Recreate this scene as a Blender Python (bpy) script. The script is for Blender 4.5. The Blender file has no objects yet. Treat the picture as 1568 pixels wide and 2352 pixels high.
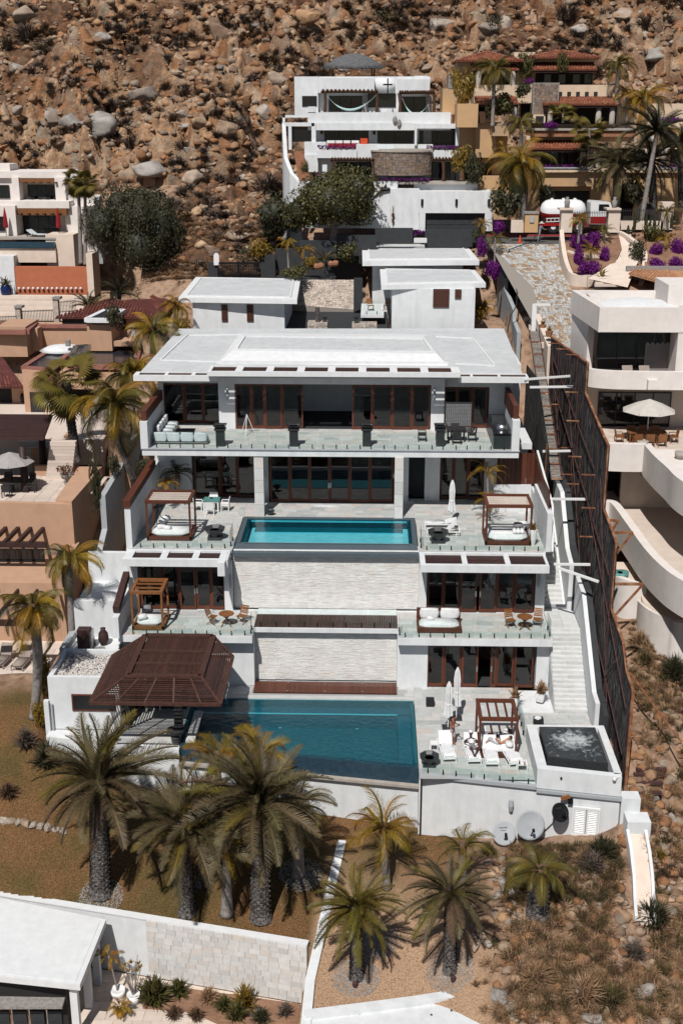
import bpy,math,random
import numpy as np
from mathutils import Vector,Matrix,Euler,noise as mnoise
R=random.Random(7)
sc=bpy.context.scene
COL=sc.collection
# --- camera
F=2750.0;TH=math.radians(18.3);PS=math.atan(76*math.cos(TH)/F);H=30.5
cam=bpy.data.cameras.new('camera');camo=bpy.data.objects.new('camera',cam);COL.objects.link(camo)
camo.location=(0,0,H);camo.rotation_euler=(math.pi/2-TH,0,PS)
cam.sensor_fit='VERTICAL';cam.sensor_height=24;cam.lens=24*F/2352;cam.clip_start=1;cam.clip_end=6000
sc.camera=camo
# --- light
SUN=Vector((-.27,-1,1.40)).normalized()
sun=bpy.data.lights.new('sun','SUN');sun.energy=5.0;sun.angle=math.radians(.5);sun.color=(1,.965,.91)
suno=bpy.data.objects.new('sun',sun);COL.objects.link(suno)
suno.rotation_euler=SUN.to_track_quat('Z','Y').to_euler();suno.location=(-20,-30,80)
w=bpy.data.worlds.new('World');sc.world=w;w.use_nodes=True
nt=w.node_tree;bg=nt.nodes['Background']
sky=nt.nodes.new('ShaderNodeTexSky');sky.sky_type='NISHITA';sky.sun_disc=False
sky.sun_elevation=math.asin(SUN.z);sky.sun_rotation=math.atan2(SUN.x,SUN.y)
nt.links.new(sky.outputs[0],bg.inputs[0]);bg.inputs[1].default_value=.05
sc.view_settings.view_transform='Standard';sc.view_settings.look='None'
sc.view_settings.exposure=.08;sc.view_settings.gamma=1;sc.view_settings.use_curve_mapping=False
# --- pixel to place
_c,_s,_cp,_sp=math.cos(TH),math.sin(TH),math.cos(PS),math.sin(PS)
FW=(-_sp*_c,_cp*_c,-_s);RT=(_cp,_sp,0);UP=(-_sp*_s,_cp*_s,_c)
def ray(px,py):
    a=(px-784)/F;b=(1176-py)/F
    return tuple(FW[i]+a*RT[i]+b*UP[i] for i in range(3))
def PY(px,py,Y):
    d=ray(px,py);t=Y/d[1];return Vector((d[0]*t,Y,H+d[2]*t))
def PZ(px,py,Z):
    d=ray(px,py);t=(Z-H)/d[2];return Vector((d[0]*t,d[1]*t,Z))
def PX(px,py,X):
    d=ray(px,py);t=X/d[0];return Vector((X,d[1]*t,H+d[2]*t))
def scale_at(Y): return F/(Y*1.03)      # photo pixels (1568 wide) per metre
# --- mesh builder
WO={}
class MB:
    def __init__(s): s.v=[];s.f=[];s.t=[];s.m=[]
    def add(s,vs,fs,t=0.,m=0):
        n=len(s.v);s.v += [tuple(p) for p in vs]
        for f in fs: s.f.append([i+n for i in f]);s.t.append(t);s.m.append(m)
        return s
    def box(s,x0,x1,y0,y1,z0,z1,t=0.,m=0):
        if x0>x1: x0,x1=x1,x0
        if y0>y1: y0,y1=y1,y0
        if z0>z1: z0,z1=z1,z0
        return s.add([(x0,y0,z0),(x1,y0,z0),(x1,y1,z0),(x0,y1,z0),(x0,y0,z1),(x1,y0,z1),(x1,y1,z1),(x0,y1,z1)],
            [(0,3,2,1),(4,5,6,7),(0,1,5,4),(1,2,6,5),(2,3,7,6),(3,0,4,7)],t,m)
    def ob(s,c,ex,ey,ez,t=0.,m=0):      # oriented box from half vectors
        c=Vector(c);ex=Vector(ex);ey=Vector(ey);ez=Vector(ez)
        vs=[c+a*ex+b*ey+d*ez for d in (-1,1) for a,b in ((-1,-1),(1,-1),(1,1),(-1,1))]
        return s.add(vs,[(0,3,2,1),(4,5,6,7),(0,1,5,4),(1,2,6,5),(2,3,7,6),(3,0,4,7)],t,m)
    def beam(s,p,q,w,h,t=0.,m=0):       # bar p->q, w across (horizontal), h in the other direction
        p=Vector(p);q=Vector(q);d=q-p;e=d.normalized()
        side=e.cross(Vector((0,0,1)))
        if side.length<.05: side=Vector((1,0,0))
        side.normalize();up=side.cross(e).normalized()
        return s.ob((p+q)/2,d/2,side*w/2,up*h/2,t,m)
    def prism(s,poly,z0,z1,t=0.,m=0):
        n=len(poly);a=sum(poly[i][0]*poly[(i+1)%n][1]-poly[(i+1)%n][0]*poly[i][1] for i in range(n))
        if a<0: poly=poly[::-1]
        zz0=z0 if isinstance(z0,(list,tuple)) else [z0]*n
        zz1=z1 if isinstance(z1,(list,tuple)) else [z1]*n
        if a<0 and isinstance(z0,(list,tuple)): zz0=zz0[::-1]
        if a<0 and isinstance(z1,(list,tuple)): zz1=zz1[::-1]
        vs=[(p[0],p[1],zz0[i]) for i,p in enumerate(poly)]+[(p[0],p[1],zz1[i]) for i,p in enumerate(poly)]
        return s.add(vs,[list(range(n))[::-1],list(range(n,2*n))]+[(i,(i+1)%n,(i+1)%n+n,i+n) for i in range(n)],t,m)
    def xslab(s,x0,x1,poly,t=0.,m=0):    # polygon of (y,z), extruded along x
        n=len(poly)
        a=sum(poly[i][0]*poly[(i+1)%n][1]-poly[(i+1)%n][0]*poly[i][1] for i in range(n))
        if a<0: poly=poly[::-1]
        vs=[(x0,p[0],p[1]) for p in poly]+[(x1,p[0],p[1]) for p in poly]
        return s.add(vs,[list(range(n))[::-1],list(range(n,2*n))]+[(i,(i+1)%n,(i+1)%n+n,i+n) for i in range(n)],t,m)
    def yslab(s,y0,y1,poly,t=0.,m=0):    # polygon of (x,z), extruded along y
        n=len(poly)
        a=sum(poly[i][0]*poly[(i+1)%n][1]-poly[(i+1)%n][0]*poly[i][1] for i in range(n))
        if a>0: poly=poly[::-1]
        vs=[(p[0],y0,p[1]) for p in poly]+[(p[0],y1,p[1]) for p in poly]
        return s.add(vs,[list(range(n))[::-1],list(range(n,2*n))]+[(i,(i+1)%n,(i+1)%n+n,i+n) for i in range(n)],t,m)
    def tube(s,pts,rs,n=8,t=0.,m=0,cap=True,sq=1.):
        pts=[Vector(p) for p in pts];k=len(pts)
        if not isinstance(rs,(list,tuple)): rs=[rs]*k
        vs=[];a=None
        for i,p in enumerate(pts):
            d=(pts[min(i+1,k-1)]-pts[max(i-1,0)]).normalized()
            if a is None:
                a=d.cross(Vector((0,0,1)));
                if a.length<.05: a=d.cross(Vector((1,0,0)))
            a=(a-d*a.dot(d)).normalized();b=d.cross(a)
            for j in range(n):
                u=2*math.pi*j/n;vs.append(p+(a*math.cos(u)+b*math.sin(u)*sq)*rs[i])
        fs=[(i*n+j,i*n+(j+1)%n,(i+1)*n+(j+1)%n,(i+1)*n+j) for i in range(k-1) for j in range(n)]
        if cap: fs += [list(range(n))[::-1],list(range((k-1)*n,k*n))]
        return s.add(vs,fs,t,m)
    def cyl(s,p,q,r0,r1=None,n=8,t=0.,m=0): return s.tube([p,q],[r0,r0 if r1 is None else r1],n,t,m)
    def lathe(s,c,prof,n=16,t=0.,m=0,sx=1,sy=1,th=0):
        vs=[];k=len(prof)
        for r,z in prof:
            for j in range(n):
                u=2*math.pi*j/n+th;vs.append((c[0]+r*math.cos(u)*sx,c[1]+r*math.sin(u)*sy,c[2]+z))
        fs=[(i*n+j,i*n+(j+1)%n,(i+1)*n+(j+1)%n,(i+1)*n+j) for i in range(k-1) for j in range(n)]
        fs += [list(range(n))[::-1],list(range((k-1)*n,k*n))]
        return s.add(vs,fs,t,m)
    def quad(s,a,b,c,d,t=0.,m=0): return s.add([a,b,c,d],[(0,1,2,3)],t,m)
    def poly(s,vs,t=0.,m=0): return s.add(vs,[list(range(len(vs)))],t,m)
    def blob(s,c,rx,ry,rz,t=0.,m=0,n=8,k=5,j=0,rnd=R):
        vs=[]
        for i in range(k+1):
            ph=math.pi*i/k
            for q in range(n):
                u=2*math.pi*q/n;f=1+rnd.uniform(-j,j)
                vs.append((c[0]+rx*f*math.sin(ph)*math.cos(u),c[1]+ry*f*math.sin(ph)*math.sin(u),c[2]-rz*f*math.cos(ph)))
        return s.add(vs,[(i*n+q,i*n+(q+1)%n,(i+1)*n+(q+1)%n,(i+1)*n+q) for i in range(k) for q in range(n)],t,m)
    def mesh(s,name,mats,o=(0,0,0),smooth=False):
        me=bpy.data.meshes.new(name)
        v=np.array(s.v,dtype=np.float64)-np.array(o) if s.v else np.zeros((0,3))
        me.from_pydata(v.tolist(),[],s.f)
        for q in (mats if isinstance(mats,(list,tuple)) else [mats]): me.materials.append(M[q] if isinstance(q,str) else q)
        if any(s.m): me.polygons.foreach_set('material_index',s.m)
        if any(s.t):
            at=me.attributes.new('tint','FLOAT','FACE');at.data.foreach_set('value',s.t)
        if smooth: me.polygons.foreach_set('use_smooth',[True]*len(me.polygons))
        me.update();return me
    def build(s,name,mats,parent=None,smooth=False):
        o=WO.get(parent.name,Vector((0,0,0))) if parent else Vector((0,0,0))
        ob=bpy.data.objects.new(name,s.mesh(name,mats,o,smooth));COL.objects.link(ob)
        if parent: ob.parent=parent;WO[ob.name]=o
        return ob
def tag(o,label=None,cat=None,group=None,kind=None):
    if label: o['label']=label
    if cat: o['category']=cat
    if group: o['group']=group
    if kind: o['kind']=kind
    return o
def thing(name,label,cat,loc=(0,0,0),group=None):
    o=bpy.data.objects.new(name,None);COL.objects.link(o);o.location=loc;o.empty_display_size=.2
    WO[o.name]=Vector(loc);return tag(o,label,cat,group)
def solo(mb,name,mats,label,cat,group=None,smooth=False): return tag(mb.build(name,mats,None,smooth),label,cat,group)
def struct(mb,name,mats,smooth=False,parent=None):
    o=mb.build(name,mats,parent,smooth);o['kind']='structure';return o
def stuff(o): o['kind']='stuff';return o
def copy_tree(o,label=None,loc=None,rz=None,group=None,scale=None,parent=None):
    c=o.copy();COL.objects.link(c);c.parent=parent
    if label: c['label']=label
    if group: c['group']=group
    if loc is not None: c.location=loc
    if rz is not None: c.rotation_euler=(0,0,rz)
    if scale is not None: c.scale=(scale,)*3 if not isinstance(scale,(tuple,list)) else scale
    for ch in list(KIDS.get(o.name,[])): copy_tree(ch,parent=c)
    return c
KIDS={}
def proto(o):       # remember the children of a thing before it is copied
    def rec(q):
        k=[x for x in bpy.data.objects if x.parent == q];KIDS[q.name]=k
        for x in k: rec(x)
    rec(o);return o
_unit={}
def inst(name,me,parent,loc,rot=(0,0,0),sc_=(1,1,1)):
    ob=bpy.data.objects.new(name,me);COL.objects.link(ob);ob.parent=parent
    o=WO.get(parent.name,Vector((0,0,0))) if parent else Vector((0,0,0))
    ob.location=Vector(loc)-o;ob.rotation_euler=rot;ob.scale=sc_;return ob
def unit(m):
    if m not in _unit: _unit[m]=MB().box(-.5,.5,-.5,.5,-.5,.5).mesh('piece',m)
    return _unit[m]
def piece(name,m,parent,x0,x1,y0,y1,z0,z1):
    return inst(name,unit(m),parent,((x0+x1)/2,(y0+y1)/2,(z0+z1)/2),(0,0,0),(abs(x1-x0),abs(y1-y0),abs(z1-z0)))
# --- materials
M={}
AF=.79
def raw(c): return tuple(c)+(1,)
def lin(c): return tuple(x*AF for x in c)+(1,)
def mat(name,c,rough=.8,c2=None,ns=2.,bump=0.,bs=25.,metal=0.,rand=0.,tint=None,spec=.35,dist=.02,stretch=None,hue=0.,c3=None,leaf=0.,randramp=None,dirt=0.):
    m=bpy.data.materials.new(name);m.use_nodes=True;n=m.node_tree.nodes;L=m.node_tree.links;b=n['Principled BSDF']
    b.inputs['Roughness'].default_value=rough;b.inputs['Metallic'].default_value=metal;b.inputs['Specular IOR Level'].default_value=spec
    tc=n.new('ShaderNodeTexCoord');vec=tc.outputs['Object']
    if randramp or rand:
        oi=n.new('ShaderNodeObjectInfo')
        va=n.new('ShaderNodeVectorMath');va.operation='ADD';mu=n.new('ShaderNodeVectorMath');mu.operation='SCALE'
        cx=n.new('ShaderNodeCombineXYZ');L.new(oi.outputs['Random'],cx.inputs[0]);L.new(oi.outputs['Random'],cx.inputs[1]);mu.inputs['Scale'].default_value=37
        L.new(cx.outputs[0],mu.inputs[0]);L.new(vec,va.inputs[0]);L.new(mu.outputs[0],va.inputs[1]);vec=va.outputs[0]
    if stretch:
        mp=n.new('ShaderNodeMapping');mp.inputs['Scale'].default_value=stretch;L.new(vec,mp.inputs[0]);vec=mp.outputs[0]
    rgb=n.new('ShaderNodeRGB');rgb.outputs[0].default_value=lin(c);col=rgb.outputs[0]
    def ramp(src,cols):
        r=n.new('ShaderNodeValToRGB');e=r.color_ramp.elements
        e[0].color=lin(cols[0]);e[1].color=lin(cols[-1])
        for i in range(1,len(cols)-1): q=e.new(i/(len(cols)-1));q.color=lin(cols[i])
        L.new(src,r.inputs[0]);return r.outputs[0]
    if tint:
        a=n.new('ShaderNodeAttribute');a.attribute_name='tint';col=ramp(a.outputs['Fac'],tint)
    if randramp: col=ramp(oi.outputs['Random'],randramp)
    if c2:
        t=n.new('ShaderNodeTexNoise');t.inputs['Scale'].default_value=ns;t.inputs['Detail'].default_value=5;t.inputs['Roughness'].default_value=.65
        L.new(vec,t.inputs['Vector'])
        mr=n.new('ShaderNodeMapRange');mr.inputs[1].default_value=.38;mr.inputs[2].default_value=.62;L.new(t.outputs[0],mr.inputs[0])
        mx=n.new('ShaderNodeMix');mx.data_type='RGBA';L.new(mr.outputs[0],mx.inputs[0]);L.new(col,mx.inputs[6]);mx.inputs[7].default_value=lin(c2)
        if tint or randramp: mx.blend_type='MULTIPLY';mx.inputs[7].default_value=raw(c2)
        col=mx.outputs[2]
    if c3:
        t=n.new('ShaderNodeTexNoise');t.inputs['Scale'].default_value=ns*.23;t.inputs['Detail'].default_value=3
        L.new(vec,t.inputs['Vector'])
        mr=n.new('ShaderNodeMapRange');mr.inputs[1].default_value=.48;mr.inputs[2].default_value=.68;L.new(t.outputs[0],mr.inputs[0])
        mx=n.new('ShaderNodeMix');mx.data_type='RGBA';L.new(mr.outputs[0],mx.inputs[0]);L.new(col,mx.inputs[6]);mx.inputs[7].default_value=lin(c3)
        col=mx.outputs[2]
    if dirt:
        t=n.new('ShaderNodeTexNoise');t.inputs['Scale'].default_value=1.3;t.inputs['Detail'].default_value=7
        mp=n.new('ShaderNodeMapping');mp.inputs['Scale'].default_value=(1.6,1.6,.35);L.new(vec,mp.inputs[0]);L.new(mp.outputs[0],t.inputs['Vector'])
        mr=n.new('ShaderNodeMapRange');mr.inputs[1].default_value=.45;mr.inputs[2].default_value=.8;mr.inputs[3].default_value=0;mr.inputs[4].default_value=dirt;L.new(t.outputs[0],mr.inputs[0])
        mx=n.new('ShaderNodeMix');mx.data_type='RGBA';L.new(mr.outputs[0],mx.inputs[0]);L.new(col,mx.inputs[6]);mx.inputs[7].default_value=lin(tuple(x*.5 for x in c))
        col=mx.outputs[2]
    if rand:
        hs=n.new('ShaderNodeHueSaturation');L.new(col,hs.inputs['Color'])
        mr=n.new('ShaderNodeMapRange');mr.inputs[3].default_value=1-rand;mr.inputs[4].default_value=1+rand;L.new(oi.outputs['Random'],mr.inputs[0]);L.new(mr.outputs[0],hs.inputs['Value'])
        if hue:
            m2=n.new('ShaderNodeMapRange');m2.inputs[3].default_value=.5-hue;m2.inputs[4].default_value=.5+hue
            fr=n.new('ShaderNodeMath');fr.operation='FRACT';mm=n.new('ShaderNodeMath');mm.operation='MULTIPLY';mm.inputs[1].default_value=7.31
            L.new(oi.outputs['Random'],mm.inputs[0]);L.new(mm.outputs[0],fr.inputs[0]);L.new(fr.outputs[0],m2.inputs[0]);L.new(m2.outputs[0],hs.inputs['Hue'])
        col=hs.outputs[0]
    L.new(col,b.inputs['Base Color'])
    if bump:
        t2=n.new('ShaderNodeTexNoise');t2.inputs['Scale'].default_value=bs;t2.inputs['Detail'].default_value=6;L.new(vec,t2.inputs['Vector'])
        bu=n.new('ShaderNodeBump');bu.inputs['Strength'].default_value=bump;bu.inputs['Distance'].default_value=dist
        L.new(t2.outputs[0],bu.inputs['Height']);L.new(bu.outputs[0],b.inputs['Normal'])
    if leaf:
        tr=n.new('ShaderNodeBsdfTranslucent');L.new(col,tr.inputs[0]);ms=n.new('ShaderNodeMixShader');ms.inputs[0].default_value=leaf
        L.new(b.outputs[0],ms.inputs[1]);L.new(tr.outputs[0],ms.inputs[2]);L.new(ms.outputs[0],n['Material Output'].inputs[0])
    M[name]=m;return m
mat('white',(.74,.755,.77),.85,(.68,.695,.71),1.5,.12,60,dirt=.3)
mat('white_warm',(.80,.74,.70),.85,(.74,.68,.64),1.5,.12,60,dirt=.12)
mat('beige',(.74,.62,.53),.9,(.68,.56,.47),1.2,.12,50,dirt=.15)
mat('peach',(.53,.325,.215),.9,(.48,.295,.195),1.2,.15,50,dirt=.15)
mat('peach_dark',(.30,.13,.10),.9,(.25,.10,.08),2)
mat('ochre',(.58,.36,.18),.9,(.52,.33,.18),1.0,.12,50,c3=(.42,.29,.19))
mat('cream',(.70,.55,.40),.9,(.62,.48,.35),1.2,.12,50,dirt=.1)
mat('terracotta_wall',(.46,.15,.075),.9,(.42,.13,.065),1.5,.12,50)
mat('grey_wall',(.40,.42,.44),.85,(.36,.38,.40),1.5,.1,60,dirt=.2)
mat('grey_block',(.36,.37,.38),.85,(.28,.29,.30),4,.2,40,rand=.2)
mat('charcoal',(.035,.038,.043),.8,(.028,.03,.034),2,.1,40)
mat('roof_white',(.60,.615,.625),.9,(.53,.545,.555),.7,.15,60,dirt=.3)
mat('roof_trim',(.76,.77,.78),.85,(.70,.71,.72),2,.1,60,dirt=.15)
mat('wood_red',(.125,.037,.018),.5,(.08,.024,.013),6,.3,30,rand=.22,stretch=(1,1,6))
mat('wood_dark',(.052,.023,.020),.6,(.034,.016,.015),5,.4,20,rand=.25)
mat('wood_slat',(.075,.032,.022),.6,(.045,.02,.015),5,.3,20,rand=.3)
mat('teak',(.26,.105,.035),.5,(.18,.07,.025),6,.2,20,rand=.12)
mat('log',(.10,.045,.022),.9,(.05,.025,.014),6,.5,12)
mat('tile_floor',(.5,.5,.5),.55,(.86,.87,.87),1.6,.1,20,randramp=[(.42,.43,.43),(.52,.53,.52),(.58,.58,.57),(.47,.49,.49),(.60,.56,.53),(.54,.55,.54),(.64,.64,.63),(.58,.50,.45)])
mat('tile_mortar',(.38,.38,.38),.8)
mat('stair_stone',(.66,.66,.65),.7,(.84,.85,.85),2,.1,20,randramp=[(.58,.58,.575),(.70,.70,.69),(.64,.64,.64),(.74,.73,.72)])
mat('ledger',(.6,.6,.58),.85,(.88,.86,.84),1.4,.25,40,tint=[(.68,.68,.66),(.78,.775,.76),(.84,.83,.81),(.74,.74,.73),(.80,.78,.75),(.82,.70,.62)])
mat('travertine',(.66,.56,.49),.7,(.60,.50,.43),1.2,.1,20,rand=.1)
mat('limestone',(.7,.69,.67),.8,(.90,.89,.88),3,.2,30,randramp=[(.62,.61,.60),(.70,.69,.68),(.66,.64,.62),(.74,.73,.72),(.58,.57,.56),(.68,.62,.57),(.72,.71,.70),(.64,.63,.62)])
mat('flag',(.5,.4,.3),.75,(.80,.80,.80),3,.3,15,randramp=[(.46,.46,.45),(.52,.52,.50),(.30,.20,.13),(.44,.27,.14),(.50,.50,.49),(.40,.38,.35),(.56,.55,.53),(.34,.28,.23)])
mat('flag_t',(.5,.4,.3),.75,(.80,.80,.80),3,.3,15,tint=[(.46,.46,.45),(.52,.52,.50),(.30,.20,.13),(.44,.27,.14),(.50,.50,.49),(.40,.38,.35),(.56,.55,.53),(.34,.28,.23)])
mat('fieldstone',(.4,.33,.28),.85,(.75,.75,.75),3,.4,15,randramp=[(.46,.38,.32),(.56,.48,.41),(.34,.28,.25),(.62,.52,.43),(.48,.40,.35),(.66,.58,.51)])
mat('villa_stone',(.3,.22,.17),.85,(.75,.75,.75),3,.4,15,randramp=[(.20,.145,.12),(.28,.20,.16),(.15,.115,.10),(.32,.21,.13),(.24,.19,.165),(.38,.30,.24)])
mat('mortar',(.27,.24,.21),.9)
mat('pebble',(.6,.56,.53),.8,(.85,.83,.82),6,.2,30,tint=[(.52,.48,.45),(.66,.63,.60),(.60,.53,.49),(.72,.70,.68),(.46,.43,.41)])
mat('roof_tile',(.34,.10,.045),.7,(.65,.6,.6),3,.2,20,tint=[(.34,.12,.06),(.26,.08,.045),(.19,.06,.04),(.42,.18,.09),(.28,.11,.06)])
mat('roof_tile_dark',(.16,.05,.035),.6,(.65,.6,.6),3,.2,20,tint=[(.17,.045,.032),(.11,.035,.03),(.22,.06,.04),(.13,.05,.045),(.26,.10,.07)])
mat('fabric',(.77,.775,.78),.95,(.68,.69,.70),3,.3,8,dist=.03)
mat('fabric_blue',(.60,.65,.67),.95,(.54,.59,.61),3,.3,8)
mat('fabric_grey',(.22,.22,.23),.95,(.18,.18,.19),4)
mat('fabric_tan',(.33,.27,.24),.9,(.28,.23,.20),4,.2,60)
mat('fabric_red',(.30,.010,.018),.9,(.22,.008,.012),4)
mat('parasol_taupe',(.38,.35,.335),.9,(.34,.31,.30),4)
mat('parasol_beige',(.54,.50,.46),.9,(.49,.455,.42),4)
mat('metal_white',(.8,.8,.8),.5)
mat('metal_black',(.02,.02,.022),.4,metal=.5)
mat('iron',(.03,.028,.03),.6)
mat('steel',(.5,.5,.5),.3,metal=1)
mat('rust',(.30,.115,.045),.85,(.14,.05,.03),5,.5,20,c3=(.42,.24,.13))
mat('rust_dark',(.085,.035,.03),.85,(.05,.024,.024),5,.3,20)
mat('granite',(.05,.052,.055),.35,(.025,.027,.03),14,.1,60)
mat('lacquer_black',(.008,.008,.009),.15)
mat('reed',(.04,.035,.035),.9,(.6,.6,.62),7,.6,30,tint=[(.02,.018,.02),(.06,.055,.057),(.30,.28,.27),(.025,.022,.023),(.14,.13,.125)],stretch=(1,4,4))
mat('reed_light',(.28,.25,.22),.9,(.6,.6,.6),6,.3,30,tint=[(.30,.26,.23),(.20,.175,.16),(.36,.32,.28)])
mat('net_green',(.006,.035,.028),.9)
mat('skin',(.30,.13,.075),.6);mat('skin_dark',(.05,.022,.016),.6);mat('skin_light',(.42,.20,.12),.6)
mat('hair',(.012,.009,.008),.7);mat('shorts',(.55,.45,.42),.9,(.35,.2,.2),18);mat('shorts_grey',(.45,.45,.47),.9)
mat('camo',(.35,.35,.36),.9,(.10,.10,.11),9);mat('towel',(.76,.76,.77),.95,(.66,.66,.68),5,.3,20)
mat('tan_hat',(.55,.50,.45),.9)
mat('pool_tile',(.006,.10,.125),.5,(.010,.125,.15),3)
mat('pool_tile_up',(.002,.048,.066),.5,(.003,.06,.08),3)
mat('pool_line',(.25,.62,.68),.4)
mat('pool_step',(.02,.13,.17),.5,(.018,.11,.14),3)
mat('wet_tile',(.075,.10,.12),.3,(.11,.135,.15),5,.2,20,stretch=(4,4,.8))
mat('dark_pool',(.012,.03,.045),.2)
mat('pool_dark_tile',(.02,.045,.07),.3,(.03,.065,.095),4)
mat('bark_date',(.16,.14,.135),.95,(.07,.055,.05),9,.8,14,tint=[(.15,.135,.13),(.22,.20,.19),(.09,.075,.07),(.19,.165,.15)])
mat('bark_pale',(.30,.27,.25),.9,(.20,.17,.155),5,.3,20)
mat('crownshaft',(.35,.17,.03),.5)
LE=dict(leaf=.25,spec=.25,rand=.22)
mat('frond_date',(.165,.128,.062),.5,(.095,.075,.038),2,hue=.015,**LE)
mat('frond_olive',(.18,.135,.026),.45,(.11,.088,.02),2,hue=.015,**LE)
mat('frond_gold',(.34,.19,.018),.45,(.19,.12,.016),2,hue=.02,**LE)
mat('frond_dark',(.065,.058,.028),.5,(.03,.034,.018),2,hue=.015,**LE)
mat('frond_dry',(.17,.10,.055),.8,(.11,.065,.04),3,rand=.25)
mat('leaf_green',(.06,.062,.022),.5,tint=[(.035,.036,.014),(.075,.07,.02),(.125,.11,.032),(.055,.052,.018)],leaf=.2)
mat('leaf_dark',(.03,.034,.018),.6,tint=[(.028,.03,.016),(.05,.048,.022),(.066,.06,.026),(.038,.038,.019)],leaf=.15)
mat('leaf_gold',(.2,.12,.02),.5,tint=[(.10,.08,.018),(.22,.14,.02),(.30,.18,.025),(.14,.10,.02)],leaf=.25)
mat('bougain',(.14,.01,.16),.6,tint=[(.10,.004,.13),(.16,.008,.19),(.20,.012,.22),(.035,.035,.02)],leaf=.3)
mat('flower_red',(.3,.03,.03),.6,tint=[(.35,.03,.03),(.06,.06,.02),(.04,.045,.018),(.28,.08,.05)],leaf=.2)
mat('twig',(.12,.09,.075),.9,tint=[(.10,.075,.06),(.16,.12,.095),(.075,.055,.048),(.13,.085,.05)])
mat('twig_brown',(.12,.07,.04),.9,tint=[(.13,.065,.03),(.085,.05,.03),(.17,.09,.045),(.06,.042,.03)])
mat('grass_straw',(.3,.17,.09),.9,tint=[(.40,.24,.13),(.30,.175,.09),(.48,.31,.19),(.20,.12,.06)],leaf=.2)
mat('grass_green',(.09,.07,.025),.9,tint=[(.08,.066,.022),(.13,.09,.035),(.055,.05,.018)],leaf=.2)
mat('thatch',(.16,.16,.165),.95,(.07,.07,.075),9,.8,14)
mat('soil',(.30,.17,.105),.95,(.20,.105,.065),.9,.6,5,dist=.15)
mat('black_trim',(.015,.015,.017),.5)
mat('paint_red',(.32,.012,.015),.3)
mat('paint_white',(.78,.78,.79),.3)
mat('rubber',(.015,.015,.016),.8);mat('asphalt',(.11,.105,.105),.9,(.08,.078,.078),3,.3,40)
mat('curb_red',(.30,.045,.045),.8);mat('cone',(.55,.06,.015),.6)
mat('turq',(.10,.28,.26),.6,(.08,.2,.19),5);mat('clay',(.36,.17,.09),.85,(.26,.12,.07),5,.3,20)
mat('stone_grey',(.33,.31,.29),.9,(.22,.2,.19),6,.5,20)
mat('concrete',(.42,.38,.34),.9,(.34,.30,.27),2,.2,30)
mat('blue_glaze',(.01,.02,.09),.2);mat('yellow_glaze',(.50,.27,.03),.35);mat('hammock',(.45,.62,.62),.9)
mat('rock',(.3,.22,.16),.9,(.66,.62,.60),1.3,.8,5,tint=[(.28,.135,.065),(.38,.195,.095),(.23,.16,.115),(.44,.255,.135),(.30,.245,.19),(.56,.38,.24)],dist=.12)
mat('rock_r',(.3,.22,.16),.9,(.62,.58,.56),1.3,.9,5,randramp=[(.33,.165,.085),(.42,.225,.115),(.28,.20,.15),(.47,.28,.155),(.35,.29,.23),(.52,.34,.20)],dist=.12)
mat('rock_grey',(.33,.31,.29),.9,(.62,.58,.56),1.5,.9,4,randramp=[(.33,.31,.29),(.40,.37,.34),(.36,.29,.24)],dist=.12)
mat('rock_pale',(.45,.38,.32),.9,(.6,.56,.52),1.5,.8,5,randramp=[(.42,.36,.31),(.50,.44,.38),(.44,.33,.25)],dist=.1)
def glassmat(name,tintc,refl,rough,through):
    m=bpy.data.materials.new(name);m.use_nodes=True;n=m.node_tree.nodes;L=m.node_tree.links;n.remove(n['Principled BSDF'])
    tr=n.new('ShaderNodeBsdfTransparent');tr.inputs[0].default_value=raw(tintc)
    gl=n.new('ShaderNodeBsdfGlossy');gl.inputs['Roughness'].default_value=rough;gl.inputs[0].default_value=(refl,refl,refl,1)
    fr=n.new('ShaderNodeFresnel');fr.inputs[0].default_value=through
    ge=n.new('ShaderNodeNewGeometry');fb=n.new('ShaderNodeMath');fb.operation='MULTIPLY';fc_=n.new('ShaderNodeMath');fc_.operation='SUBTRACT';fc_.inputs[0].default_value=1;L.new(ge.outputs['Backfacing'],fc_.inputs[1]);L.new(fr.outputs[0],fb.inputs[0]);L.new(fc_.outputs[0],fb.inputs[1])
    mx=n.new('ShaderNodeMixShader');L.new(fb.outputs[0],mx.inputs[0]);L.new(tr.outputs[0],mx.inputs[1]);L.new(gl.outputs[0],mx.inputs[2]);L.new(mx.outputs[0],n['Material Output'].inputs[0])
    M[name]=m;return m,n,L,gl,fr
glassmat('glass',(.42,.44,.45),.9,.0,1.65)
glassmat('glass_rail',(.93,.97,.96),.55,.0,1.4)
def water(name,tintc,sc1,st):
    m,n,L,gl,fr=glassmat(name,tintc,1.,.03,1.33)
    tc=n.new('ShaderNodeTexCoord');t=n.new('ShaderNodeTexNoise');t.inputs['Scale'].default_value=sc1;t.inputs['Detail'].default_value=3;L.new(tc.outputs['Object'],t.inputs['Vector'])
    b=n.new('ShaderNodeBump');b.inputs['Strength'].default_value=st;b.inputs['Distance'].default_value=.05;L.new(t.outputs[0],b.inputs['Height'])
    L.new(b.outputs[0],gl.inputs['Normal']);L.new(b.outputs[0],fr.inputs['Normal'])
water('water',(.38,.80,.86),3.5,.6)
water('water_dark',(.55,.60,.62),4,.5)
m=mat('sea',(.004,.012,.02),.12,(.006,.018,.026),.05);n=m.node_tree.nodes;L=m.node_tree.links
tc=n.new('ShaderNodeTexCoord');t=n.new('ShaderNodeTexNoise');t.inputs['Scale'].default_value=.6;t.inputs['Detail'].default_value=6;L.new(tc.outputs['Object'],t.inputs['Vector'])
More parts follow.
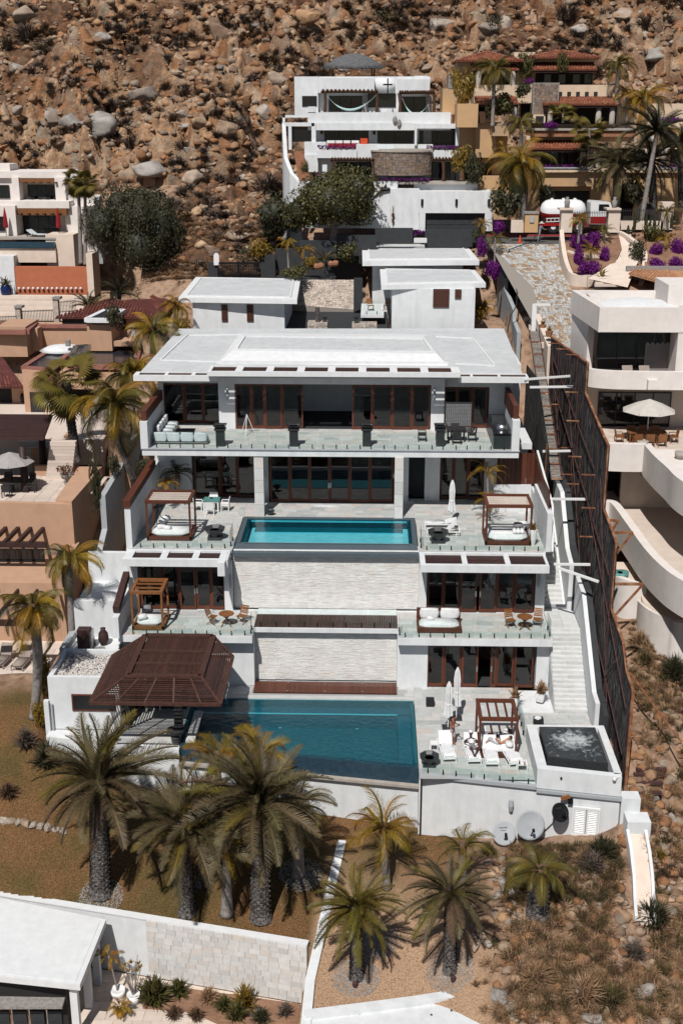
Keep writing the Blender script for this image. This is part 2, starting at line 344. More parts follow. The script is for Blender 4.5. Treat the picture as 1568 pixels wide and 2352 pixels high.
b=n.new('ShaderNodeBump');b.inputs['Strength'].default_value=1;b.inputs['Distance'].default_value=1.2;L.new(t.outputs[0],b.inputs['Height']);L.new(b.outputs[0],n['Principled BSDF'].inputs['Normal'])
# --- terrain
def hillpt(px,py,Y): p=PY(px,py,Y);return (p.x,p.y,p.z)
CP=[]
for px in (-900,-300,200,600,1000,1400,1900,2500):
    for py,Y in ((500,128),(400,138),(200,155),(0,172)): CP.append(hillpt(px,py,Y))
for x in (-150,-80,-30,0,30,80,150): CP += [(x,230,84),(x,330,135)]
CP += [hillpt(480,600,116),hillpt(300,620,114),hillpt(620,590,116),(-32,118,13.6),(-24,112,13.2),(-60,116,13.5),(-20,104,12.5),(-30,96,10.5),(-24,88,8),(-24,76,5),(-22,66,1),
       (-40,100,11),(-50,80,5),(-45,62,.5),(-24,60,.3),(-18.5,62,1),(-20,56.5,.2)]
CP += [(-16,104,13.6),(-5,110,14),(5,112,17),(-12,92,11),(0,92,11),(9,92,12),(0,80,7),(-10,80,7),(8,80,7.5),(0,70,2),(-12,70,2),(8,68,2),(0,62,-1.6),(-12,60,-1.6),(8,61,-1.6),(0,55,-3),(-9,57,-2.6),(9,54,-2.8)]
CP += [(12,112,19.2),(12,118,19.3),(0,120,18.9),(-8,122,19.2),(22,108,19.6),(30,108,19.6),(22,118,20.4),(34,118,20.6),(15,96,17),(16,89,14.6),(28,98,17.6),(28,88,13.5),(36,100,17),(22,80,8),(30,80,9),(18,68,3.6),(26,68,3.2),(40,70,4),(60,90,14),(60,110,20)]
CP += [hillpt(1500,1700,54),hillpt(1450,1850,50.5),hillpt(1480,2050,47),hillpt(1400,2340,40),hillpt(1500,1500,61),hillpt(1568,1600,59),hillpt(1568,1900,51.5),hillpt(1568,2200,44.5),
       hillpt(1200,2330,40.6),hillpt(1232,2110,44.8),hillpt(1350,2000,47.8),hillpt(1380,1940,49.6),hillpt(1120,2000,48.0),(12,56,0),(14,50,-1.4),(20,56,1.0),(30,56,.5),(30,44,-4)]
CP += [(-.5,42.9,-5),(3.5,43,-5),(-12.8,48.3,-4.5),(-8.4,46.2,-4.8),(-4.8,45.3,-5),(-1,40.4,-5.4),(5.5,39.6,-5.6),(-2,48,-4.2),(3,49.5,-3.6),(-8,51,-3.4),(-14,52.5,-2.6),
       hillpt(60,1900,50.5),hillpt(75,1655,56.2),hillpt(20,1760,53.6),(-17,54.6,-.8),(-24,50,-2.6),(-30,54,-.4),(-24,46.5,-4.6)]
CP += [(0,30,-9),(12,32,-8.5),(25,34,-8),(-15,32,-11),(-35,36,-9),(0,15,-17),(-30,15,-18),(30,15,-17),(0,0,-27),(-50,0,-28),(50,0,-28),(0,-30,-34),(-60,-30,-34),(60,-30,-34),(70,50,0),(70,30,-9),(-70,50,-4),(-70,30,-12)]
CPa=np.array(CP,float)
def _tps(P):
    d=np.sqrt(((P[:,None,:2]-P[None,:,:2])**2).sum(-1));K=np.where(d>0,d*d*np.log(np.maximum(d,1e-9)),0)+np.eye(len(P))*2.0
    A=np.zeros((len(P)+3,)*2);A[:-3,:-3]=K;A[:-3,-3]=1;A[:-3,-2:]=P[:,:2];A[-3,:-3]=1;A[-2:,:-3]=P[:,:2].T
    return np.linalg.solve(A,np.concatenate([P[:,2],[0,0,0]]))
TW=_tps(CPa)
def ground_np(x,y):
    x=np.asarray(x,float);y=np.asarray(y,float);z=TW[-3]+TW[-2]*x+TW[-1]*y
    for i in range(len(CPa)):
        r2=(x-CPa[i,0])**2+(y-CPa[i,1])**2
        z=z+TW[i]*.5*r2*np.log(np.maximum(r2,1e-12))
    far=np.clip((x*0+np.abs(x)-60)/60,0,1)
    return z
def wally(x): return 44.5+(x+2.7)*(-3.2/14.6)
def side_x(y): return -2.62+(y-44.5)*.09      # line of the low boundary wall
def fixz(x,y,z):
    pl=(y<wally(x)+.17) & (x<side_x(y)) & (y>34)
    z=np.where(pl,np.minimum(z,-7.75),z)
    for (x0,x1,y0,y1,zm) in CLAMP: z=np.where((x>x0) & (x<x1) & (y>y0) & (y<y1),np.minimum(z,zm),z)
    return z
CLAMP=[(-17.2,12.4,55.2,60,-1.7),(-17.2,12.4,60,64,-.6),(-17,12.2,64,70,1.8),(-16.5,12.2,70,92,4.5),(-16.5,11,92,99,9),(-9.5,2.4,52.6,60,-1.75),(-17,12.2,99,108.5,13.9),(-7.5,-.6,108,116,15.2),
         (-60,-18.2,60.5,72,.2),(-60,-18,72,84,5.5),(13.6,60,64,78,3.0),(-60,-19.3,84,101,6.6),(-16.6,-14,66,80,2.6),(-60,-22,110,125,12.5),(2.4,12,50.2,55.4,-2.4)]
def ground(x,y): return float(fixz(np.array([x]),np.array([y]),ground_np([x],[y]))[0])
def nz(x,y,sc_,seed=0): # vectorised value noise
    x=x/sc_+seed*17.3;y=y/sc_+seed*9.7;xi=np.floor(x).astype(int);yi=np.floor(y).astype(int);fx=x-xi;fy=y-yi
    fx=fx*fx*(3-2*fx);fy=fy*fy*(3-2*fy)
    def h(a,b): return np.modf(np.abs(np.sin(a*127.1+b*311.7+seed*7.7)*43758.5453))[0]
    return (h(xi,yi)*(1-fx)+h(xi+1,yi)*fx)*(1-fy)+(h(xi,yi+1)*(1-fx)+h(xi+1,yi+1)*fx)*fy
xs=np.concatenate([np.arange(-400,-60,20),np.arange(-60,-26,1.2),np.arange(-26,-3.6,.38),np.arange(-3.6,-1.9,.1),np.arange(-1.9,26,.38),np.arange(26,70,1.2),np.arange(70,401,20)])
ys=np.concatenate([np.arange(-60,30,6),np.arange(30,43.8,.36),np.arange(43.8,49.2,.1),np.arange(49.2,62,.36),np.arange(62,112,1.2),np.arange(112,190,.6),np.arange(190,420,12)])
GX,GY=np.meshgrid(xs,ys);GZ=ground_np(GX,GY)
hl=np.clip((GY-112)/10,0,1)
GZ += hl*((nz(GX,GY,9,1)-.5)*3.0+(nz(GX,GY,3.5,2)-.5)*1.2)
rs_=np.clip((GX-5)/4,0,1)*(GY<64)
GZ += rs_*((nz(GX,GY,2.5,5)-.5)*.6+(nz(GX,GY,1.,6)-.5)*.3)
GZ += (GY<62)*(GY>30)*(nz(GX,GY,3,8)-.5)*.12
GZ=fixz(GX,GY,GZ)
GZ=np.where(GY<-50,-36,GZ)
def hgrid(x,y):
    i=int(np.clip(np.searchsorted(xs,x)-1,0,len(xs)-2));j=int(np.clip(np.searchsorted(ys,y)-1,0,len(ys)-2))
    u=(x-xs[i])/(xs[i+1]-xs[i]);v=(y-ys[j])/(ys[j+1]-ys[j])
    return float((GZ[j,i]*(1-u)+GZ[j,i+1]*u)*(1-v)+(GZ[j+1,i]*(1-u)+GZ[j+1,i+1]*u)*v)
def onground(px,py,y0=30,y1=230):     # where the line of sight meets the ground
    d=ray(px,py);p=None;y=y0
    while y<y1:
        t=y/d[1];x=d[0]*t;z=H+d[2]*t
        if z<hgrid(x,y): return Vector((x,y,hgrid(x,y)))
        y += .25 if y<70 else .6
    return None
nY,nX=GX.shape
me=bpy.data.meshes.new('ground')
V=np.stack([GX,GY,GZ],-1).reshape(-1,3)
idx=np.arange(nX*nY).reshape(nY,nX)
Fq=np.stack([idx[:-1,:-1],idx[:-1,1:],idx[1:,1:],idx[1:,:-1]],-1).reshape(-1,4)
def np_mesh(me,V,Fq,tint=None,smooth=False):
    k=Fq.shape[1]
    me.vertices.add(len(V));me.vertices.foreach_set('co',V.astype(np.float32).ravel())
    me.loops.add(Fq.size);me.loops.foreach_set('vertex_index',Fq.astype(np.int32).ravel())
    me.polygons.add(len(Fq));me.polygons.foreach_set('loop_start',np.arange(0,Fq.size,k,dtype=np.int32));me.polygons.foreach_set('loop_total',np.full(len(Fq),k,dtype=np.int32))
    if smooth: me.polygons.foreach_set('use_smooth',np.ones(len(Fq),dtype=bool))
    if tint is not None:
        a=me.attributes.new('tint','FLOAT','FACE');a.data.foreach_set('value',tint.astype(np.float32))
    me.update(calc_edges=True);me.validate()
np_mesh(me,V,Fq,smooth=True)
gm=bpy.data.materials.new('terrain');gm.use_nodes=True;n=gm.node_tree.nodes;L=gm.node_tree.links;pb=n['Principled BSDF'];pb.inputs['Roughness'].default_value=.95;pb.inputs['Specular IOR Level'].default_value=.1
tc=n.new('ShaderNodeTexCoord')
def noi(s,det=6,r=.6):
    t=n.new('ShaderNodeTexNoise');t.inputs['Scale'].default_value=s;t.inputs['Detail'].default_value=det;t.inputs['Roughness'].default_value=r;L.new(tc.outputs['Object'],t.inputs['Vector']);return t.outputs[0]
def rampn(src,stops):
    r=n.new('ShaderNodeValToRGB');e=r.color_ramp.elements;e[0].position=stops[0][0];e[0].color=lin(stops[0][1]);e[1].position=stops[-1][0];e[1].color=lin(stops[-1][1])
    for p,c in stops[1:-1]: q=e.new(p);q.color=lin(c)
    L.new(src,r.inputs[0]);return r.outputs[0]
hillc=rampn(noi(.9),[(.3,(.12,.075,.052)),(.45,(.29,.185,.125)),(.55,(.40,.27,.19)),(.7,(.23,.135,.085))])
lawnc=rampn(noi(14,4,.8),[(.32,(.085,.055,.028)),(.5,(.22,.145,.078)),(.68,(.40,.275,.16))])
lawng=rampn(noi(.35,5),[(.4,(.62,.66,.46)),(.6,(1.,.80,.66))])
lawnt=rampn(noi(15,4,.8),[(.32,(.24,.145,.085)),(.5,(.48,.31,.20)),(.68,(.66,.46,.32))])
at3=n.new('ShaderNodeAttribute');at3.attribute_name='tanlawn';mt=n.new('ShaderNodeMix');mt.data_type='RGBA';L.new(at3.outputs['Fac'],mt.inputs[0]);L.new(lawnt,mt.inputs[7])
ml=n.new('ShaderNodeMix');ml.data_type='RGBA';ml.blend_type='MULTIPLY';ml.inputs[0].default_value=1;L.new(lawnc,ml.inputs[6]);L.new(lawng,ml.inputs[7])
at=n.new('ShaderNodeAttribute');at.attribute_name='lawn'
mx=n.new('ShaderNodeMix');mx.data_type='RGBA';L.new(at.outputs['Fac'],mx.inputs[0]);L.new(hillc,mx.inputs[6]);L.new(ml.outputs[2],mt.inputs[6]);L.new(mt.outputs[2],mx.inputs[7]);L.new(mx.outputs[2],pb.inputs['Base Color'])
bu=n.new('ShaderNodeBump');bu.inputs['Strength'].default_value=.8;bu.inputs['Distance'].default_value=.12;L.new(noi(6,8,.75),bu.inputs['Height']);L.new(bu.outputs[0],pb.inputs['Normal'])
M['terrain']=gm
def sm(v,a,b): return np.clip((v-a)/(b-a),0,1)
lawn=(1-sm(V[:,0]+(nz(V[:,0],V[:,1],1.2,61)-.5)*3+(nz(V[:,0],V[:,1],.4,62)-.5)*1.2,4.0,6.2))*sm(V[:,1],38,39)*(1-sm(V[:,1],58,60))
lawn=np.maximum(lawn,0)
a=me.attributes.new('lawn','FLOAT','POINT');a.data.foreach_set('value',lawn.astype(np.float32))
ta=sm(V[:,0]-side_x(V[:,1]),-.2,.3)*(1-sm(V[:,1]+V[:,0]*.3,46,51))*.9;a=me.attributes.new('tanlawn','FLOAT','POINT');a.data.foreach_set('value',ta.astype(np.float32))
me.materials.append(gm)
go=bpy.data.objects.new('ground',me);COL.objects.link(go);go['kind']='structure'
sea=MB().quad((-3000,-3000,-27),(3000,-3000,-27),(3000,60,-27),(-3000,60,-27));struct(sea,'sea','sea')
def worley(x,y,c,seed,jit=.85):
    xi=np.floor(x/c).astype(int);yi=np.floor(y/c).astype(int);f1=np.full(x.shape,9e9);f2=f1.copy();r1=np.zeros(x.shape);gx=r1.copy();gy=r1.copy()
    def h(a,b,k): return np.modf(np.abs(np.sin(a*127.1+b*311.7+(seed+k)*74.7)*43758.5453))[0]
    for i in (-1,0,1):
        for j in (-1,0,1):
            a,b_=xi+i,yi+j;px=(a+.5+(h(a,b_,1)-.5)*jit)*c;py=(b_+.5+(h(a,b_,2)-.5)*jit)*c;d=np.hypot(x-px,(y-py)*.8);nw=d<f1
            f2=np.where(nw,f1,np.minimum(f2,d));f1=np.where(nw,d,f1);r1=np.where(nw,h(a,b_,3),r1);gx=np.where(nw,(h(a,b_,4)-.5)*(x-px)/c,gx);gy=np.where(nw,(h(a,b_,5)-.5)*(y-py)/c,gy)
    return f1,f2,r1,gx+gy
hx0=np.arange(-68,72,.27);hy0=np.arange(113,190,.27);HX,HY=np.meshgrid(hx0,hy0)
wx=HX+(nz(HX,HY,1.3,41)-.5)*1.0;wy=HY+(nz(HX,HY,1.3,42)-.5)*1.0
HZ=ground_np(HX,HY)+(nz(HX,HY,9,1)-.5)*3.0+(nz(HX,HY,3.5,2)-.5)*1.2
rg=np.clip((nz(HX,HY,14,51)*.6+nz(HX,HY,5,52)*.5-.38)*5,0,1)
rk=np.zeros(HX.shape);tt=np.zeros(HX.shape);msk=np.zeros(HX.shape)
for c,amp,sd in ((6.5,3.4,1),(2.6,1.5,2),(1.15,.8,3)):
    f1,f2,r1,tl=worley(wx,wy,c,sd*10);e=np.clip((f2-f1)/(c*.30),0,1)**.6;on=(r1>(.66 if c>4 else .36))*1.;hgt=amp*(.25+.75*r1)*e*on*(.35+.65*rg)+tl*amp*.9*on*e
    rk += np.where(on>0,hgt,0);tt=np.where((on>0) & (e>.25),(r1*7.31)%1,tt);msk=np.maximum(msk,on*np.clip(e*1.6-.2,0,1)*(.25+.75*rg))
HZ += rk+(nz(HX,HY,.7,9)-.5)*.25
edge=np.clip((HY-113)/3,0,1);HZ=HZ-(1-edge)*1.6
def inbld(x,y): return ((x<-20) & (y<133)) | ((x>-9) & (x<12.5) & (y<135)) | ((x >= 12.5) & (y<131))
HZ=np.where(inbld(HX,HY),HZ-14,HZ)
hme=bpy.data.meshes.new('hillside');idx=np.arange(HX.size).reshape(HX.shape)
np_mesh(hme,np.stack([HX,HY,HZ],-1).reshape(-1,3),np.stack([idx[:-1,:-1],idx[:-1,1:],idx[1:,1:],idx[1:,:-1]],-1).reshape(-1,4))
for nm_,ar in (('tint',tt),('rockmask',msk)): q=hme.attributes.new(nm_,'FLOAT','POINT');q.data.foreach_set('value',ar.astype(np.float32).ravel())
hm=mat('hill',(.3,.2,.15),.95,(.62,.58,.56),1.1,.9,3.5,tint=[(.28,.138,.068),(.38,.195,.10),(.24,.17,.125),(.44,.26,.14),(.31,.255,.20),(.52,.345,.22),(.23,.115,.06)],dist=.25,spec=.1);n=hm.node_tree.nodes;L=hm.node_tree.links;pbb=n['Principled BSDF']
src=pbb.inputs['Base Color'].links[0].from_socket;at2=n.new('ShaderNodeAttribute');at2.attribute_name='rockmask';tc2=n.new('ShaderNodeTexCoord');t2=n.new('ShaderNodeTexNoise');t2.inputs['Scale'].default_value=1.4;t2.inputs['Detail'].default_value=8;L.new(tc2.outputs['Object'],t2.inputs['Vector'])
r2_=n.new('ShaderNodeValToRGB');e=r2_.color_ramp.elements;e[0].position=.35;e[0].color=(.022,.013,.010,1);e[1].position=.70;e[1].color=(.15,.078,.043,1);q=e.new(.5);q.color=(.06,.030,.018,1);L.new(t2.outputs[0],r2_.inputs[0])  # gaps between rocks: dark soil, darkened further as painted shadow
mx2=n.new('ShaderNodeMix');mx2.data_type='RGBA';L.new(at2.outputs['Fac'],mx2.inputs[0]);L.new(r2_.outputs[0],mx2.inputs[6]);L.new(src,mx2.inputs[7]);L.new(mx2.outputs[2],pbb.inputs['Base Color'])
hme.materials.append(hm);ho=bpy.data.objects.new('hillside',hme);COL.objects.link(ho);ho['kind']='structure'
_hg=hgrid
def hgrid(x,y):
    if 116<y<189 and -67<x<71 and not bool(inbld(np.float64(x),np.float64(y))):
        i=int((x+68)/.27);j=int((y-113)/.27);return float(HZ[j,i])
    return _hg(x,y)
# --- scatter helpers
def ico(sub):
    import bmesh
    b=bmesh.new();bmesh.ops.create_icosphere(b,subdivisions=sub,radius=1);b.verts.ensure_lookup_table()
    v=np.array([x.co[:] for x in b.verts]);f=np.array([[x.index for x in q.verts] for q in b.faces]);b.free();return v,f
ICO1=ico(1);ICO2=ico(2);ICO3=ico(3)
def rock_geo(rnd,base=ICO2,cuts=9,flat=.75,lo=.5,hi=.9):
    v=base[0].copy()
    for _ in range(cuts):
        d=np.array([rnd.gauss(0,1) for _ in range(3)]);d /= np.linalg.norm(d);h=rnd.uniform(lo,hi)
        s=v@d;over=np.maximum(s-h,0);v -= over[:,None]*d
    v *= np.array([rnd.uniform(.8,1.2),rnd.uniform(.7,1.1),flat*rnd.uniform(.75,1.1)]);return v,base[1]
def join(name,mname,geos,places,parent=None,tintf=None,smooth=False):
    """geos: (V,F); places: (index, x,y,z, scale xyz, rotation z, tint)"""
    Vs=[];Fs=[];Ts=[];off=0
    for gi,x,y,z,s,rz,tt in places:
        v,f=geos[gi][:2];c,q=math.cos(rz),math.sin(rz)
        sv=v*np.array(s);w_=np.empty_like(sv);w_[:,0]=sv[:,0]*c-sv[:,1]*q+x;w_[:,1]=sv[:,0]*q+sv[:,1]*c+y;w_[:,2]=sv[:,2]+z
        Vs.append(w_);Fs.append(f+off);off += len(v)
        g=geos[gi][2] if len(geos[gi])>2 else 0
        Ts.append(np.clip(np.full(len(f),float(tt))+g,0,1))
    me=bpy.data.meshes.new(name);np_mesh(me,np.concatenate(Vs),np.concatenate(Fs),np.concatenate(Ts),smooth);me.materials.append(M[mname])
    o=bpy.data.objects.new(name,me);COL.objects.link(o)
    if parent: o.parent=parent;o.location=-WO[parent.name]
    return o
def geo_mesh(name,v,f,mname,smooth=False,tint=None):
    me=bpy.data.meshes.new(name);np_mesh(me,v,f,tint,smooth);me.materials.append(M[mname]);return me
def twigs(rnd,n_,spread=1.,up=.9,wd=.035,leaf=0,droop=.0):   # a dry bush / grass tuft of thin blades
    V_=[];F_=[]
    for i in range(n_):
        a=rnd.uniform(0,2*math.pi);e=rnd.uniform(.15,1.)*spread;h=rnd.uniform(.5,1)*up*(1.1-.45*e)
        tip=np.array([math.cos(a)*e,math.sin(a)*e,h-droop*e]);b=np.array([rnd.uniform(-.25,.25)*spread,rnd.uniform(-.25,.25)*spread,0])
        mid=(b+tip)/2+np.array([0,0,.18*h]);sd=np.array([-math.sin(a),math.cos(a),rnd.uniform(-.6,.6)])*wd
        k=len(V_);V_ += [b-sd,b+sd,mid+sd*.8,mid-sd*.8,tip];F_ += [(k,k+1,k+2),(k,k+2,k+3),(k+3,k+2,k+4)]
    return np.array(V_),np.array(F_)
def leafball(rnd,n_,size=.12,hole=.35,flat=.8,lump=4):        # many small leaves through a lumpy volume
    C=[(rnd.uniform(-.5,.5),rnd.uniform(-.5,.5),rnd.uniform(.25,.75),rnd.uniform(.28,.5)) for _ in range(lump*3)]+[(0,0,.5,.55)]
    V_=[];F_=[];T_=[]
    for i in range(n_):
        c=rnd.choice(C);d=Vector((rnd.gauss(0,1),rnd.gauss(0,1),rnd.gauss(0,1))).normalized();r=c[3]*(1-hole*rnd.random()**2)
        p=Vector((c[0]+d.x*r,c[1]+d.y*r,max(.02,(c[2]+d.z*r*.9))*flat))
        nn=(d+Vector((rnd.gauss(0,.5),rnd.gauss(0,.5),rnd.gauss(0,.5)))).normalized();u=nn.orthogonal().normalized();u=(Matrix.Rotation(rnd.uniform(0,6.28),3,nn)@u);v=nn.cross(u)
        s=size*rnd.uniform(.6,1.3);k=len(V_)
        V_ += [p-u*s,p+v*s*.55,p+u*s,p-v*s*.55];F_ += [(k,k+1,k+2),(k,k+2,k+3)];q=rnd.uniform(-.35,.35);T_ += [q,q]
    if n_>1000:
        cs=.66 if n_>2400 else .45
        for c in C:
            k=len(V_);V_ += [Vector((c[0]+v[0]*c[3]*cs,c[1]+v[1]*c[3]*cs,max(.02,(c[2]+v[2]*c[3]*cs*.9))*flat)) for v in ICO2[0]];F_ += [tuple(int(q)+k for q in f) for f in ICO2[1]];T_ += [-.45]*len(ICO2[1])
    return np.array([tuple(x) for x in V_]),np.array(F_),np.array(T_)
# --- rocks on the hillside
RX=random.Random(21)
BLD=[(-60,-21,108,133),(-8.5,12,110,136),(11.5,60,100,140),(-18,12,40,110),(-17.5,-5,104,113.5)]
def inb(x,y): return any(a<x<b and c<y<d for a,b,c,d in BLD)
big=[rock_geo(RX,ICO3,26,.8,.42,.85) for _ in range(8)];med=[rock_geo(RX,ICO2,9) for _ in range(10)];sml=[rock_geo(RX,ICO1,5) for _ in range(8)]
pl=[]
def hillxy():
    while True:
        y=113+(RX.random()**.85)*78;x=RX.uniform(-.33,.34)*y*1.02
        if not inb(x,y): return x,y
for i in range(9500):
    x,y=hillxy();dn=float(nz(np.array([x]),np.array([y]),6,11)[0])
    if RX.random()>.30+dn*1.0: continue
    s=.18+RX.random()**1.8*.55
    if x>26 and y<175: s *= .9
    pl.append((RX.randrange(10) if s>.35 else 10+RX.randrange(8),x,y,hgrid(x,y)+s*.15,(s,s,s*RX.uniform(.7,1.2)),RX.uniform(0,6.28),RX.random()))
for i in range(6500):
    x,y=hillxy();s=RX.uniform(.10,.26)
    pl.append((10+RX.randrange(8),x,y,hgrid(x,y)+s*.1,(s,s,s),RX.uniform(0,6.28),RX.random()))
o=join('small_rocks','rock',med+sml,pl);tag(o,'loose rocks and rubble covering the dry hillside','rocks',kind='stuff')
BM=[[geo_mesh('boulder',g[0],g[1],mm) for g in (big[:6])] for mm in ('rock_r','rock_grey','rock_pale')]
named=[ # px, py, width px, height px, material, label
 (230,290,115,95,1,'huge grey cracked boulder left of centre on the hillside'),(160,275,80,55,1,'wide grey boulder touching the huge cracked one on its left'),(125,265,60,60,1,'rounded grey boulder standing alone above the left white house'),
 (330,205,90,60,1,'pale grey slab shaped boulder high on the left hillside'),(440,120,60,36,0,'orange boulder with a dark hollow under it near the top'),(505,60,90,70,0,'large tan outcrop above the dark cave mouth'),
 (560,230,60,40,0,'round orange boulder in the middle of the hillside'),(640,190,70,46,2,'pale block below the hill crest left of the thatched roof'),(525,310,70,50,0,'round orange boulder beside two others in mid hillside'),(485,320,40,38,0,'small round orange boulder at the left of a row of three'),
 (555,318,52,52,0,'pointed orange boulder at the right of a row of three'),(340,390,120,60,1,'long grey rock shelf above the big green bush'),(440,400,90,50,2,'pale sloping rock behind the big green bush'),(485,578,70,44,0,'orange boulder nearest the roof edge of the left guest building'),
 (560,553,50,28,2,'flat pale boulder behind the black wall'),(45,150,80,40,2,'pale boulder at the far left below the crest'),(60,40,100,46,2,'broad pale outcrop in the top left corner'),(700,50,70,50,0,'orange boulder high above the thatched roof'),
 (840,50,50,40,0,'brown boulder right of the leafy bush on the crest'),(1010,45,80,50,2,'pale cracked outcrop above the tiled villa'),(1120,75,50,34,1,'grey boulder above the tiled roofs'),(1160,40,60,44,2,'pale boulder near the top edge right of centre'),
 (1330,60,70,36,1,'grey slab high on the right hillside'),(1420,30,90,44,2,'pale ledge in the top right of the hillside'),(1500,110,80,50,1,'grey boulder among rubble at the right edge'),(818,128,34,18,2,'pale slab just behind the thatched roof peak'),
 (980,160,40,26,0,'orange boulder left of the tiled villa roof'),(395,520,56,30,2,'pale boulder beside the dark green bush'),(700,330,40,40,0,'orange boulder left of the white villa stair'),(610,250,50,60,2,'pale tall boulder left of the upper white villa')]
for px,py,wd,hg,mm,lab in named:
    p=onground(px,py+hg*.35)
    if p is None: continue
    k=1/scale_at(p.y);i=RX.randrange(6)
    o=inst('boulder',BM[mm][i],None,p+Vector((0,0,-hg*k*.05)),(0,0,RX.uniform(0,6.28)),(wd*k*.55,wd*k*.5,hg*k*.72));tag(o,lab,'boulder','large boulders on the hillside')
cnt=0
labs=['orange brown boulder on the hillside','grey boulder on the hillside','pale boulder on the hillside']
while cnt<265:
    px=RX.uniform(-20,1590);py=RX.uniform(-10,590)
    p=onground(px,py)
    if p is None or p.y<113 or inb(p.x,p.y): continue
    s=RX.uniform(.38,.72) if RX.random()<.75 else RX.uniform(.75,1.25);mm=RX.choice([0,0,0,2,1])
    o=inst('boulder',BM[mm][RX.randrange(6)],None,p+Vector((0,0,s*.05)),(RX.uniform(-.2,.2),RX.uniform(-.2,.2),RX.uniform(0,6.28)),(s*1.15,s,s*RX.uniform(.7,1.1)))
    zn=('left' if px<420 else 'left middle' if px<700 else 'right middle' if px<1150 else 'right')+(' near the top' if py<110 else ' in mid slope' if py<270 else ' low on the slope');tag(o,('small ' if s<.5 else 'mid sized ' if s<.75 else 'large ')+labs[mm]+', '+zn,'boulder',('brown boulders','grey boulders','pale boulders')[mm]+' scattered over the hillside');cnt += 1
tw=[twigs(RX,80,1,.8,.03) for _ in range(6)]
pl=[]
for i in range(7500):
    x,y=hillxy();dn=float(nz(np.array([x]),np.array([y]),5,31)[0])
    if dn<.52 and RX.random()<.9: continue
    s=RX.uniform(.45,1.7);pl.append((RX.randrange(6),x,y,hgrid(x,y),(s,s,s*.9),RX.uniform(0,6.28),RX.random()))
o=join('dry_brush','twig',tw,pl[::2]);tag(o,'grey leafless brush growing between the rocks','brush',kind='stuff')
o=join('dry_brush','twig_brown',tw,pl[1::2]);tag(o,'rust brown dry brush growing between the rocks','brush',kind='stuff')
lb=[leafball(RX,300,.07) for _ in range(3)]
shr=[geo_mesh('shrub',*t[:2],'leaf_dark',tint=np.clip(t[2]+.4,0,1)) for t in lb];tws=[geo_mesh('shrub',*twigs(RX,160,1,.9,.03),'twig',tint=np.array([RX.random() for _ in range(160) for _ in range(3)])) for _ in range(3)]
HB=[(100,110,60,0,'green bush growing against rocks near the top left'),(60,75,100,1,'wide grey bush in the top left of the hill'),(20,100,70,1,'brown brush at the far left hill edge'),(890,45,80,0,'leafy dark green tree like bush near the hill crest'),(300,120,50,1,'grey bush in the upper left of the slope'),
      (300,330,60,1,'dry bush just below the huge grey boulder'),(480,230,60,1,'spiky grey bush mid slope'),(620,430,110,1,'dry bush left of the white villa wall'),(640,470,100,0,'dark bush touching the leafy tree'),(400,540,90,1,'brown bush right of the big green bush'),
      (230,160,60,1,'grey bush beside pale rocks at upper left'),(700,100,60,1,'dry bush on the slope above the white villa'),(1130,60,60,0,'dark bush on the slope above the tiled roofs'),(1300,30,90,1,'brown bush near the top right'),(1480,60,70,1,'dry bush in the right rubble'),(1370,90,70,1,'brown bush above the golden palm'),
      (570,590,90,0,'low green bush beside the black gate wall'),(500,545,60,1,'straw coloured bush behind the orange boulder')]
for px,py,wd,kd,lab in HB:
    p=onground(px,py+wd*.2)
    if p is None: continue
    s=wd/scale_at(p.y)*.55
    o=inst('bush',(shr if kd == 0 else tws)[RX.randrange(3)],None,p,(0,0,RX.uniform(0,6)),(s,s,s*.9));tag(o,lab,'bush','bushes on the hillside')
for px,py,wd,hg,lab in ((500,72,34,20,'black blob as the shade of a cave under the tan outcrop'),(412,107,22,14,'small black blob as the shade of a hollow under the orange boulder')):
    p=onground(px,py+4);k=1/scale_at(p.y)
    o=MB().blob((p.x,p.y,p.z+.2),wd*k*.5,.5,hg*k*.5,j=.12).build('cave_mouth','black_trim');o['kind']='structure'  # solid black blob painted in as the shade of the hollow
# === the white villa
VL=thing('white_villa','big white terraced villa with two pools in the middle of the picture','villa',(-2,60,0))
def fY(x): return 52.13-.18*x       # front line of the lowest terrace
def gY(x): return 52.67-.16*x       # overflow edge of the lower pool
def vp(name,mb,m='white',parent=None,smooth=False): return mb.build(name,m,parent or VL,smooth)
b=MB()
b.prism([(2.45,fY(2.45)+.05),(11.9,50.05),(11.9,61),(2.45,61)],-4.2,-.16)
b.box(-16.7,-13,56.0,61,-3,0-.05)
b.prism([(-16.8,55.05),(-9.7,fY(-9.7)),(-9.7,60),(-16.8,60)],-4.5,-.16)
vp('base_wall',b)
b=MB();b.prism([(-9.75,gY(-9.75)-.02),(2.44,gY(2.44)-.02),(2.44,gY(2.44)+.3),(-9.75,gY(-9.75)+.3)],-4.4,-1.0)
vp('pool_wall',b)
b=MB();b.prism([(-9.75,gY(-9.75)-.26),(2.44,gY(2.44)-.26),(2.44,gY(2.44)+.0),(-9.75,gY(-9.75)+.0)],-1.12,-.98);vp('pool_ledge',b,'concrete')
b=MB();b.prism([(2.44,fY(2.44)-.1),(8.02,fY(8.02)-.1),(8.02,fY(8.02)+.14),(2.44,fY(2.44)+.14)],-.2,-.02);b.prism([(8.02,fY(8.02)-.1),(11.98,49.9),(11.98,50.1),(8.02,fY(8.02)+.1)],-.36,-.2);vp('ledge',b,'grey_wall')
vp('drain_pipe',MB().beam((2.55,fY(2.5)-.05,-.2),(2.55,fY(2.5)-.05,-4),.07,.07),'black_trim')
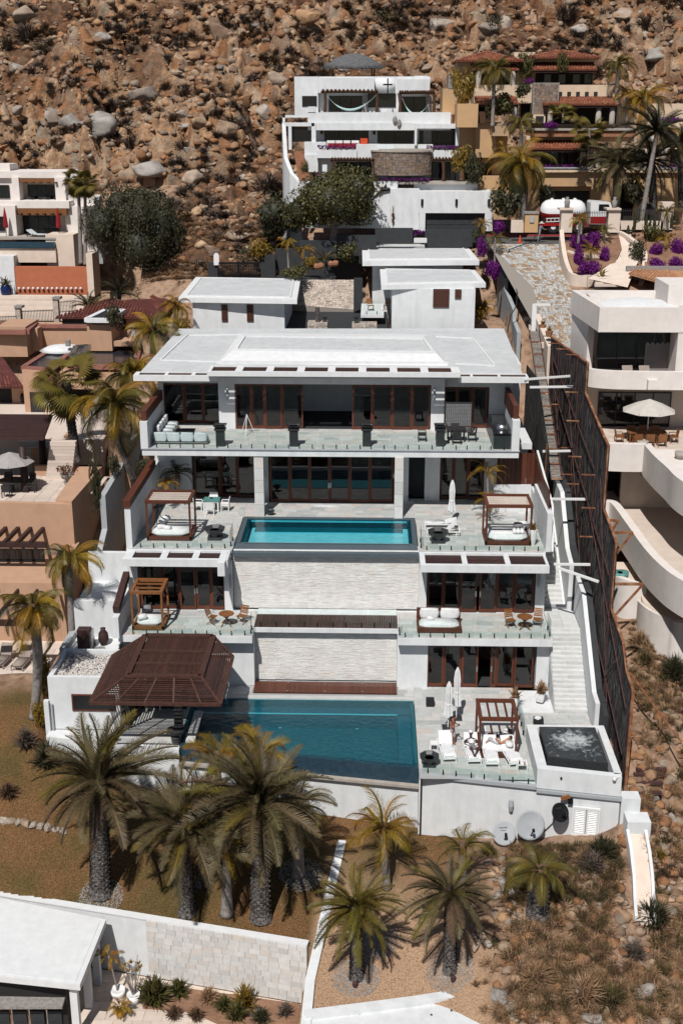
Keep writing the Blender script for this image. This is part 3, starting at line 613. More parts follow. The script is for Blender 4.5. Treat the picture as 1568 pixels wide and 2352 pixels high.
b=MB();b.box(-13.9,-8.3,61.,61.3,0,2.86);b.box(-8.3,-6.5,60.95,63,0,2.86);b.box(1.5,3.2,60.9,66,0,2.84);b.box(9.25,9.95,60.95,66,0,2.84);b.box(3.2,9.25,65.7,66,0,2.84);b.box(-14,10,66,70,-1,6.4);b.box(-14,-6.5,62.9,66,0,2.86);b.box(-6.5,1.5,61.75,66,-.5,3.25);vp('wall',b)
b=MB();b.box(-13.9,-6.5,60.3,64.2,2.88,3.27);b.box(1.5,9.95,60.3,64.2,2.86,3.27);b.box(-6.5,1.5,61.3,64.1,3.1,3.36);vp('slab',b)
b=MB();b.box(-13.95,-13.4,63.9,68,3.27,6.4);b.box(-8.42,-7.95,63.9,66,3.27,6.4);b.box(-13.4,-8.42,67.6,68,3.3,6.4);b.box(2.75,3.2,63.9,66,3.27,6.4);b.box(9.42,9.95,63.9,68,3.27,6.4);b.box(3.2,9.42,67.6,68,3.3,6.4);b.box(-7.95,2.75,64.4,65.28,3.3,6.86)
b.box(-13.4,-8.42,63.9,64.3,6.25,6.4);b.box(3.2,9.42,63.9,64.3,6.25,6.4)
b.box(-8.5,-8.1,61.9,64.0,6.2,6.98) ;vp('wall',b)
def pergola(x0,x1,yf,yb,z,holes,th=.42,nsl=6):
    b=MB();b.box(x0,x1,yf,yf+.28,z-th,z);b.box(x0,x1,yb-.3,yb,z-th,z+.02)
    edges=[x0]+[q for h in holes for q in h]+[x1]
    for i in range(0,len(edges),2): b.box(edges[i],edges[i+1],yf+.28,yb-.3,z-th+.06,z-.004)
    vp('pergola',b)
    for a,c in holes:
        b=MB();n_=nsl
        for k in range(n_):
            y=yf+.28+(yb-.58-yf)*(k+.5)/n_;b.box(a,c,y-(yb-yf-.58)/n_*.44,y+(yb-yf-.58)/n_*.44,z-.2,z-.1+R.uniform(-.01,.01))
        vp('louvre_panel',b,'wood_dark')
X_=lambda px,Y,z: (lambda q: q[0])(PZ(px,1176+F*math.tan(math.atan((H-z)/Y)-TH),z))
def hx(l,Y,z): return [(X_(a,Y,z),X_(c,Y,z)) for a,c in l]
pergola(X_(278,62.5,6.9),X_(522,62.5,6.9),62.45,64.15,6.95,hx([(302,366),(382,440),(455,512)],62.9,6.9))
pergola(X_(965,61.9,6.9),X_(1260,61.9,6.9),61.95,64.15,6.95,hx([(976,1060),(1072,1158),(1170,1250)],62.6,6.9))
b=MB();b.box(-14,-7.95,64.1,74,6.45,6.97);b.box(2.75,9.9,64.1,74,6.45,6.97);b.box(-7.95,2.75,70.0,74,5.2,6.97);vp('slab',b)
b=MB();b.box(-13.9,-11.55,73.7,80,6.97,10.88);b.box(-7.4,-6.6,73.5,80,6.97,10.88);b.box(-11.55,-7.4,79.6,80,6.97,10.88);b.box(-6.6,1.5,79.6,80,6.97,10.88);b.box(1.5,2.35,73.4,80,6.97,10.88);b.box(2.35,3.4,74.3,80,6.97,10.88,m=1);b.box(3.4,4.35,73.5,80,6.97,10.88);b.box(7.2,9.9,73.7,80,6.97,10.88)
b.box(4.35,7.2,79.6,80,6.97,10.88);b.box(-7.4,2.35,72.9,74,10.2,10.88);b.box(-11.55,-7.4,73.7,74,10.3,10.88);b.box(4.35,7.2,73.7,74,10.3,10.88)
b.box(-7.15,-6.62,70.1,70.6,6.97,10.88) ;b.box(1.42,1.9,69.95,70.5,6.97,10.88)
b.box(-14,10,80,90,2,14.6)
mbw=b;mbw.build('wall',['white','charcoal'],VL)
for x0,x1,y0 in ((-7.17,-6.60,70.08),(1.40,1.92,69.93)):      # stone cladding blocks of the two columns
    for k in range(5): piece('stone_block','limestone',VL,x0,x1,y0-.06,y0+.6,6.99+.78*k,6.99+.78*k+.765)
b=MB();b.box(-13.95,8.85,69.95,80,10.88,11.27);b.box(8.85,9.9,72,80,10.88,11.27);vp('slab',b)
vp('ledge',MB().box(-14.0,8.9,69.88,70.12,11.275,11.34),'grey_wall')
b=MB();b.box(-14.0,-13.55,69.9,70.5,11.3,13.0);b.box(-13.95,-13.6,70.5,76,11.3,13.0)
b.box(8.4,8.85,69.95,70.6,11.3,13.2);b.box(8.5,8.85,70.6,76,11.3,13.0)
b.box(-13.9,-13.6,76,80,11.3,14.7);b.box(-9.85,-8.8,75.0,80,11.3,14.7);b.box(3.75,4.6,75.0,80,11.3,14.7);b.box(7.5,9.0,75.6,80,11.3,14.7);b.box(-8.8,3.75,84,84.4,11.3,14.7)
b.box(-13.6,-9.85,76.3,80,14.0,14.7);b.box(-8.8,3.75,75,76,14.25,14.7);b.box(4.6,7.5,75.6,80,14.0,14.7);b.box(-13.6,-9.85,80,80.3,11.3,14.7);b.box(4.6,7.5,80,80.3,11.3,14.7);vp('wall',b)
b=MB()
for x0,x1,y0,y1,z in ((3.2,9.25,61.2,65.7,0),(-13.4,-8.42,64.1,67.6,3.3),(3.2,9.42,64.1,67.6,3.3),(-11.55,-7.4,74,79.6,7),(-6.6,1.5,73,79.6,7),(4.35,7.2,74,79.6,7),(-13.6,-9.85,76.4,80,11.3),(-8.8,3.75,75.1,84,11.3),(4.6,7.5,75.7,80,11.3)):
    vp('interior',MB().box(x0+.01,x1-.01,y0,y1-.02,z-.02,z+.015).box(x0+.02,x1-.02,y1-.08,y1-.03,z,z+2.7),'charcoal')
b=MB();b.box(-5,-3,76,77,7,7.8);b.box(-1.5,.5,76.5,77.4,7,7.8);b.box(5,6.6,76.5,77.4,7,7.9);b.box(-12.4,-10.6,78,78.9,11.3,12.1);b.box(3.9,5.3,63.2,64,0,.9) ;b.box(5,7,66,66.8,3.3,4.1);vp('interior_furniture',b,'fabric_grey')
def leaf(x0,x1,Y,z0,z1,m='wood_red',fw_=.11,hand=0,lat=False):
    b=MB();b.box(x0,x0+fw_,Y,Y+.09,z0,z1);b.box(x1-fw_,x1,Y,Y+.09,z0,z1);b.box(x0+fw_,x1-fw_,Y+.002,Y+.088,z1-fw_,z1);b.box(x0+fw_,x1-fw_,Y+.002,Y+.088,z0,z0+fw_*1.7)
    d=b.build('sliding_door',m,VL)
    p=MB().box(x0+fw_-.01,x1-fw_+.01,Y+.035,Y+.055,z0+fw_*1.6,z1-fw_+.01).build('pane','glass',d)
    if hand: MB().box(*((x0+.02,x0+.09) if hand<0 else (x1-.09,x1-.02)),Y-.03,Y,z0+.95,z0+1.3).build('handle','steel',d)
def doors(xs_,Y,z0,z1,m='wood_red',gaps=(),hands={},st=.1):
    for i in range(len(xs_)-1):
        if i in gaps: continue
        leaf(xs_[i]+.005,xs_[i+1]-.005,Y+(st if i % 2 else 0),z0+.02,z1,m,hand=hands.get(i,0))
def lsp(a,c,n_): return [a+(c-a)*i/n_ for i in range(n_+1)]
pxs=lambda l,Y,z: [X_(q,Y,z) for q in l]
doors(pxs([979,1018,1058,1096,1124,1138,1178,1222],61,.8),61.02,0,2.84,gaps=(3,),hands={2:1,4:-1})
doors(pxs([980,1017,1055,1093,1098,1138,1178,1222],64,3.8),63.98,3.3,6.25,gaps=(3,),hands={2:1,4:-1})
doors(pxs([322,372,412,450,485,518],64,3.8),63.98,3.3,6.25,hands={2:1,3:-1})
doors(pxs([446,505,545,590],73.8,8),73.78,7,10.28)
doors(pxs([620,666,711,757,803,849,902],73,8),72.92,7,10.18,hands={2:1,3:-1})
doors(pxs([1010,1040,1073,1108],73.8,8),73.78,7,10.28)
doors(pxs([375,423,466,508],76.3,12),76.28,11.3,13.98)
doors(pxs([540,578,608,648,696],75,12),74.98,11.3,14.22)
doors(pxs([808,855,900,945,986],75,12),74.98,11.3,14.22)
doors(pxs([1019,1048,1083,1116],75.6,12),75.58,11.3,13.98)
b=MB()
x0,x1=X_(735,81,12),X_(806,81,12)
for cx0,cx1 in ((x0,(x0+x1)/2-.25),((x0+x1)/2+.25,x1)):
    for i in range(9):
        q=cx0+(cx1-cx0)*i/8;b.box(q-.03,q+.03,80.9,80.95,11.3,14.4)
    for k in range(18): q=11.4+k*.17;b.box(cx0,cx1,80.88,80.93,q-.03,q+.03)
vp('lattice_door',b,'grey_wall')
b=MB();z=15.1
xl0,xr0,yf=X_(305,73.6,z),X_(1212,73.4,z),73.35
holesL=hx([(317,376),(384,438),(447,474)],73.7,z);holesR=hx([(1056,1079),(1085,1142),(1148,1206)],73.7,z)
b.prism([(xl0+.25,74.45),(xr0-.25,74.45),(PZ(1155,752,z)[0],91.5),(PZ(410,757,z)[0],90.8)],z-.34,z);vp('roof',b,'roof_white')
def strip(x0,x1,holes,y0,y1,z,th=.36):
    b=MB();b.box(x0,x1,y0,y0+.2,z-th,z);b.box(x0,x1,y1-.12,y1,z-th,z);ed=[x0]+[q for h in holes for q in h]+[x1]
    for i in range(0,len(ed),2): b.box(ed[i],ed[i+1],y0+.2,y1-.12,z-th+.05,z-.004)
    vp('eave_pergola',b,'roof_trim')
    for a,c in holes:
        b=MB()
        for k in range(5): y=y0+.24+(y1-y0-.36)*(k+.5)/5;b.box(a,c,y-.08,y+.08,z-.14,z-.06)
        vp('louvre_panel',b,'wood_slat')
strip(xl0,X_(498,73.5,z),holesL,73.35,74.5,z+.02)
strip(X_(1052,73.5,z),xr0,holesR,73.35,74.5,z+.02)
hc=hx([((600+a/1.206)/1.542,(600+c/1.206)/1.542) for a,c in ((180,281),(312,413),(444,545),(577,676),(708,807),(840,940),(972,1071),(1104,1202))],73.6,15.3)
strip(X_(476,73.2,15.3),X_(1056,73.2,15.3),hc,73.0,74.9,15.46,.3)
b=MB()
q=[PZ(499,835,15.1),PZ(1029,840,15.1),PZ(985,768,15.1),PZ(552,765,15.1)];t=[PZ(534,805,15.6),PZ(1003,812,15.6),PZ(972,773,15.6),PZ(560,771,15.6)]
b.add(q+t,[(0,1,5,4),(1,2,6,5),(2,3,7,6),(3,0,4,7),(4,5,6,7)]);b.box(q[0].x,q[1].x,q[0].y-.12,q[0].y-.01,15.1,15.3);vp('raised_roof',b,'roof_trim')
b=MB()
b.prism([tuple(x)[:2] for x in (PZ(545,800,15.62),PZ(995,806,15.62),PZ(968,776,15.62),PZ(566,774,15.62))],15.6,15.63);vp('roof_membrane',b,'roof_white')
b=MB()
def curb(pts,z,w_=.12,h_=.07):
    P=[PZ(x,y,z) for x,y in pts]
    for i in range(len(P)-1): b.beam(P[i],P[i+1],w_,h_*2)
curb([(370,827),(430,770)],15.1);curb([(372,828),(512,832)],15.1);curb([(1135,840),(1085,778)],15.1);curb([(1045,836),(1137,841)],15.1);curb([(545,800),(562,773),(972,779),(990,806)],15.64)
curb([(435,771),(560,769)],15.1);curb([(1000,774),(1085,778)],15.1)
vp('roof_curb',b,'roof_trim')
b=MB();b.beam((-13.78,70.1,13.3),(-13.78,76,13.3),.32,.62);vp('timber_cap',b,'wood_red')
b=MB();b.beam((8.62,70.4,13.5),(8.62,75.6,13.5),.3,1.0);vp('timber_cap',b,'wood_red')
b=MB();b.box(-14.0,-13.65,64.2,80,6.97,9.45);b.box(9.9,10.2,64.2,70,6.97,9.25);b.box(9.9,10.2,70,80,6.97,8.6);b.box(7.6,9.9,71.4,71.7,6.97,8.75);vp('side_wall',b)
vp('wall_slot',MB().box(-13.64,-13.6,66.6,66.8,8.0,9.0),'metal_white')
b=MB();b.beam((-13.83,64.1,9.66),(-13.83,72.5,9.66),.4,.42);vp('timber_cap',b,'wood_red')
for k in range(22):
    y=70.2+k*.36;piece('screen_board','wood_red',VL,10.05,10.11,y,y+.33,8.62,10.6)
for k in range(9):
    x=7.75+k*.26;piece('screen_board','wood_red',VL,x,x+.24,71.5,71.56,8.78,10.75)
for k in range(14):
    y=65.0+k*.36;piece('screen_board','wood_red',VL,10.05,10.11,y,y+.33,9.28,10.3-.0*k)
b=MB();b.beam((-13.95,60.4,4.75),(-13.95,63.6,5.6),.35,.4);vp('timber_cap',b,'wood_dark')
b=MB();b.box(-16.6,-13.9,61.6,62,-.2,4.75);b.box(-14.1,-13.75,59.9,64,3.27,4.5);b.box(-16.6,-13.9,65.5,65.8,3.3,6.2);b.box(-16.6,-14.,62,66,4.2,4.4);vp('court_wall',b)
b=MB();b.box(-16.7,-13.,55.8,56.05,0-.1,2.9);b.box(-16.7,-16.45,56.05,59.3,-.1,2.9);b.box(-16.45,-12.3,59.1,59.3,0,2.9);b.box(-16.45,-13.,56.05,59.1,2.3,2.55);b.box(-13.2,-13,56.05,57.8,0,2.9);vp('bath_house_wall',b)
b=MB();b.box(-15.5,-15.42,55.72,55.8,1.0,1.95);b.box(-13.3,-13.22,55.72,55.8,1.0,1.95);b.box(-15.42,-13.3,55.73,55.79,1.87,1.95);b.box(-15.42,-13.3,55.73,55.79,1.0,1.08);wf=b.build('window','wood_red',VL)
MB().box(-15.42,-13.3,55.75,55.79,1.08,1.87).build('pane','lacquer_black',wf)
vp('gutter',MB().box(-16.95,-16.7,55.6,55.85,-2.5,1.6),'white');vp('downpipe',MB().cyl((-16.55,55.7,-2.6),(-16.55,55.7,1.4),.05),'grey_wall')
pg=rock_geo(random.Random(4),ICO1,3,.7);PR=random.Random(5)
pl=[(PR.randrange(2),PR.uniform(-16.4,-13.1),PR.uniform(56.1,59.05),2.6+PR.uniform(0,.12),(PR.uniform(.06,.11),PR.uniform(.06,.11),.07),PR.uniform(0,6),PR.random()) for _ in range(2300)]
stuff(join('pebbles','pebble',[pg,rock_geo(random.Random(9),ICO1,4,.7)],pl,VL))
def ledger(x0,x1,Y,z0,z1,seed,ch=.062):
    r=random.Random(seed);b=MB();z=z0
    while z<z1-.01:
        h=ch*r.uniform(.8,1.25);h=min(h,z1-z);x=x0-r.uniform(0,.3)
        while x<x1:
            l=r.uniform(.16,.55);a,c=max(x,x0),min(x+l,x1)
            if c-a>.02: b.box(a+.003,c-.003,Y-r.uniform(.012,.032),Y+.05,z+.001,z+h-.001,t=r.random()*.82+(.18 if r.random()<.1 else 0))
            x += l
        z += h
    o=stuff(b.build('stone_strip','ledger',VL));return o
ledger(-7.95,2.75,64.35,3.3,6.86,1);ledger(-6.5,1.5,61.7,0.02,3.1,2)
b=MB();b.box(-7.99,-7.93,64.2,64.4,3.3,6.9);vp('shadow_gap',b,'charcoal')  # charcoal strip painted in as shadow where the stone meets the pier
for k in range(80):
    x=-6.5+k*.1;piece('plank','wood_slat',VL,x+.008,x+.092,61.4,63.15,3.37,3.42)
for k in range(80):
    x=-6.5+k*.1;piece('plank','wood_red',VL,x+.004,x+.096,59.95,61.3,.04,.09)
for xx in (-4.6,-2.5,-.4):
    for yy,zz in ((60.1,.09),(61.1,.09)): vp('deck_light',MB().lathe((xx,yy,zz),[(.06,0),(.06,.02)],8),'steel')
pool3=thing('upper_pool','narrow turquoise pool on the upper terrace of the white villa','pool',(-2.6,67.6,5.7))
xa,xb=-7.6,2.42
b=MB();b.box(xa,xb,65.5,69.8,5.55,5.7);b.box(xa-.02,xa+.2,65.3,69.9,5.6,6.9);b.box(xb-.2,xb+.02,65.3,69.9,5.6,6.9);b.box(xa+.2,xb-.2,69.6,69.9,5.6,6.9);b.box(xa+.2,xb-.2,65.3,65.52,5.6,6.92);b.build('basin','pool_tile_up',pool3)
b=MB();b.box(xa+.5,xb-.5,68.7,69.6,5.7,6.45);b.build('step','pool_tile',pool3)
b=MB();b.box(xa-.25,xa+.02,65.3,70.0,6.9,7.0);b.box(xb-.02,xb+.25,65.3,70.0,6.9,7.0);b.box(xa+.02,xb-.02,69.8,70.0,6.9,7.0);b.build('coping','wet_tile',pool3)
b=MB();b.add([(xa-.25,65.5,6.93),(xb+.25,65.5,6.93),(xb+.3,64.0,6.82),(xa-.3,64.0,6.82),(xa-.25,65.5,6.3),(xb+.25,65.5,6.3),(xb+.3,64.0,6.6),(xa-.3,64.0,6.6)],[(3,2,1,0),(4,5,6,7),(3,7,6,2),(0,4,7,3),(1,2,6,5),(0,1,5,4)]);b.build('overflow_edge','wet_tile',pool3)
MB().box(xa+.5,xb-.5,68.66,68.7,6.4,6.46).build('step_edge','pool_line',pool3);MB().box(xa+.25,xb-.25,69.55,69.6,6.8,6.9).build('tile_line','pool_line',pool3)
MB().quad((xa+.02,65.52,6.935),(xb-.02,65.52,6.935),(xb-.02,69.8,6.935),(xa+.02,69.8,6.935)).build('water','water',pool3)
pool1=thing('lower_pool','large deep teal infinity pool on the lowest terrace','pool',(-3.5,56,-1.5))
def py_(x,d): return (x,gY(x)+d)
b=MB();b.prism([py_(-9.6,.3),py_(2.3,.3),(2.3,59.4),(-9.6,59.4)],-1.55,-1.4);b.box(-9.75,-9.55,54.6,59.4,-1.5,-.06);b.box(-9.6,2.35,59.3,59.5,-1.5,-.1);b.box(2.2,2.4,52.8,59.4,-1.5,-.1);b.build('basin','pool_tile',pool1)
b=MB();b.box(-9.5,2.2,58.6,59.3,-1.4,-.5);b.box(1.5,2.2,53,58.6,-1.4,-.6);b.box(-9.5,-7.,58,58.6,-1.4,-.9);b.build('step','pool_step',pool1)
MB().box(-9.3,1.5,58.56,58.6,-.55,-.49).build('step_edge','pool_line',pool1)
b=MB();b.prism([py_(-9.75,0),py_(2.42,0),py_(2.42,.3),py_(-9.75,.3)],-1.05,-.09);b.build('overflow_wall','pool_dark_tile',pool1)
MB().add([(-9.6,gY(-9.6)+.02,-.07),(2.3,gY(2.3)+.02,-.07),(2.3,59.4,-.07),(-9.6,59.4,-.07)],[(0,1,2,3)]).build('water','water',pool1)
b=MB();b.box(-9.6,2.6,59.4,59.75,-.3,0.0);b.build('coping','tile_floor',pool1)
for px,py in ((643,1656),(820,1658),(815,1736),(884,1741),(710,1605),(800,1608),(893,1612)):
    p=PZ(px,py,-1.0);MB().lathe((p.x,p.y,-1.399),[(.09,0),(.09,.02)],8).build('pool_light','metal_white',pool1)
jac=thing('hot_tub','square black tiled whirlpool with foaming water at the lower right corner','hot tub',(9.9,52.3,.9))
b=MB();b.prism([(8.02,fY(8)),(11.9,50.0),(11.9,50.35),(8.5,51.0),(8.5,55.05),(8.02,55.05)],-.15,.9);b.box(11.6,11.95,50.3,55.05,-.15,.9);b.box(8.5,11.6,54.75,55.05,-.15,.9);b.build('surround','white',jac)
b=MB();b.prism([(8.5,51.0),(11.6,50.35),(11.6,54.75),(8.5,54.75)],.2,.3);b.build('tray','dark_pool',jac)
b=MB();b.prism([(8.62,51.7),(11.45,51.1),(11.45,51.25),(8.62,51.85)],.3,.98);b.box(8.62,8.75,51.8,54.7,.3,.98);b.box(11.32,11.45,51.25,54.7,.3,.98);b.box(8.75,11.32,54.6,54.7,.3,.98);b.build('basin_wall','granite',jac)
jr=random.Random(3);N=40;fv=[];ft=[]
for j in range(N+1):
    for i in range(N+1):
        x=8.7+2.68*i/N;y0=51.75-(x-8.62)*.21;y=y0+(54.62-y0)*j/N
        d=math.hypot((x-10.1)/1.1,(y-53.3)/1.0);k=max(0,1-d);h=.985+k*(.10*mnoise.noise((x*3.2,y*3.2,1))+.07*mnoise.noise((x*8,y*8,2)))
        fv.append((x,y,h))
ff=[(j*(N+1)+i,j*(N+1)+i+1,(j+1)*(N+1)+i+1,(j+1)*(N+1)+i) for j in range(N) for i in range(N)]
m=mat('foam',(.03,.035,.04),.12);n=m.node_tree.nodes;L=m.node_tree.links
tc=n.new('ShaderNodeTexCoord');t=n.new('ShaderNodeTexNoise');t.inputs['Scale'].default_value=2.6;t.inputs['Detail'].default_value=8;t.inputs['Distortion'].default_value=1.2;L.new(tc.outputs['Object'],t.inputs['Vector'])
gr=n.new('ShaderNodeTexGradient');gr.gradient_type='SPHERICAL';mp=n.new('ShaderNodeMapping');mp.inputs['Location'].default_value=(-.2/1.25,-1.0/1.25,0);mp.inputs['Scale'].default_value=(.72,.8,.01);L.new(tc.outputs['Object'],mp.inputs[0]);L.new(mp.outputs[0],gr.inputs[0])
ad=n.new('ShaderNodeMath');ad.operation='MULTIPLY';sm_=n.new('ShaderNodeMath');sm_.operation='ADD';L.new(gr.outputs[1],ad.inputs[0]);ad.inputs[1].default_value=.45;L.new(ad.outputs[0],sm_.inputs[0]);L.new(t.outputs[0],sm_.inputs[1])
r=n.new('ShaderNodeValToRGB');r.color_ramp.elements[0].position=.58;r.color_ramp.elements[0].color=(.035,.04,.045,1);r.color_ramp.elements[1].position=.95;r.color_ramp.elements[1].color=(.45,.47,.48,1);L.new(sm_.outputs[0],r.inputs[0]);L.new(r.outputs[0],n['Principled BSDF'].inputs['Base Color'])
MB().add(fv,ff).build('water','foam',jac,True)
def paving(name,x0,x1,y0,y1,z,skip=lambda x0,x1,y0,y1: False,tw=.9,td=.45,m='tile_floor',base='tile_mortar',clip=None,seed=1,h=.02):
    r=random.Random(seed);s=struct(MB().box(x0,x1,y0,y1,z-.05,z-.022),name,base);WO[s.name]=Vector((0,0,0))
    T=[];row=0;y=y0
    while y<y1-.02:
        yy=min(y+td,y1);x=x0-(tw*.5 if row % 2 else 0)-r.uniform(0,.1)
        while x<x1-.01:
            a,c=max(x,x0),min(x+tw*r.choice([1,1,1,.66]),x1)
            if c-a>.05 and not skip(a,c,y,yy): T.append((a,c,y,yy))
            x=c if c<x1 else x1
            if c == x1: break
        y += td;row += 1
    T.sort(key=lambda q: q[2])
    for q in T[:300]: piece('paving_tile',m,s,q[0]+.006,q[1]-.006,q[2]+.006,q[3]-.006,z-h,z+r.uniform(-.001,.001))
    if len(T)>300:
        b=MB()
        for q in T[300:]: b.box(q[0]+.006,q[1]-.006,q[2]+.006,q[3]-.006,z-h,z)
        stuff(b.build('paving_tile',m,s))
    return s
ov=lambda a,c,d,e,R_: not (c <= R_[0]+.01 or a >= R_[1]-.01 or e <= R_[2]+.01 or d >= R_[3]-.01)
paving('pool_terrace',2.45,8.02,51.2,61.0,0,skip=lambda a,c,d,e: d<fY((a+c)/2)+.02,seed=1)
paving('stair_landing',8.06,11.7,55.1,58.05,0,seed=2)
paving('bar_terrace',-13.0,-9.75,54.3,60.9,0,skip=lambda a,c,d,e: d<fY((a+c)/2),seed=3)
paving('pool_edge_path',-9.75,2.45,59.78,61.0,0,skip=lambda a,c,d,e: ov(a,c,d,e,(-6.5,1.5,59.9,61.4)),seed=4,td=.4)
paving('left_balcony',-13.6,-6.52,60.35,63.9,3.3,seed=5)
paving('right_balcony',1.52,9.9,60.35,63.9,3.3,seed=6)
paving('left_pool_terrace',-13.65,-7.9,64.2,73.7,7,seed=7)
paving('right_pool_terrace',2.72,9.88,64.2,73.7,7,seed=8)
paving('centre_terrace',-7.88,2.7,70.0,72.9,7,seed=9)
paving('top_balcony',-13.55,8.5,70.15,75.9,11.3,skip=lambda a,c,d,e: d>74.9 and -9.85<(a+c)/2<4.6,seed=10)
ST=struct(MB().xslab(9.96,11.7,[(58.05,-.1),(61.9,3.1),(64.8,3.15),(64.8,-.1)]).xslab(9.96,11.7,[(64.8,2),(64.8,3.2),(71,6.8),(71,2)]),'stairway','white');WO[ST.name]=Vector((0,0,0))
for k in range(18):
    y=58.1+k*.213;z1=(k+1)*3.3/18
    for x0,x1 in ((9.97,10.8+.25*((k*7)%3-1)),(10.8+.25*((k*7)%3-1),11.7)): piece('step','stair_stone',ST,x0+.004,x1-.004,y,y+.26,z1-.22,z1)
for j,y in enumerate(np.arange(61.93,64.6,.45)):
    for i,x in enumerate(np.arange(9.97,11.6,.86)): piece('paving_tile','stair_stone',ST,x+.005,min(x+.855,11.7),y+.005,y+.445,3.28,3.305)
for k in range(20):
    y=64.85+k*.3;z1=3.3+(k+1)*3.7/20;piece('step','stair_stone',ST,9.97,11.2,y,y+.34,z1-.22,z1)
struct(MB().box(9.96,11.7,64.78,64.84,3.3,3.5),'riser','grey_wall')
w1=MB();w1.xslab(11.72,11.95,[(56.3,-.5),(66,-.5),(66,3.6),(64.6,5.5),(62.1,5.3),(57.4,1.6),(56.3,1.5)])
w1.xslab(11.35,11.6,[(64.4,3.0),(72,3),(72,9.1),(69.2,9.0),(66.2,6.5),(64.4,6.1)])
solo(w1,'stair_wall','white','white stepped parapet along the outer side of the long stair','wall')
w1=MB();w1.xslab(11.96,12.25,[(56.2,-.8),(66,-.8),(66,3.8),(64.6,5.7),(62.1,5.5),(57.4,1.8),(56.2,1.65)]);w1.xslab(11.62,11.95,[(64.3,3.2),(80,3.2),(80,11.5),(72,9.3),(69.2,9.2),(66.2,6.7),(64.3,6.3)])
w1.xslab(11.97,12.2,[(55.2,-.8),(56.2,-.8),(56.2,1.6),(55.2,1.4)])
solo(w1,'outer_wall','charcoal','dark charcoal stepped wall between the stair and the reed screen','wall')
def railing(label,pts,h=1.05,pan=1.45,sp=2,base=0):
    p0=Vector(pts[0]);t=thing('glass_railing',label,'railing',p0)
    for i in range(len(pts)-1):
        a=Vector(pts[i]);c=Vector(pts[i+1]);Ln=(c-a).length;n_=max(1,round(Ln/pan));e=(c-a)/n_
        for k in range(n_):
            q0=a+e*k+e.normalized()*.02;q1=a+e*(k+1)-e.normalized()*.02;up=Vector((0,0,h))
            side=e.cross(Vector((0,0,1))).normalized()*.008
            MB().add([q0-side+Vector((0,0,.08)),q1-side+Vector((0,0,.08)),q1-side+up,q0-side+up,q0+side+Vector((0,0,.08)),q1+side+Vector((0,0,.08)),q1+side+up,q0+side+up],[(0,1,2,3),(5,4,7,6),(4,0,3,7),(1,5,6,2),(3,2,6,7),(4,5,1,0)]).build('glass_panel','glass_rail',t)
            for f in ((.22,.78) if sp == 2 else (.5,)):
                s=q0+(q1-q0)*f;MB().cyl(s,s+Vector((0,0,.26)),.035,n=6).build('post','metal_black',t)
    return t
railing('glass balustrade along the front edge of the lowest terrace',[(2.55,fY(2.55)+.06,0),(7.95,fY(7.95)+.06,0)])
railing('glass balustrade beside the canopied daybed next to the hot tub',[(7.95,55.2,0),(7.95,58.6,0)],1.1)
railing('glass balustrade on the left balcony behind the brown pavilion roof',[(-13.4,60.42,3.3),(-6.6,60.42,3.3),(-6.6,61.4,3.3)])
railing('glass balustrade along the narrow wood walkway between the stone walls',[(-6.5,61.45,3.42),(1.45,61.45,3.42)])
railing('glass balustrade of the right balcony with the white sofa',[(1.6,61.4,3.3),(1.6,60.42,3.3),(9.85,60.42,3.3),(9.85,61.9,3.3)])
railing('glass balustrade at the left of the upper pool above the brown louvres',[(-13.5,64.25,7),(-8.05,64.25,7),(-8.05,65.9,7)])
railing('glass balustrade at the right of the upper pool above the brown louvres',[(2.85,65.9,7),(2.85,64.25,7),(9.8,64.25,7)])
railing('long glass balustrade along the front of the top balcony',[(-13.4,70.1,11.34),(8.3,70.1,11.34)])
railing('tall leaning glass panel at the side of the lower right doors',[(9.96,60.3,0),(9.96,61.9,1.2)],1.2)
for i,(a,c,lab) in enumerate(((( 9.4,73.3,15.0),(12.6,74.5,15.0),'upper white steel arm reaching from the roof to the reed screen'),((9.7,72.9,14.6),(12.9,73.2,14.6),'white steel arm at the front right roof corner'),((10.6,72.2,10.7),(12.6,72.2,10.75),'white steel arm beside the brown timber screen top'),
      ((10.4,66.2,9.5),(12.5,66.2,9.5),'white steel arm level with the small column canopy daybed'),((10.1,62.3,6.95),(12.1,62.3,6.95),'straight white steel arm by the lower right louvre roof'),((10.2,62.1,6.85),(12.3,60.6,6.6),'slanting white steel arm by the lower right louvre roof'))):
    solo(MB().beam(a,c,.12,.12),'steel_arm','metal_white',lab,'steel arm')
b=MB();b.beam((10.28,72.2,10.7),(10.28,65.0,9.45),.12,.14);b.beam((10.28,65.0,9.45),(10.28,64.2,7),.12,.14);vp('steel_rail',b,'metal_white')
# --- pavilion over the bar
PV=thing('pool_pavilion','dark brown hipped timber pavilion shading the bar beside the lower pool','pavilion',(-10.5,56,0))
ze,zt=2.9,3.75
E=[PZ(203,1622,ze),PZ(486,1627,ze),PZ(521,1504,ze)];x0,x1=E[0].x,-7.35;y0=52.95;y1=59.4;E=[Vector((x0,y0,ze)),Vector((x1,y0,ze)),Vector((x1,y1-.9,ze)),Vector((x0,y1-.9,ze))]
T_=[Vector((-12.2,54.35,zt)),Vector((-8.5,54.35,zt)),Vector((-8.5,59.3,zt)),Vector((-12.2,59.3,zt))]
b=MB()
for i in range(4): b.beam(T_[i],T_[(i+1)%4],.3,.12)
for yy in (55.8,57.3): b.beam((T_[0].x,yy,zt-.02),(T_[1].x,yy,zt-.02),.16,.12)
b.build('top_frame','wood_slat',PV)
for k in range(48):
    x=T_[0].x+.15+k*(T_[1].x-T_[0].x-.3)/48;MB().box(x,x+.06,54.4,59.25,zt-.16,zt-.09).build('slat','wood_slat',PV)
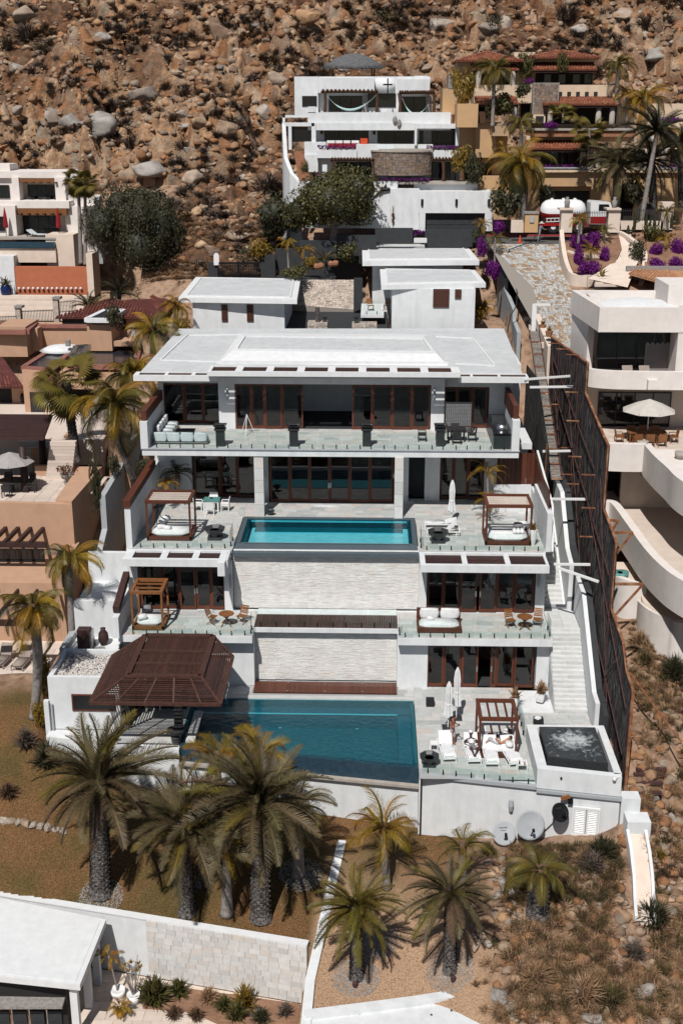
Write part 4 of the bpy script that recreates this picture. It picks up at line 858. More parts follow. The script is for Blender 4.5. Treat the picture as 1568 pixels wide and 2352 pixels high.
def hip(a,c,d,e,n_):     # slats between eave a-c and top d-e
    for k in range(n_):
        f=k/n_;p=a+(d-a)*f;q=c+(e-c)*f;MB().beam(p,q,.07,.05).build('slat','wood_slat',PV)
hip(E[0],E[1],T_[0],T_[1],13);hip(E[1],E[2],T_[1],T_[2],14);hip(E[0],E[3],T_[0],T_[3],14)
b=MB()
for i in range(4): b.beam(E[i],T_[i],.12,.1)
for i in range(3): b.beam(E[i],E[(i+1)%4],.12,.14)
b.beam(E[0],E[3],.12,.14)
for f in (.2,.42,.64,.85): b.beam(E[0]+(E[1]-E[0])*f+Vector((0,0,.03)),T_[0]+(T_[1]-T_[0])*f+Vector((0,0,.03)),.09,.06)
b.build('rafter','wood_slat',PV)
b=MB();b.box(-10.05,-9.65,54.9,55.3,0,2.9);b.build('column','granite',PV)
b=MB();b.box(-12.9,-12.6,58.6,58.9,0,2.9);b.build('column','granite',PV)
b=MB();b.box(-12.8,-12.6,56,60.9,0,2.7);b.box(-12.6,-9.9,60.6,60.9,0,2.7);b.build('bar_back','charcoal',PV)
solo(MB().box(-12.4,-9.9,58.0,58.7,0,1.05).box(-12.5,-9.8,57.9,58.8,1.05,1.12),'bar_counter','granite','dark stone bar counter in the shade under the brown pavilion','counter')
for k in range(3):
    x=-12+k*.8;b=MB();b.lathe((x,57.3,.7),[(.18,0),(.2,.05)],10);b.cyl((x,57.3,0),(x,57.3,.7),.03)
    solo(b,'bar_stool','steel',['bar stool at the left end of the shaded counter','bar stool in the middle of the shaded counter','bar stool at the right end of the shaded counter'][k],'stool','stools at the bar')
solo(MB().box(-9.4,-8.95,54.3,57.6,.0,.12),'pool_bench','stair_stone','white stone slab bench along the pool edge under the pavilion','bench')
solo(MB().lathe((-9.9,54.45,0),[(.25,0),(.28,.3),(.2,.4),(.42,.55),(.45,.7),(.3,.62)],12),'fire_bowl','granite','dark round stone bowl in front of the pavilion column','bowl')
# === furniture
def canopy(name,label,x0,x1,y0,y1,z,h,m='wood_red',slats=4,alongx=True,group='canopied daybeds on the terraces',mattress=True):
    t=thing(name,label,'daybed',((x0+x1)/2,(y0+y1)/2,z),group);p=.11
    for a in (x0,x1-p):
        for c in (y0,y1-p): MB().box(a,a+p,c,c+p,z,z+h-.16).build('post',m,t)
    b=MB();b.box(x0-.02,x1+.02,y0-.02,y0+.16,z+h-.16,z+h);b.box(x0-.02,x1+.02,y1-.16,y1+.02,z+h-.16,z+h);b.box(x0-.02,x0+.16,y0+.16,y1-.16,z+h-.16,z+h-.003);b.box(x1-.16,x1+.02,y0+.16,y1-.16,z+h-.16,z+h-.003);b.build('top_frame',m,t)
    for k in range(slats):
        f=(k+1)/(slats+1)
        if alongx: y=y0+.1+(y1-y0-.2)*f;MB().box(x0+.16,x1-.16,y-.05,y+.05,z+h-.11,z+h-.03).build('slat',m if m == 'teak' else 'travertine',t)  # pale stone colour puts whitish sun glare on the wooden slats
        else: x=x0+.1+(x1-x0-.2)*f;MB().box(x-.05,x+.05,y0+.16,y1-.16,z+h-.13,z+h-.05).build('slat',m,t)
    b=MB();b.box(x0,x1,y0,y0+.12,z+.06,z+.26);b.box(x0,x1,y1-.12,y1,z+.06,z+.26);b.box(x0,x0+.12,y0+.12,y1-.12,z+.06,z+.26);b.box(x1-.12,x1,y0+.12,y1-.12,z+.06,z+.26);b.box(x0+.12,x1-.12,y0+.12,y1-.12,z+.12,z+.2);b.build('base',m,t)
    if mattress:
        cush(MB(),x0+.14,x1-.14,y0+.14,y1-.14,z+.2,z+.5).build('mattress','fabric',t,True)
    return t
def cush(b,x0,x1,y0,y1,z0,z1,r=.06,rot=None,jit=.01,n=5):      # soft edged cushion
    cx,cy,cz=(x0+x1)/2,(y0+y1)/2,(z0+z1)/2;hx_,hy,hz=(x1-x0)/2,(y1-y0)/2,(z1-z0)/2;vs=[];fs=[]
    for j in range(n+1):
        ph=-math.pi/2+math.pi*j/n
        for i in range(16):
            u=2*math.pi*(i+.5)/16;cu,su=math.cos(u),math.sin(u);q=1/max(abs(cu),abs(su));q=q*.86+.14
            rr=math.cos(ph)**.2 if 0<j<n else .9
            v=Vector((cu*q*rr*hx_,su*q*rr*hy,math.sin(ph)*hz+R.uniform(-jit,jit)))
            if rot: v=rot@v
            vs.append((cx+v.x,cy+v.y,cz+v.z))
    fs=[(j*16+i,j*16+(i+1)%16,(j+1)*16+(i+1)%16,(j+1)*16+i) for j in range(n) for i in range(16)]+[list(range(16))[::-1],list(range(n*16,n*16+16))]
    return b.add(vs,fs)
def XY(px,py,z): p=PZ(px,py,z);return p.x,p.y
# --- lowest terrace
x0,y0=XY(1112,1718,0);x1=XY(1203,1718,0)[0]
C1=canopy('canopy_daybed','dark red canopied daybed with a couple lying on it beside the hot tub',5.42,7.35,53.15,55.25,0,2.25,slats=3,alongx=False)
def pillow(t,x,y,z,s=.3,tilt=0,az=0,m='fabric'):
    rot=Matrix.Rotation(az,3,'Z')@Matrix.Rotation(tilt,3,'X');return cush(MB(),x-s,x+s,y-s*.7,y+s*.7,z-.09,z+.09,rot=rot).build('pillow',m,t,True)
pillow(C1,7.0,53.6,.62,.28,0,1.5);pillow(C1,6.95,54.4,.66,.3,.3,1.5);pillow(C1,7.05,54.9,.62,.28,0,1.3)
def lounger(name,label,x,y,z,rz,back=.75,group='white sun loungers in a row',towel=True,m='metal_white',fm='fabric',L_=1.95,w_=.72):
    t=thing(name,label,'sun lounger',(0,0,0),group);hw=w_/2
    b=MB();b.box(-hw,-hw+.05,-L_/2,L_/2,.26,.32);b.box(hw-.05,hw,-L_/2,L_/2,.26,.32);b.box(-hw+.05,hw-.05,-L_/2,-L_/2+.05,.26,.32);b.box(-hw+.05,hw-.05,L_/2-.05,L_/2,.26,.32);b.build('frame',m,t)
    for a in (-hw,hw-.05):
        for c in (-L_/2+.02,L_/2-.25): MB().box(a,a+.05,c,c+.05,0,.26).build('leg',m,t)
    cush(MB(),-hw+.03,hw-.03,-L_/2+.02,L_/2-.72,.31,.39).build('mattress',fm,t,True)
    r=Matrix.Rotation(back,3,'X');p0=Vector((0,L_/2-.72,.35));v=[]
    b=MB();d=Vector((0,math.cos(back),math.sin(back)));nrm=Vector((0,-math.sin(back),math.cos(back)))
    b.ob(p0+d*.36,Vector((hw-.02,0,0)),d*.36,nrm*.035);b.build('backrest',fm,t)
    if towel:
        vs=[];n_=9
        for j in range(n_+1):
            for i in range(5):
                f=j/n_;yy=-L_/2-.02+f*(L_*.66);xx=(-.3+.6*i/4)*(1+.1*math.sin(f*5));vs.append((xx+.03*math.sin(j*1.7),yy,.41+.015*math.sin(i*2.1+j*1.3)))
        for k in range(5): vs[k]=(vs[k][0],vs[k][1],.2)
        b=MB().add(vs,[(j*5+i,j*5+i+1,(j+1)*5+i+1,(j+1)*5+i) for j in range(n_) for i in range(4)]);b.build('towel','towel',t,True)
    t.location=(x,y,z);t.rotation_euler=(0,0,rz);return t
LZ=[(1024,1727,.10,'leftmost white lounger with a twisted purple cord on its towel'),(1082,1732,.06,'white lounger on which a dark skinned person lies'),(1124,1738,.02,'empty white lounger with a towel hanging over its left side'),(1170,1738,.20,'rightmost white lounger with crumpled towels at the hot tub end')]
for px,py,rz,lab in LZ:
    x,y=XY(px,py,0.0);lounger('sun_lounger',lab,x,y-.1,0,rz,back=.85)
def side_table(label,px,py,z,w_=.5,h=.42,m='metal_white'):
    x,y=XY(px,py,z);t=thing('side_table',label,'side table',(x,y,z),'low white side tables');b=MB().box(x-w_/2,x+w_/2,y-w_/2,y+w_/2,z+h-.06,z+h);b.build('table_top',m,t)
    for a in (-1,1):
        for c in (-1,1): MB().box(x+a*w_/2-(.05 if a>0 else 0),x+a*w_/2+(.05 if a<0 else 0),y+c*w_/2-(.05 if c>0 else 0),y+c*w_/2+(.05 if c<0 else 0),z,z+h-.06).build('leg',m,t)
    return t
side_table('white side table behind the second lounger',1103,1690,0);side_table('white side table with bottles at the right end of the lounger row',1197,1768,0);side_table('white side table left of the first lounger',996,1722,0,.4)
for k,(px,py) in enumerate(((1192,1755),(1200,1753),(1204,1757))):
    p=PZ(px,py,.42);solo(MB().lathe(p,[(.035,0),(.035,.14),(.015,.18),(.015,.24)],8),'bottle',['rubber','metal_white','clay'][k],['dark bottle on the side table at the end of the loungers','white bottle on the side table at the end of the loungers','tan bottle on the side table at the end of the loungers'][k],'bottle')
def parasol_closed(label,px,py,z,h=2.9,m='fabric',base=True,tilt=0,cat='parasol',group='closed parasols'):
    x,y=XY(px,py,z);t=thing('closed_parasol',label,cat,(x,y,z),group);MB().cyl((x,y,z),(x,y,z+h),.028).build('pole','metal_white',t)
    if base: MB().box(x-.3,x+.3,y-.3,y+.3,z,z+.06).build('base','granite',t)
    b=MB();vs=[];prof=[(.03,h),(.11,h-.25),(.15,h-.7),(.13,h*.55),(.17,h*.42),(.21,h*.27)]
    if h<2.4: prof=[(.03,h),(.12,h-.2),(.15,h-.5),(.13,h*.5),(.2,h*.3)]
    n_=14
    for r_,zz in prof:
        for i in range(n_): u=2*math.pi*i/n_;q=r_*(1.25 if i % 2 else .7);vs.append((x+q*math.cos(u),y+q*math.sin(u),z+zz+(R.uniform(-.08,.08) if zz<h*.3 else 0)))
    k=len(prof);b.add(vs,[(j*n_+i,(j+1)*n_+i,(j+1)*n_+(i+1)%n_,j*n_+(i+1)%n_) for j in range(k-1) for i in range(n_)]);b.build('canopy',m,t)
    MB().lathe((x,y,z+h*.5),[(.15,0),(.16,.03),(.15,.06)],10).build('strap',m,t);return t
parasol_closed('closed white parasol behind the standing man, the left of the pair',1028,1672,0,2.7);parasol_closed('taller closed white parasol beside the doors, the right of the pair',1047,1650,0,3.0)
parasol_closed('closed white parasol standing by the two upper loungers',1036,1200,7,2.7)
parasol_closed('small closed white parasol behind the left canopied daybed on the upper terrace',352,1160,7,1.9)
def octbowl(label,px,py,z,s=1.,plinth=True):
    x,y=XY(px,py,z);t=thing('fire_bowl',label,'fire bowl',(x,y,z),'octagonal stone fire bowls')
    if plinth: MB().box(x-.4*s,x+.4*s,y-.3*s,y+.3*s,z,z+.2*s).build('plinth','granite',t)
    MB().lathe((x,y,z+.2*s),[(.3*s,0),(.62*s,.42*s),(.64*s,.5*s),(.55*s,.5*s),(.4*s,.36*s)],8,th=.39).build('bowl','granite',t)
    MB().lathe((x,y,z+.5*s),[(.42*s,0),(.3*s,.06*s)],8).build('burner','steel',t);return t
octbowl('dark octagonal fire bowl at the left of the upper terrace',494,1238,7);octbowl('dark octagonal fire bowl at the right of the upper terrace',1005,1245,7);octbowl('dark octagonal fire bowl beside the pool in front of the first lounger',985,1758,0,.8)
octbowl('small dark bowl at the foot of the left stone column',621,1183,7,.45,False)
x,y=XY(987,1620,0);solo(MB().box(x-.22,x+.22,y-.2,y+.2,0,.4).box(x-.17,x+.17,y-.15,y+.15,.4,.42),'waste_bin','rubber','small square black woven bin on the terrace paving','bin')
x,y=XY(1235,1665,0);solo(MB().box(x-.25,x+.25,y-.2,y+.2,0,.4),'storage_box','rubber','black box with white towels near the hot tub corner','box');solo(MB().blob((x-.05,y-.1,.46),.2,.15,.1,j=.1),'folded_towel','towel','white towels heaped on the black box','towel')
# --- pots
POTS=[]
def pot(label,px,py,z,r=.22,h=.55,m='metal_white',n=12,prof=None):
    x,y=XY(px,py,z) if px>0 else (-px,py)
    pr_=prof or [(r*.7,0),(r*.95,h*.5),(r,h),(r*.85,h),(r*.8,h*.9)]
    return solo(MB().lathe((x,y,z),[(a,c) for a,c in pr_],n,th=.4 if n<6 else 0),'planter',m,label,'planter',smooth=False),Vector((x,y,z+h))
pA=pot('square white planter with straw coloured grass at the stair foot',1240,1610,0,.34,.5,n=4)[1]
pB=pot('white planter behind the canopied daybed on the lowest terrace',1182,1618,0,.3,.45,n=4)[1]
pC=pot('tall white vase planter beside the right canopied daybed',1222,1252,7,.24,.95,prof=[(.12,0),(.2,.4),(.25,.95),(.2,.95)])[1]
# --- L3 tables and chairs
def arm_chair(label,rz,m='metal_white',group=None):
    t=thing('dining_chair',label,'chair',(0,0,0),group)
    MB().box(-.26,.26,-.25,.25,.38,.45).build('seat',m,t)
    MB().ob((0,.25,.66),(.26,0,0),(0,.02,0),(0,.03,.2)).build('backrest',m,t)
    for a in (-1,1):
        MB().box(a*.26-.025,a*.26+.025,-.22,.24,.6,.64).build('armrest',m,t)
        for c in (-.23,.23): MB().box(a*.25-.025,a*.25+.025,c-.025,c+.025,0,.6 if c<0 else .38).build('leg',m,t)
    return proto(t)
ch=arm_chair('white armchair at the right of the turquoise topped table',-math.pi/2,group='white armchairs round the turquoise table')
tx,ty=XY(487,1172,7);tx += 0;
t=thing('dining_table','white table with turquoise glass top on the upper terrace','table',(tx,ty,7));MB().box(tx-.5,tx+.5,ty-.45,ty+.45,7.7,7.74).build('table_top','turq',t)
MB().box(tx-.46,tx+.46,ty-.41,ty+.41,7.62,7.7).build('apron','metal_white',t)
for a in (-.44,.44):
    for c in (-.39,.39): MB().box(tx+a-.04,tx+a+.04,ty+c-.04,ty+c+.04,7,7.62).build('leg','metal_white',t)
ch.location=(tx+.85,ty,7);ch.rotation_euler=(0,0,-math.pi/2)
copy_tree(ch,'white armchair at the left of the turquoise topped table',(tx-.85,ty,7),math.pi/2);copy_tree(ch,'white armchair behind the turquoise topped table',(tx,ty+.8,7),0);copy_tree(ch,'white armchair with its back to the viewer at the turquoise topped table',(tx,ty-.8,7),math.pi)
solo(MB().lathe((tx-.02,ty+.1,7.74),[(.08,0),(.1,.04),(.05,.09)],8),'ashtray','leaf_dark','small green ornament on the turquoise topped table','ornament')
C2=canopy('canopy_daybed','dark red canopied daybed with tripod in front, left on the upper terrace',*pxs([341,443],66.3,7.5),65.4,67.6,7,2.45)
pillow(C2,-12.3,66.2,7.62,.26,0,.4);pillow(C2,-11.95,66.1,7.6,.26,0,-.3);pillow(C2,-12.35,66.9,7.72,.3,.9,1.4);pillow(C2,-12.2,67.3,7.75,.3,.9,1.1)
C3=canopy('canopy_daybed','dark red canopied daybed with rolled towels, right on the upper terrace',*pxs([1110,1214],66.,7.5),65.1,67.3,7,2.45)
for k in range(3):
    xx=8.3+k*.22;MB().tube([(xx,65.7,7.6),(xx+.02,66.3,7.62)],.12,8).build('rolled_towel','towel',C3,True)
pillow(C3,8.6,66.7,7.7,.28,.9,-.2,'fabric_grey');pillow(C3,8.9,66.9,7.7,.28,.9,.2)
for k,(px,py) in enumerate(((1012,1215),(1018,1232))):
    x,y=XY(px,py,7);lounger('sun_lounger',['flat white lounger behind the closed parasol on the upper terrace','nearer white lounger with raised back on the upper terrace'][k],x,y+.3,7,-math.pi/2,back=(.25,.8)[k],towel=False,group='white loungers on the upper terrace')
x,y=XY(748,1163,7);solo(MB().prism([(x+.75*math.cos(u)*(1+.12*math.sin(5*u)),y+.16*math.sin(u)+.03*math.cos(3*u)) for u in np.linspace(0,5.9,15)],7.005,7.03),'towel','towel','white towel dropped on the paving between pool and brown doors','towel')
def tripod(label,px,py,z,h=1.35,m='metal_black',scope=True,cat='telescope',name='telescope'):
    x,y=XY(px,py,z);t=thing(name,label,cat,(x,y,z))
    for k in range(3): u=2*math.pi*k/3+.4;MB().cyl((x+.5*math.cos(u),y+.5*math.sin(u),z),(x,y,z+h),.022,n=6).build('leg',m,t)
    MB().beam((x-.3,y+.1,z+h+.02),(x+.35,y-.1,z+h+.25),.09,.09).build('tube','metal_black',t);return t
tripod('black telescope on a tripod in front of the left canopied daybed',365,1218,7);tripod('telescope on a pale tripod on the top balcony',568,998,11.3,1.3,'metal_white')
# --- L2
C4=canopy('canopy_daybed','orange teak canopied daybed on the left middle balcony',*pxs([305,378],61.5,3.8),60.9,62.9,3.3,2.35,m='teak',slats=2)
pillow(C4,-12.7,61.3,3.95,.26,.6,.5);pillow(C4,-12.65,62.3,4.05,.28,.9,.3,'fabric_grey')
def fold_chair(label,group):
    t=thing('folding_chair',label,'chair',(0,0,0),group)
    for k in range(6): MB().box(-.22,.22,-.2+k*.07,-.145+k*.07,.43,.455).build('seat_slat','teak',t)
    for k in range(5): MB().ob((0,.24+.035*k,.56+.09*k),(.2,0,0),(0,.008,0),(0,.012,.035)).build('back_slat','teak',t)
    for a in (-.23,.23):
        MB().beam((a,-.25,0),(a,.24,.5),.03,.04).beam((a,.24,.5),(a,.4,.98),.03,.04).build('leg','teak',t);MB().beam((a*.9,.3,0),(a*.9,-.2,.45),.03,.04).build('leg','teak',t)
    return proto(t)
fc=fold_chair('folding teak chair at the left of the left balcony round table','folding teak chairs on the balconies')
def round_tab(label,px,py,z):
    x,y=XY(px,py,z);t=thing('round_table',label,'table',(x,y,z));b=MB().lathe((x,y,z+.7),[(.43,0),(.43,.035)],20);b.build('table_top','teak',t)
    for a in (-.3,.3):
        MB().beam((x+a,y-.3,z),(x-a*.7,y+.25,z+.7),.04,.05).build('leg','teak',t)
        MB().beam((x+a,y+.3,z),(x-a*.7,y-.25,z+.7),.04,.05).build('leg','teak',t)
    return x,y
ax,ay=round_tab('round teak folding table on the left balcony',521,1436,3.3);bx_,by=round_tab('round teak folding table on the right balcony',1203,1443,3.3)
fc.location=(ax-.8,ay+.2,3.3);fc.rotation_euler=(0,0,1.25)
copy_tree(fc,'folding teak chair at the right of the left balcony round table',(ax+.8,ay+.35,3.3),-.5);copy_tree(fc,'folding teak chair at the left of the right balcony round table',(bx_-.75,by+.15,3.3),.4);copy_tree(fc,'folding teak chair at the right of the right balcony round table',(bx_+.75,by+.3,3.3),-.25)
t=thing('daybed_sofa','white cushioned sofa in a dark red wood frame on the right balcony','sofa',(3.9,61.6,3.3));xs0,xs1=X_(959,61.5,3.6),X_(1054,61.5,3.6)
b=MB();b.box(xs0-.05,xs1+.1,60.95,61.1,3.35,3.62);b.box(xs0-.05,xs0+.1,61.1,62.3,3.35,3.62);b.box(xs1-.05,xs1+.1,61.1,62.3,3.35,3.62);b.box(xs0-.05,xs1+.1,62.3,62.4,3.35,4.25);b.box(xs0+.1,xs1-.05,61.1,62.3,3.4,3.5);b.build('frame','wood_red',t)
for a in (xs0,xs1-.02):
    for c in (60.97,62.25): MB().box(a,a+.08,c,c+.08,3.3,3.36).build('leg','wood_red',t)
cush(MB(),xs0+.05,xs1,61.05,62.1,3.5,3.78).build('seat_cushion','fabric',t,True)
for k in range(2): cush(MB(),xs0+.1+k*1.15,xs0+1.2+k*1.15,62.0,62.28,3.75,4.3).build('back_cushion','fabric',t,True)
pillow(t,xs0+.7,61.7,3.88,.2,.4,.1)
for k,(px,py) in enumerate(((1027,1458),(1039,1460))): 
    x,y=XY(px,py,3.3);solo(MB().blob((x,y+.3,3.35),.1,.06,.05),'sandal','rubber',['black sandal on the right balcony floor, the left one','black sandal on the right balcony floor, the right one'][k],'sandal')
# --- L4
t=thing('corner_sofa','pale corner sofa at the left end of the top balcony','sofa',(-12.6,72,11.3),None)
x0,x1=X_(352,71.2,11.6),X_(476,71.2,11.6)
MB().box(x0,x1,71.0,71.9,11.38,11.46).box(x0,x0+.9,71.9,75.4,11.38,11.46).build('frame','steel',t)
for k in range(4): w_=(x1-x0)/4;cush(MB(),x0+k*w_,x0+(k+1)*w_,71.1,71.9,11.46,11.72).build('seat_cushion','fabric_blue',t,True);cush(MB(),x0+k*w_,x0+(k+1)*w_,70.95,71.15,11.5,12.05).build('back_cushion','fabric_blue',t,True)
for k in range(4): cush(MB(),x0+.1,x0+.9,71.95+k*.85,72.78+k*.85,11.46,11.72).build('seat_cushion','fabric_blue',t,True);cush(MB(),x0-.02,x0+.22,71.95+k*.85,72.78+k*.85,11.7,12.2).build('back_cushion','fabric',t,True)
for xx in (x0+.05,x1-.1): MB().box(xx,xx+.05,71,71.05,11.3,11.4).build('leg','steel',t)
solo(MB().box(-12.4,-11.2,73.1,73.8,11.55,11.62).box(-12.35,-12.3,73.15,73.2,11.3,11.55).box(-11.3,-11.25,73.15,73.2,11.3,11.55).box(-12.35,-12.3,73.7,73.75,11.3,11.55).box(-11.3,-11.25,73.7,73.75,11.3,11.55),'coffee_table','lacquer_black','low dark coffee table inside the corner sofa','table')
for k,px in enumerate((507,675,842,1010)):
    x,y=XY(px,1024,11.3);t=thing('stone_pedestal',['dark stone pedestal right of the corner sofa','dark stone pedestal second from the left on the top balcony','dark stone pedestal third from the left on the top balcony','dark stone pedestal beside the dining chairs on the top balcony'][k],'pedestal',(x,y,11.3),'dark stone pedestals with metal fire trays')
    MB().box(x-.26,x+.26,y-.2,y+.25,11.3,12.3).build('column','granite',t);MB().box(x-.34,x+.34,y-.26,y+.32,12.3,12.42).build('cap','granite',t);MB().lathe((x,y,12.42),[(.28,0),(.55,.22),(.5,.22),(.2,.1)],4,th=math.pi/4).build('tray','lacquer_black',t);MB().box(x-.36,x+.36,y+.05,y+.3,12.6,12.68).build('rim','steel',t)
dc=arm_chair('dark metal chair at the left of the balcony dining table',0,'iron','dark chairs at the balcony table')
tx,ty=XY(1046,1012,11.3);t=thing('dining_table','black round edged dining table on the top balcony','table',(tx,ty,11.3));MB().box(tx-.6,tx+.6,ty-.45,ty+.45,12.0,12.05).build('table_top','lacquer_black',t)
for a in (-.5,.5):
    for c in (-.35,.35): MB().box(tx+a-.03,tx+a+.03,ty+c-.03,ty+c+.03,11.3,12.0).build('leg','iron',t)
dc.location=(tx-1.0,ty,11.3);dc.rotation_euler=(0,0,math.pi/2)
copy_tree(dc,'dark metal chair at the right of the balcony dining table',(tx+1.0,ty,11.3),-math.pi/2);copy_tree(dc,'dark metal chair facing away from the viewer at the balcony dining table',(tx,ty-.75,11.3),math.pi);copy_tree(dc,'dark metal chair behind the balcony dining table',(tx,ty+.75,11.3),0);copy_tree(dc,'dark metal chair standing near the third balcony pedestal',(tx-2.1,ty-.1,11.3),math.pi/2)
t=thing('woven_screen','standing woven wicker panel chair behind the balcony table','screen',(4.9,74,11.3));x0,x1=X_(1020,74.2,12),X_(1082,74.2,12)
b=MB().box(x0,x0+.06,74.1,74.16,11.3,13.35).box(x1-.06,x1,74.1,74.16,11.3,13.35).box(x0+.06,x1-.06,74.1,74.16,13.27,13.35).box(x0+.06,x1-.06,74.1,74.16,11.7,11.78);b.build('frame','iron',t)
b=MB()
for k in range(14): q=x0+.1+k*(x1-x0-.2)/13;b.beam((q,74.12,11.8),(q,74.12,13.27),.05,.01)
for k in range(16): q=11.85+k*.09;b.beam((x0+.06,74.14,q),(x1-.06,74.14,q),.01,.05)
stuff(b.build('weave','fabric_grey',t))
t=thing('outdoor_kitchen','dark stone barbecue counter with steel hood at the right of the top balcony','barbecue',(7.9,72.5,11.3));MB().box(7.35,8.45,70.4,75.3,11.3,12.2).build('counter','granite',t);MB().box(7.3,8.48,70.35,75.4,12.2,12.27).build('counter_top','lacquer_black',t)
MB().tube([(7.6,71.6,12.3),(8.3,71.6,12.3)],.33,12).build('grill_hood','steel',t,True);MB().box(7.5,8.3,73.6,74.3,12.27,12.5).build('grill_hood','steel',t)
for k,(px,py,Y,lab) in enumerate(((522,905,74.9,'long oval wall light left of the wide top doors'),(997,905,74.9,'long oval wall light right of the wide top doors'),(529,1335,63.8,'wall light beside the left middle doors'),(1236,1335,63.8,'wall light beside the right middle doors'))):
    p=PY(px,py,Y);solo(MB().blob((p.x,p.y,p.z),.08,.06,.45),'wall_light','grey_wall',lab,'wall light','oval wall lights',True)
for k,(px,py,Y) in enumerate(((604,1092,73.4),(905,1092,73.3))):
    p=PY(px,py,Y-.1);solo(MB().lathe((p.x,p.y,p.z-.15),[(.1,0),(.12,.2),(.08,.3)],10),'speaker','metal_white',['small white wall speaker at the left of the brown pool doors','small white wall speaker at the right of the brown pool doors'][k],'speaker')
# --- things on the lower front wall
def onfront(px,py):     # line of sight meets the front wall of the lowest terrace
    d=ray(px,py);t=52.13/(d[1]+.18*d[0]);return Vector((d[0]*t,d[1]*t,H+d[2]*t))
nrm=Vector((-.18,-1,0)).normalized();tng=Vector((1,-.18,0)).normalized()
def dish(label,px,py,r,look,m='grey_wall'):
    p=onfront(px,py)+nrm*.55;look=Vector(look).normalized();t=thing('satellite_dish',label,'satellite dish',p,'satellite dishes on the white front wall');a=look.orthogonal().normalized();c=look.cross(a);vs=[];k=6;n_=24
    for j in range(k+1):
        f=j/k
        for i in range(n_): u=2*math.pi*i/n_;vs.append(p+(a*math.cos(u)+c*math.sin(u))*r*f+look*(.16*r*f*f))
    for j in range(k+1):
        f=j/k
        for i in range(n_): u=2*math.pi*i/n_;vs.append(p+(a*math.cos(u)+c*math.sin(u))*r*f+look*(.16*r*f*f-.02))
    o_=(k+1)*n_
    fs=[(j*n_+i,j*n_+(i+1)%n_,(j+1)*n_+(i+1)%n_,(j+1)*n_+i) for j in range(k) for i in range(n_)]+[(o_+j*n_+i,o_+(j+1)*n_+i,o_+(j+1)*n_+(i+1)%n_,o_+j*n_+(i+1)%n_) for j in range(k) for i in range(n_)]+[(k*n_+i,k*n_+(i+1)%n_,o_+k*n_+(i+1)%n_,o_+k*n_+i) for i in range(n_)]
    MB().add(vs,fs).build('reflector',m,t,True)
    foot=p+look*.16*r-Vector((0,0,r*.95));q=p+look*r*.95-Vector((0,0,r*.25))
    MB().beam(foot,q,.05,.05).build('arm','metal_black',t);MB().ob(q,(.06,0,0),(0,.08,0),(0,0,.06)).build('receiver','metal_black',t);MB().beam(p-look*.02,p-nrm*.5-Vector((0,0,.25)),.06,.06).build('bracket','metal_black',t)
    return t,p,look
d1=dish('smaller grey satellite dish with two lines of print, the left of the lower pair',1158,1900,.58,(.1,-.75,.62));d2=dish('largest pale satellite dish in the middle of the white front wall',1217,1880,.72,(.15,-.9,.38));d3=dish('dark satellite dish highest on the white front wall',1285,1852,.46,(.35,-.7,.55),'metal_black')
def text(s,name,parent,loc,rot,size,m):
    c=bpy.data.curves.new(name,'FONT');c.body=s;c.size=size;c.align_x='CENTER';c.extrude=.002;c.resolution_u=2;c.materials.append(M[m])
    ob=bpy.data.objects.new(name,c);COL.objects.link(ob)
    dg=bpy.context.evaluated_depsgraph_get();me=bpy.data.meshes.new_from_object(ob.evaluated_get(dg));bpy.data.objects.remove(ob);me.materials.clear();me.materials.append(M[m])
    o=bpy.data.objects.new(name,me);COL.objects.link(o);o.parent=parent;o.location=Vector(loc)-(WO[parent.name] if parent else Vector());o.rotation_euler=rot;return o
def strokes(par,p,look,wd,ht,n_,m,seed):      # worn, no longer legible print
    r=random.Random(seed);look=look.normalized();sx_=Vector((0,0,1)).cross(look).normalized();sy_=look.cross(sx_);b=MB()
    for k in range(n_): c=p+sx_*(-wd/2+wd*(k+.5)/n_);b.ob(c,sx_*wd/n_*.3*r.uniform(.6,1),sy_*ht*r.uniform(.3,.5),look*.002);b.ob(c+sy_*r.uniform(-.3,.3)*ht,sx_*wd/n_*.42,sy_*ht*.1,look*.0015)
    stuff(b.build('print',m,par))
t,p,look=d1;sy_=look.cross(Vector((0,0,1)).cross(look).normalized());strokes(t,p+look*.035+sy_*.27,look,.42,.07,9,'metal_black',1);strokes(t,p+look*.025+sy_*.14,look,.26,.045,8,'metal_black',2)
t,p,look=d3;sy_=look.cross(Vector((0,0,1)).cross(look).normalized());strokes(t,p+look*.04+sy_*.2,look,.3,.08,6,'charcoal',3)
cab=[onfront(1215,1925)+nrm*.02,onfront(1245,1912)+nrm*.03,onfront(1268,1890)+nrm*.03,onfront(1280,1870)+nrm*.03];solo(MB().tube(cab,.02,5),'cable','rubber','black cable sagging between two satellite dishes','cable')
cab=[onfront(1170,1930)+nrm*.02,onfront(1190,1932)+nrm*.03,onfront(1212,1915)+nrm*.03];solo(MB().tube(cab,.02,5),'cable','rubber','short black cable under the left satellite dish','cable')
p=onfront(1173,1848);solo(MB().tube([p+nrm*.08-Vector((0,0,.28)),p+nrm*.1,p+nrm*.08+Vector((0,0,.28))],[.1,.13,.1],10),'wall_lamp','grey_wall','grey ribbed bulkhead lamp on the white front wall','lamp')
p=onfront(1300,1828);t=thing('floodlight','tan floodlight with a black box on the front wall','floodlight',p);MB().beam(p+nrm*.25-tng*.25-Vector((0,0,.05)),p+nrm*.2+tng*.15+Vector((0,0,.12)),.12,.16).build('lamp_head','teak',t);MB().ob(p+tng*.2-Vector((0,0,.2))+nrm*.1,tng*.12,nrm*.08,(0,0,.12)).build('box','metal_black',t);MB().beam(p,p+nrm*.3,.04,.04).build('bracket','steel',t)
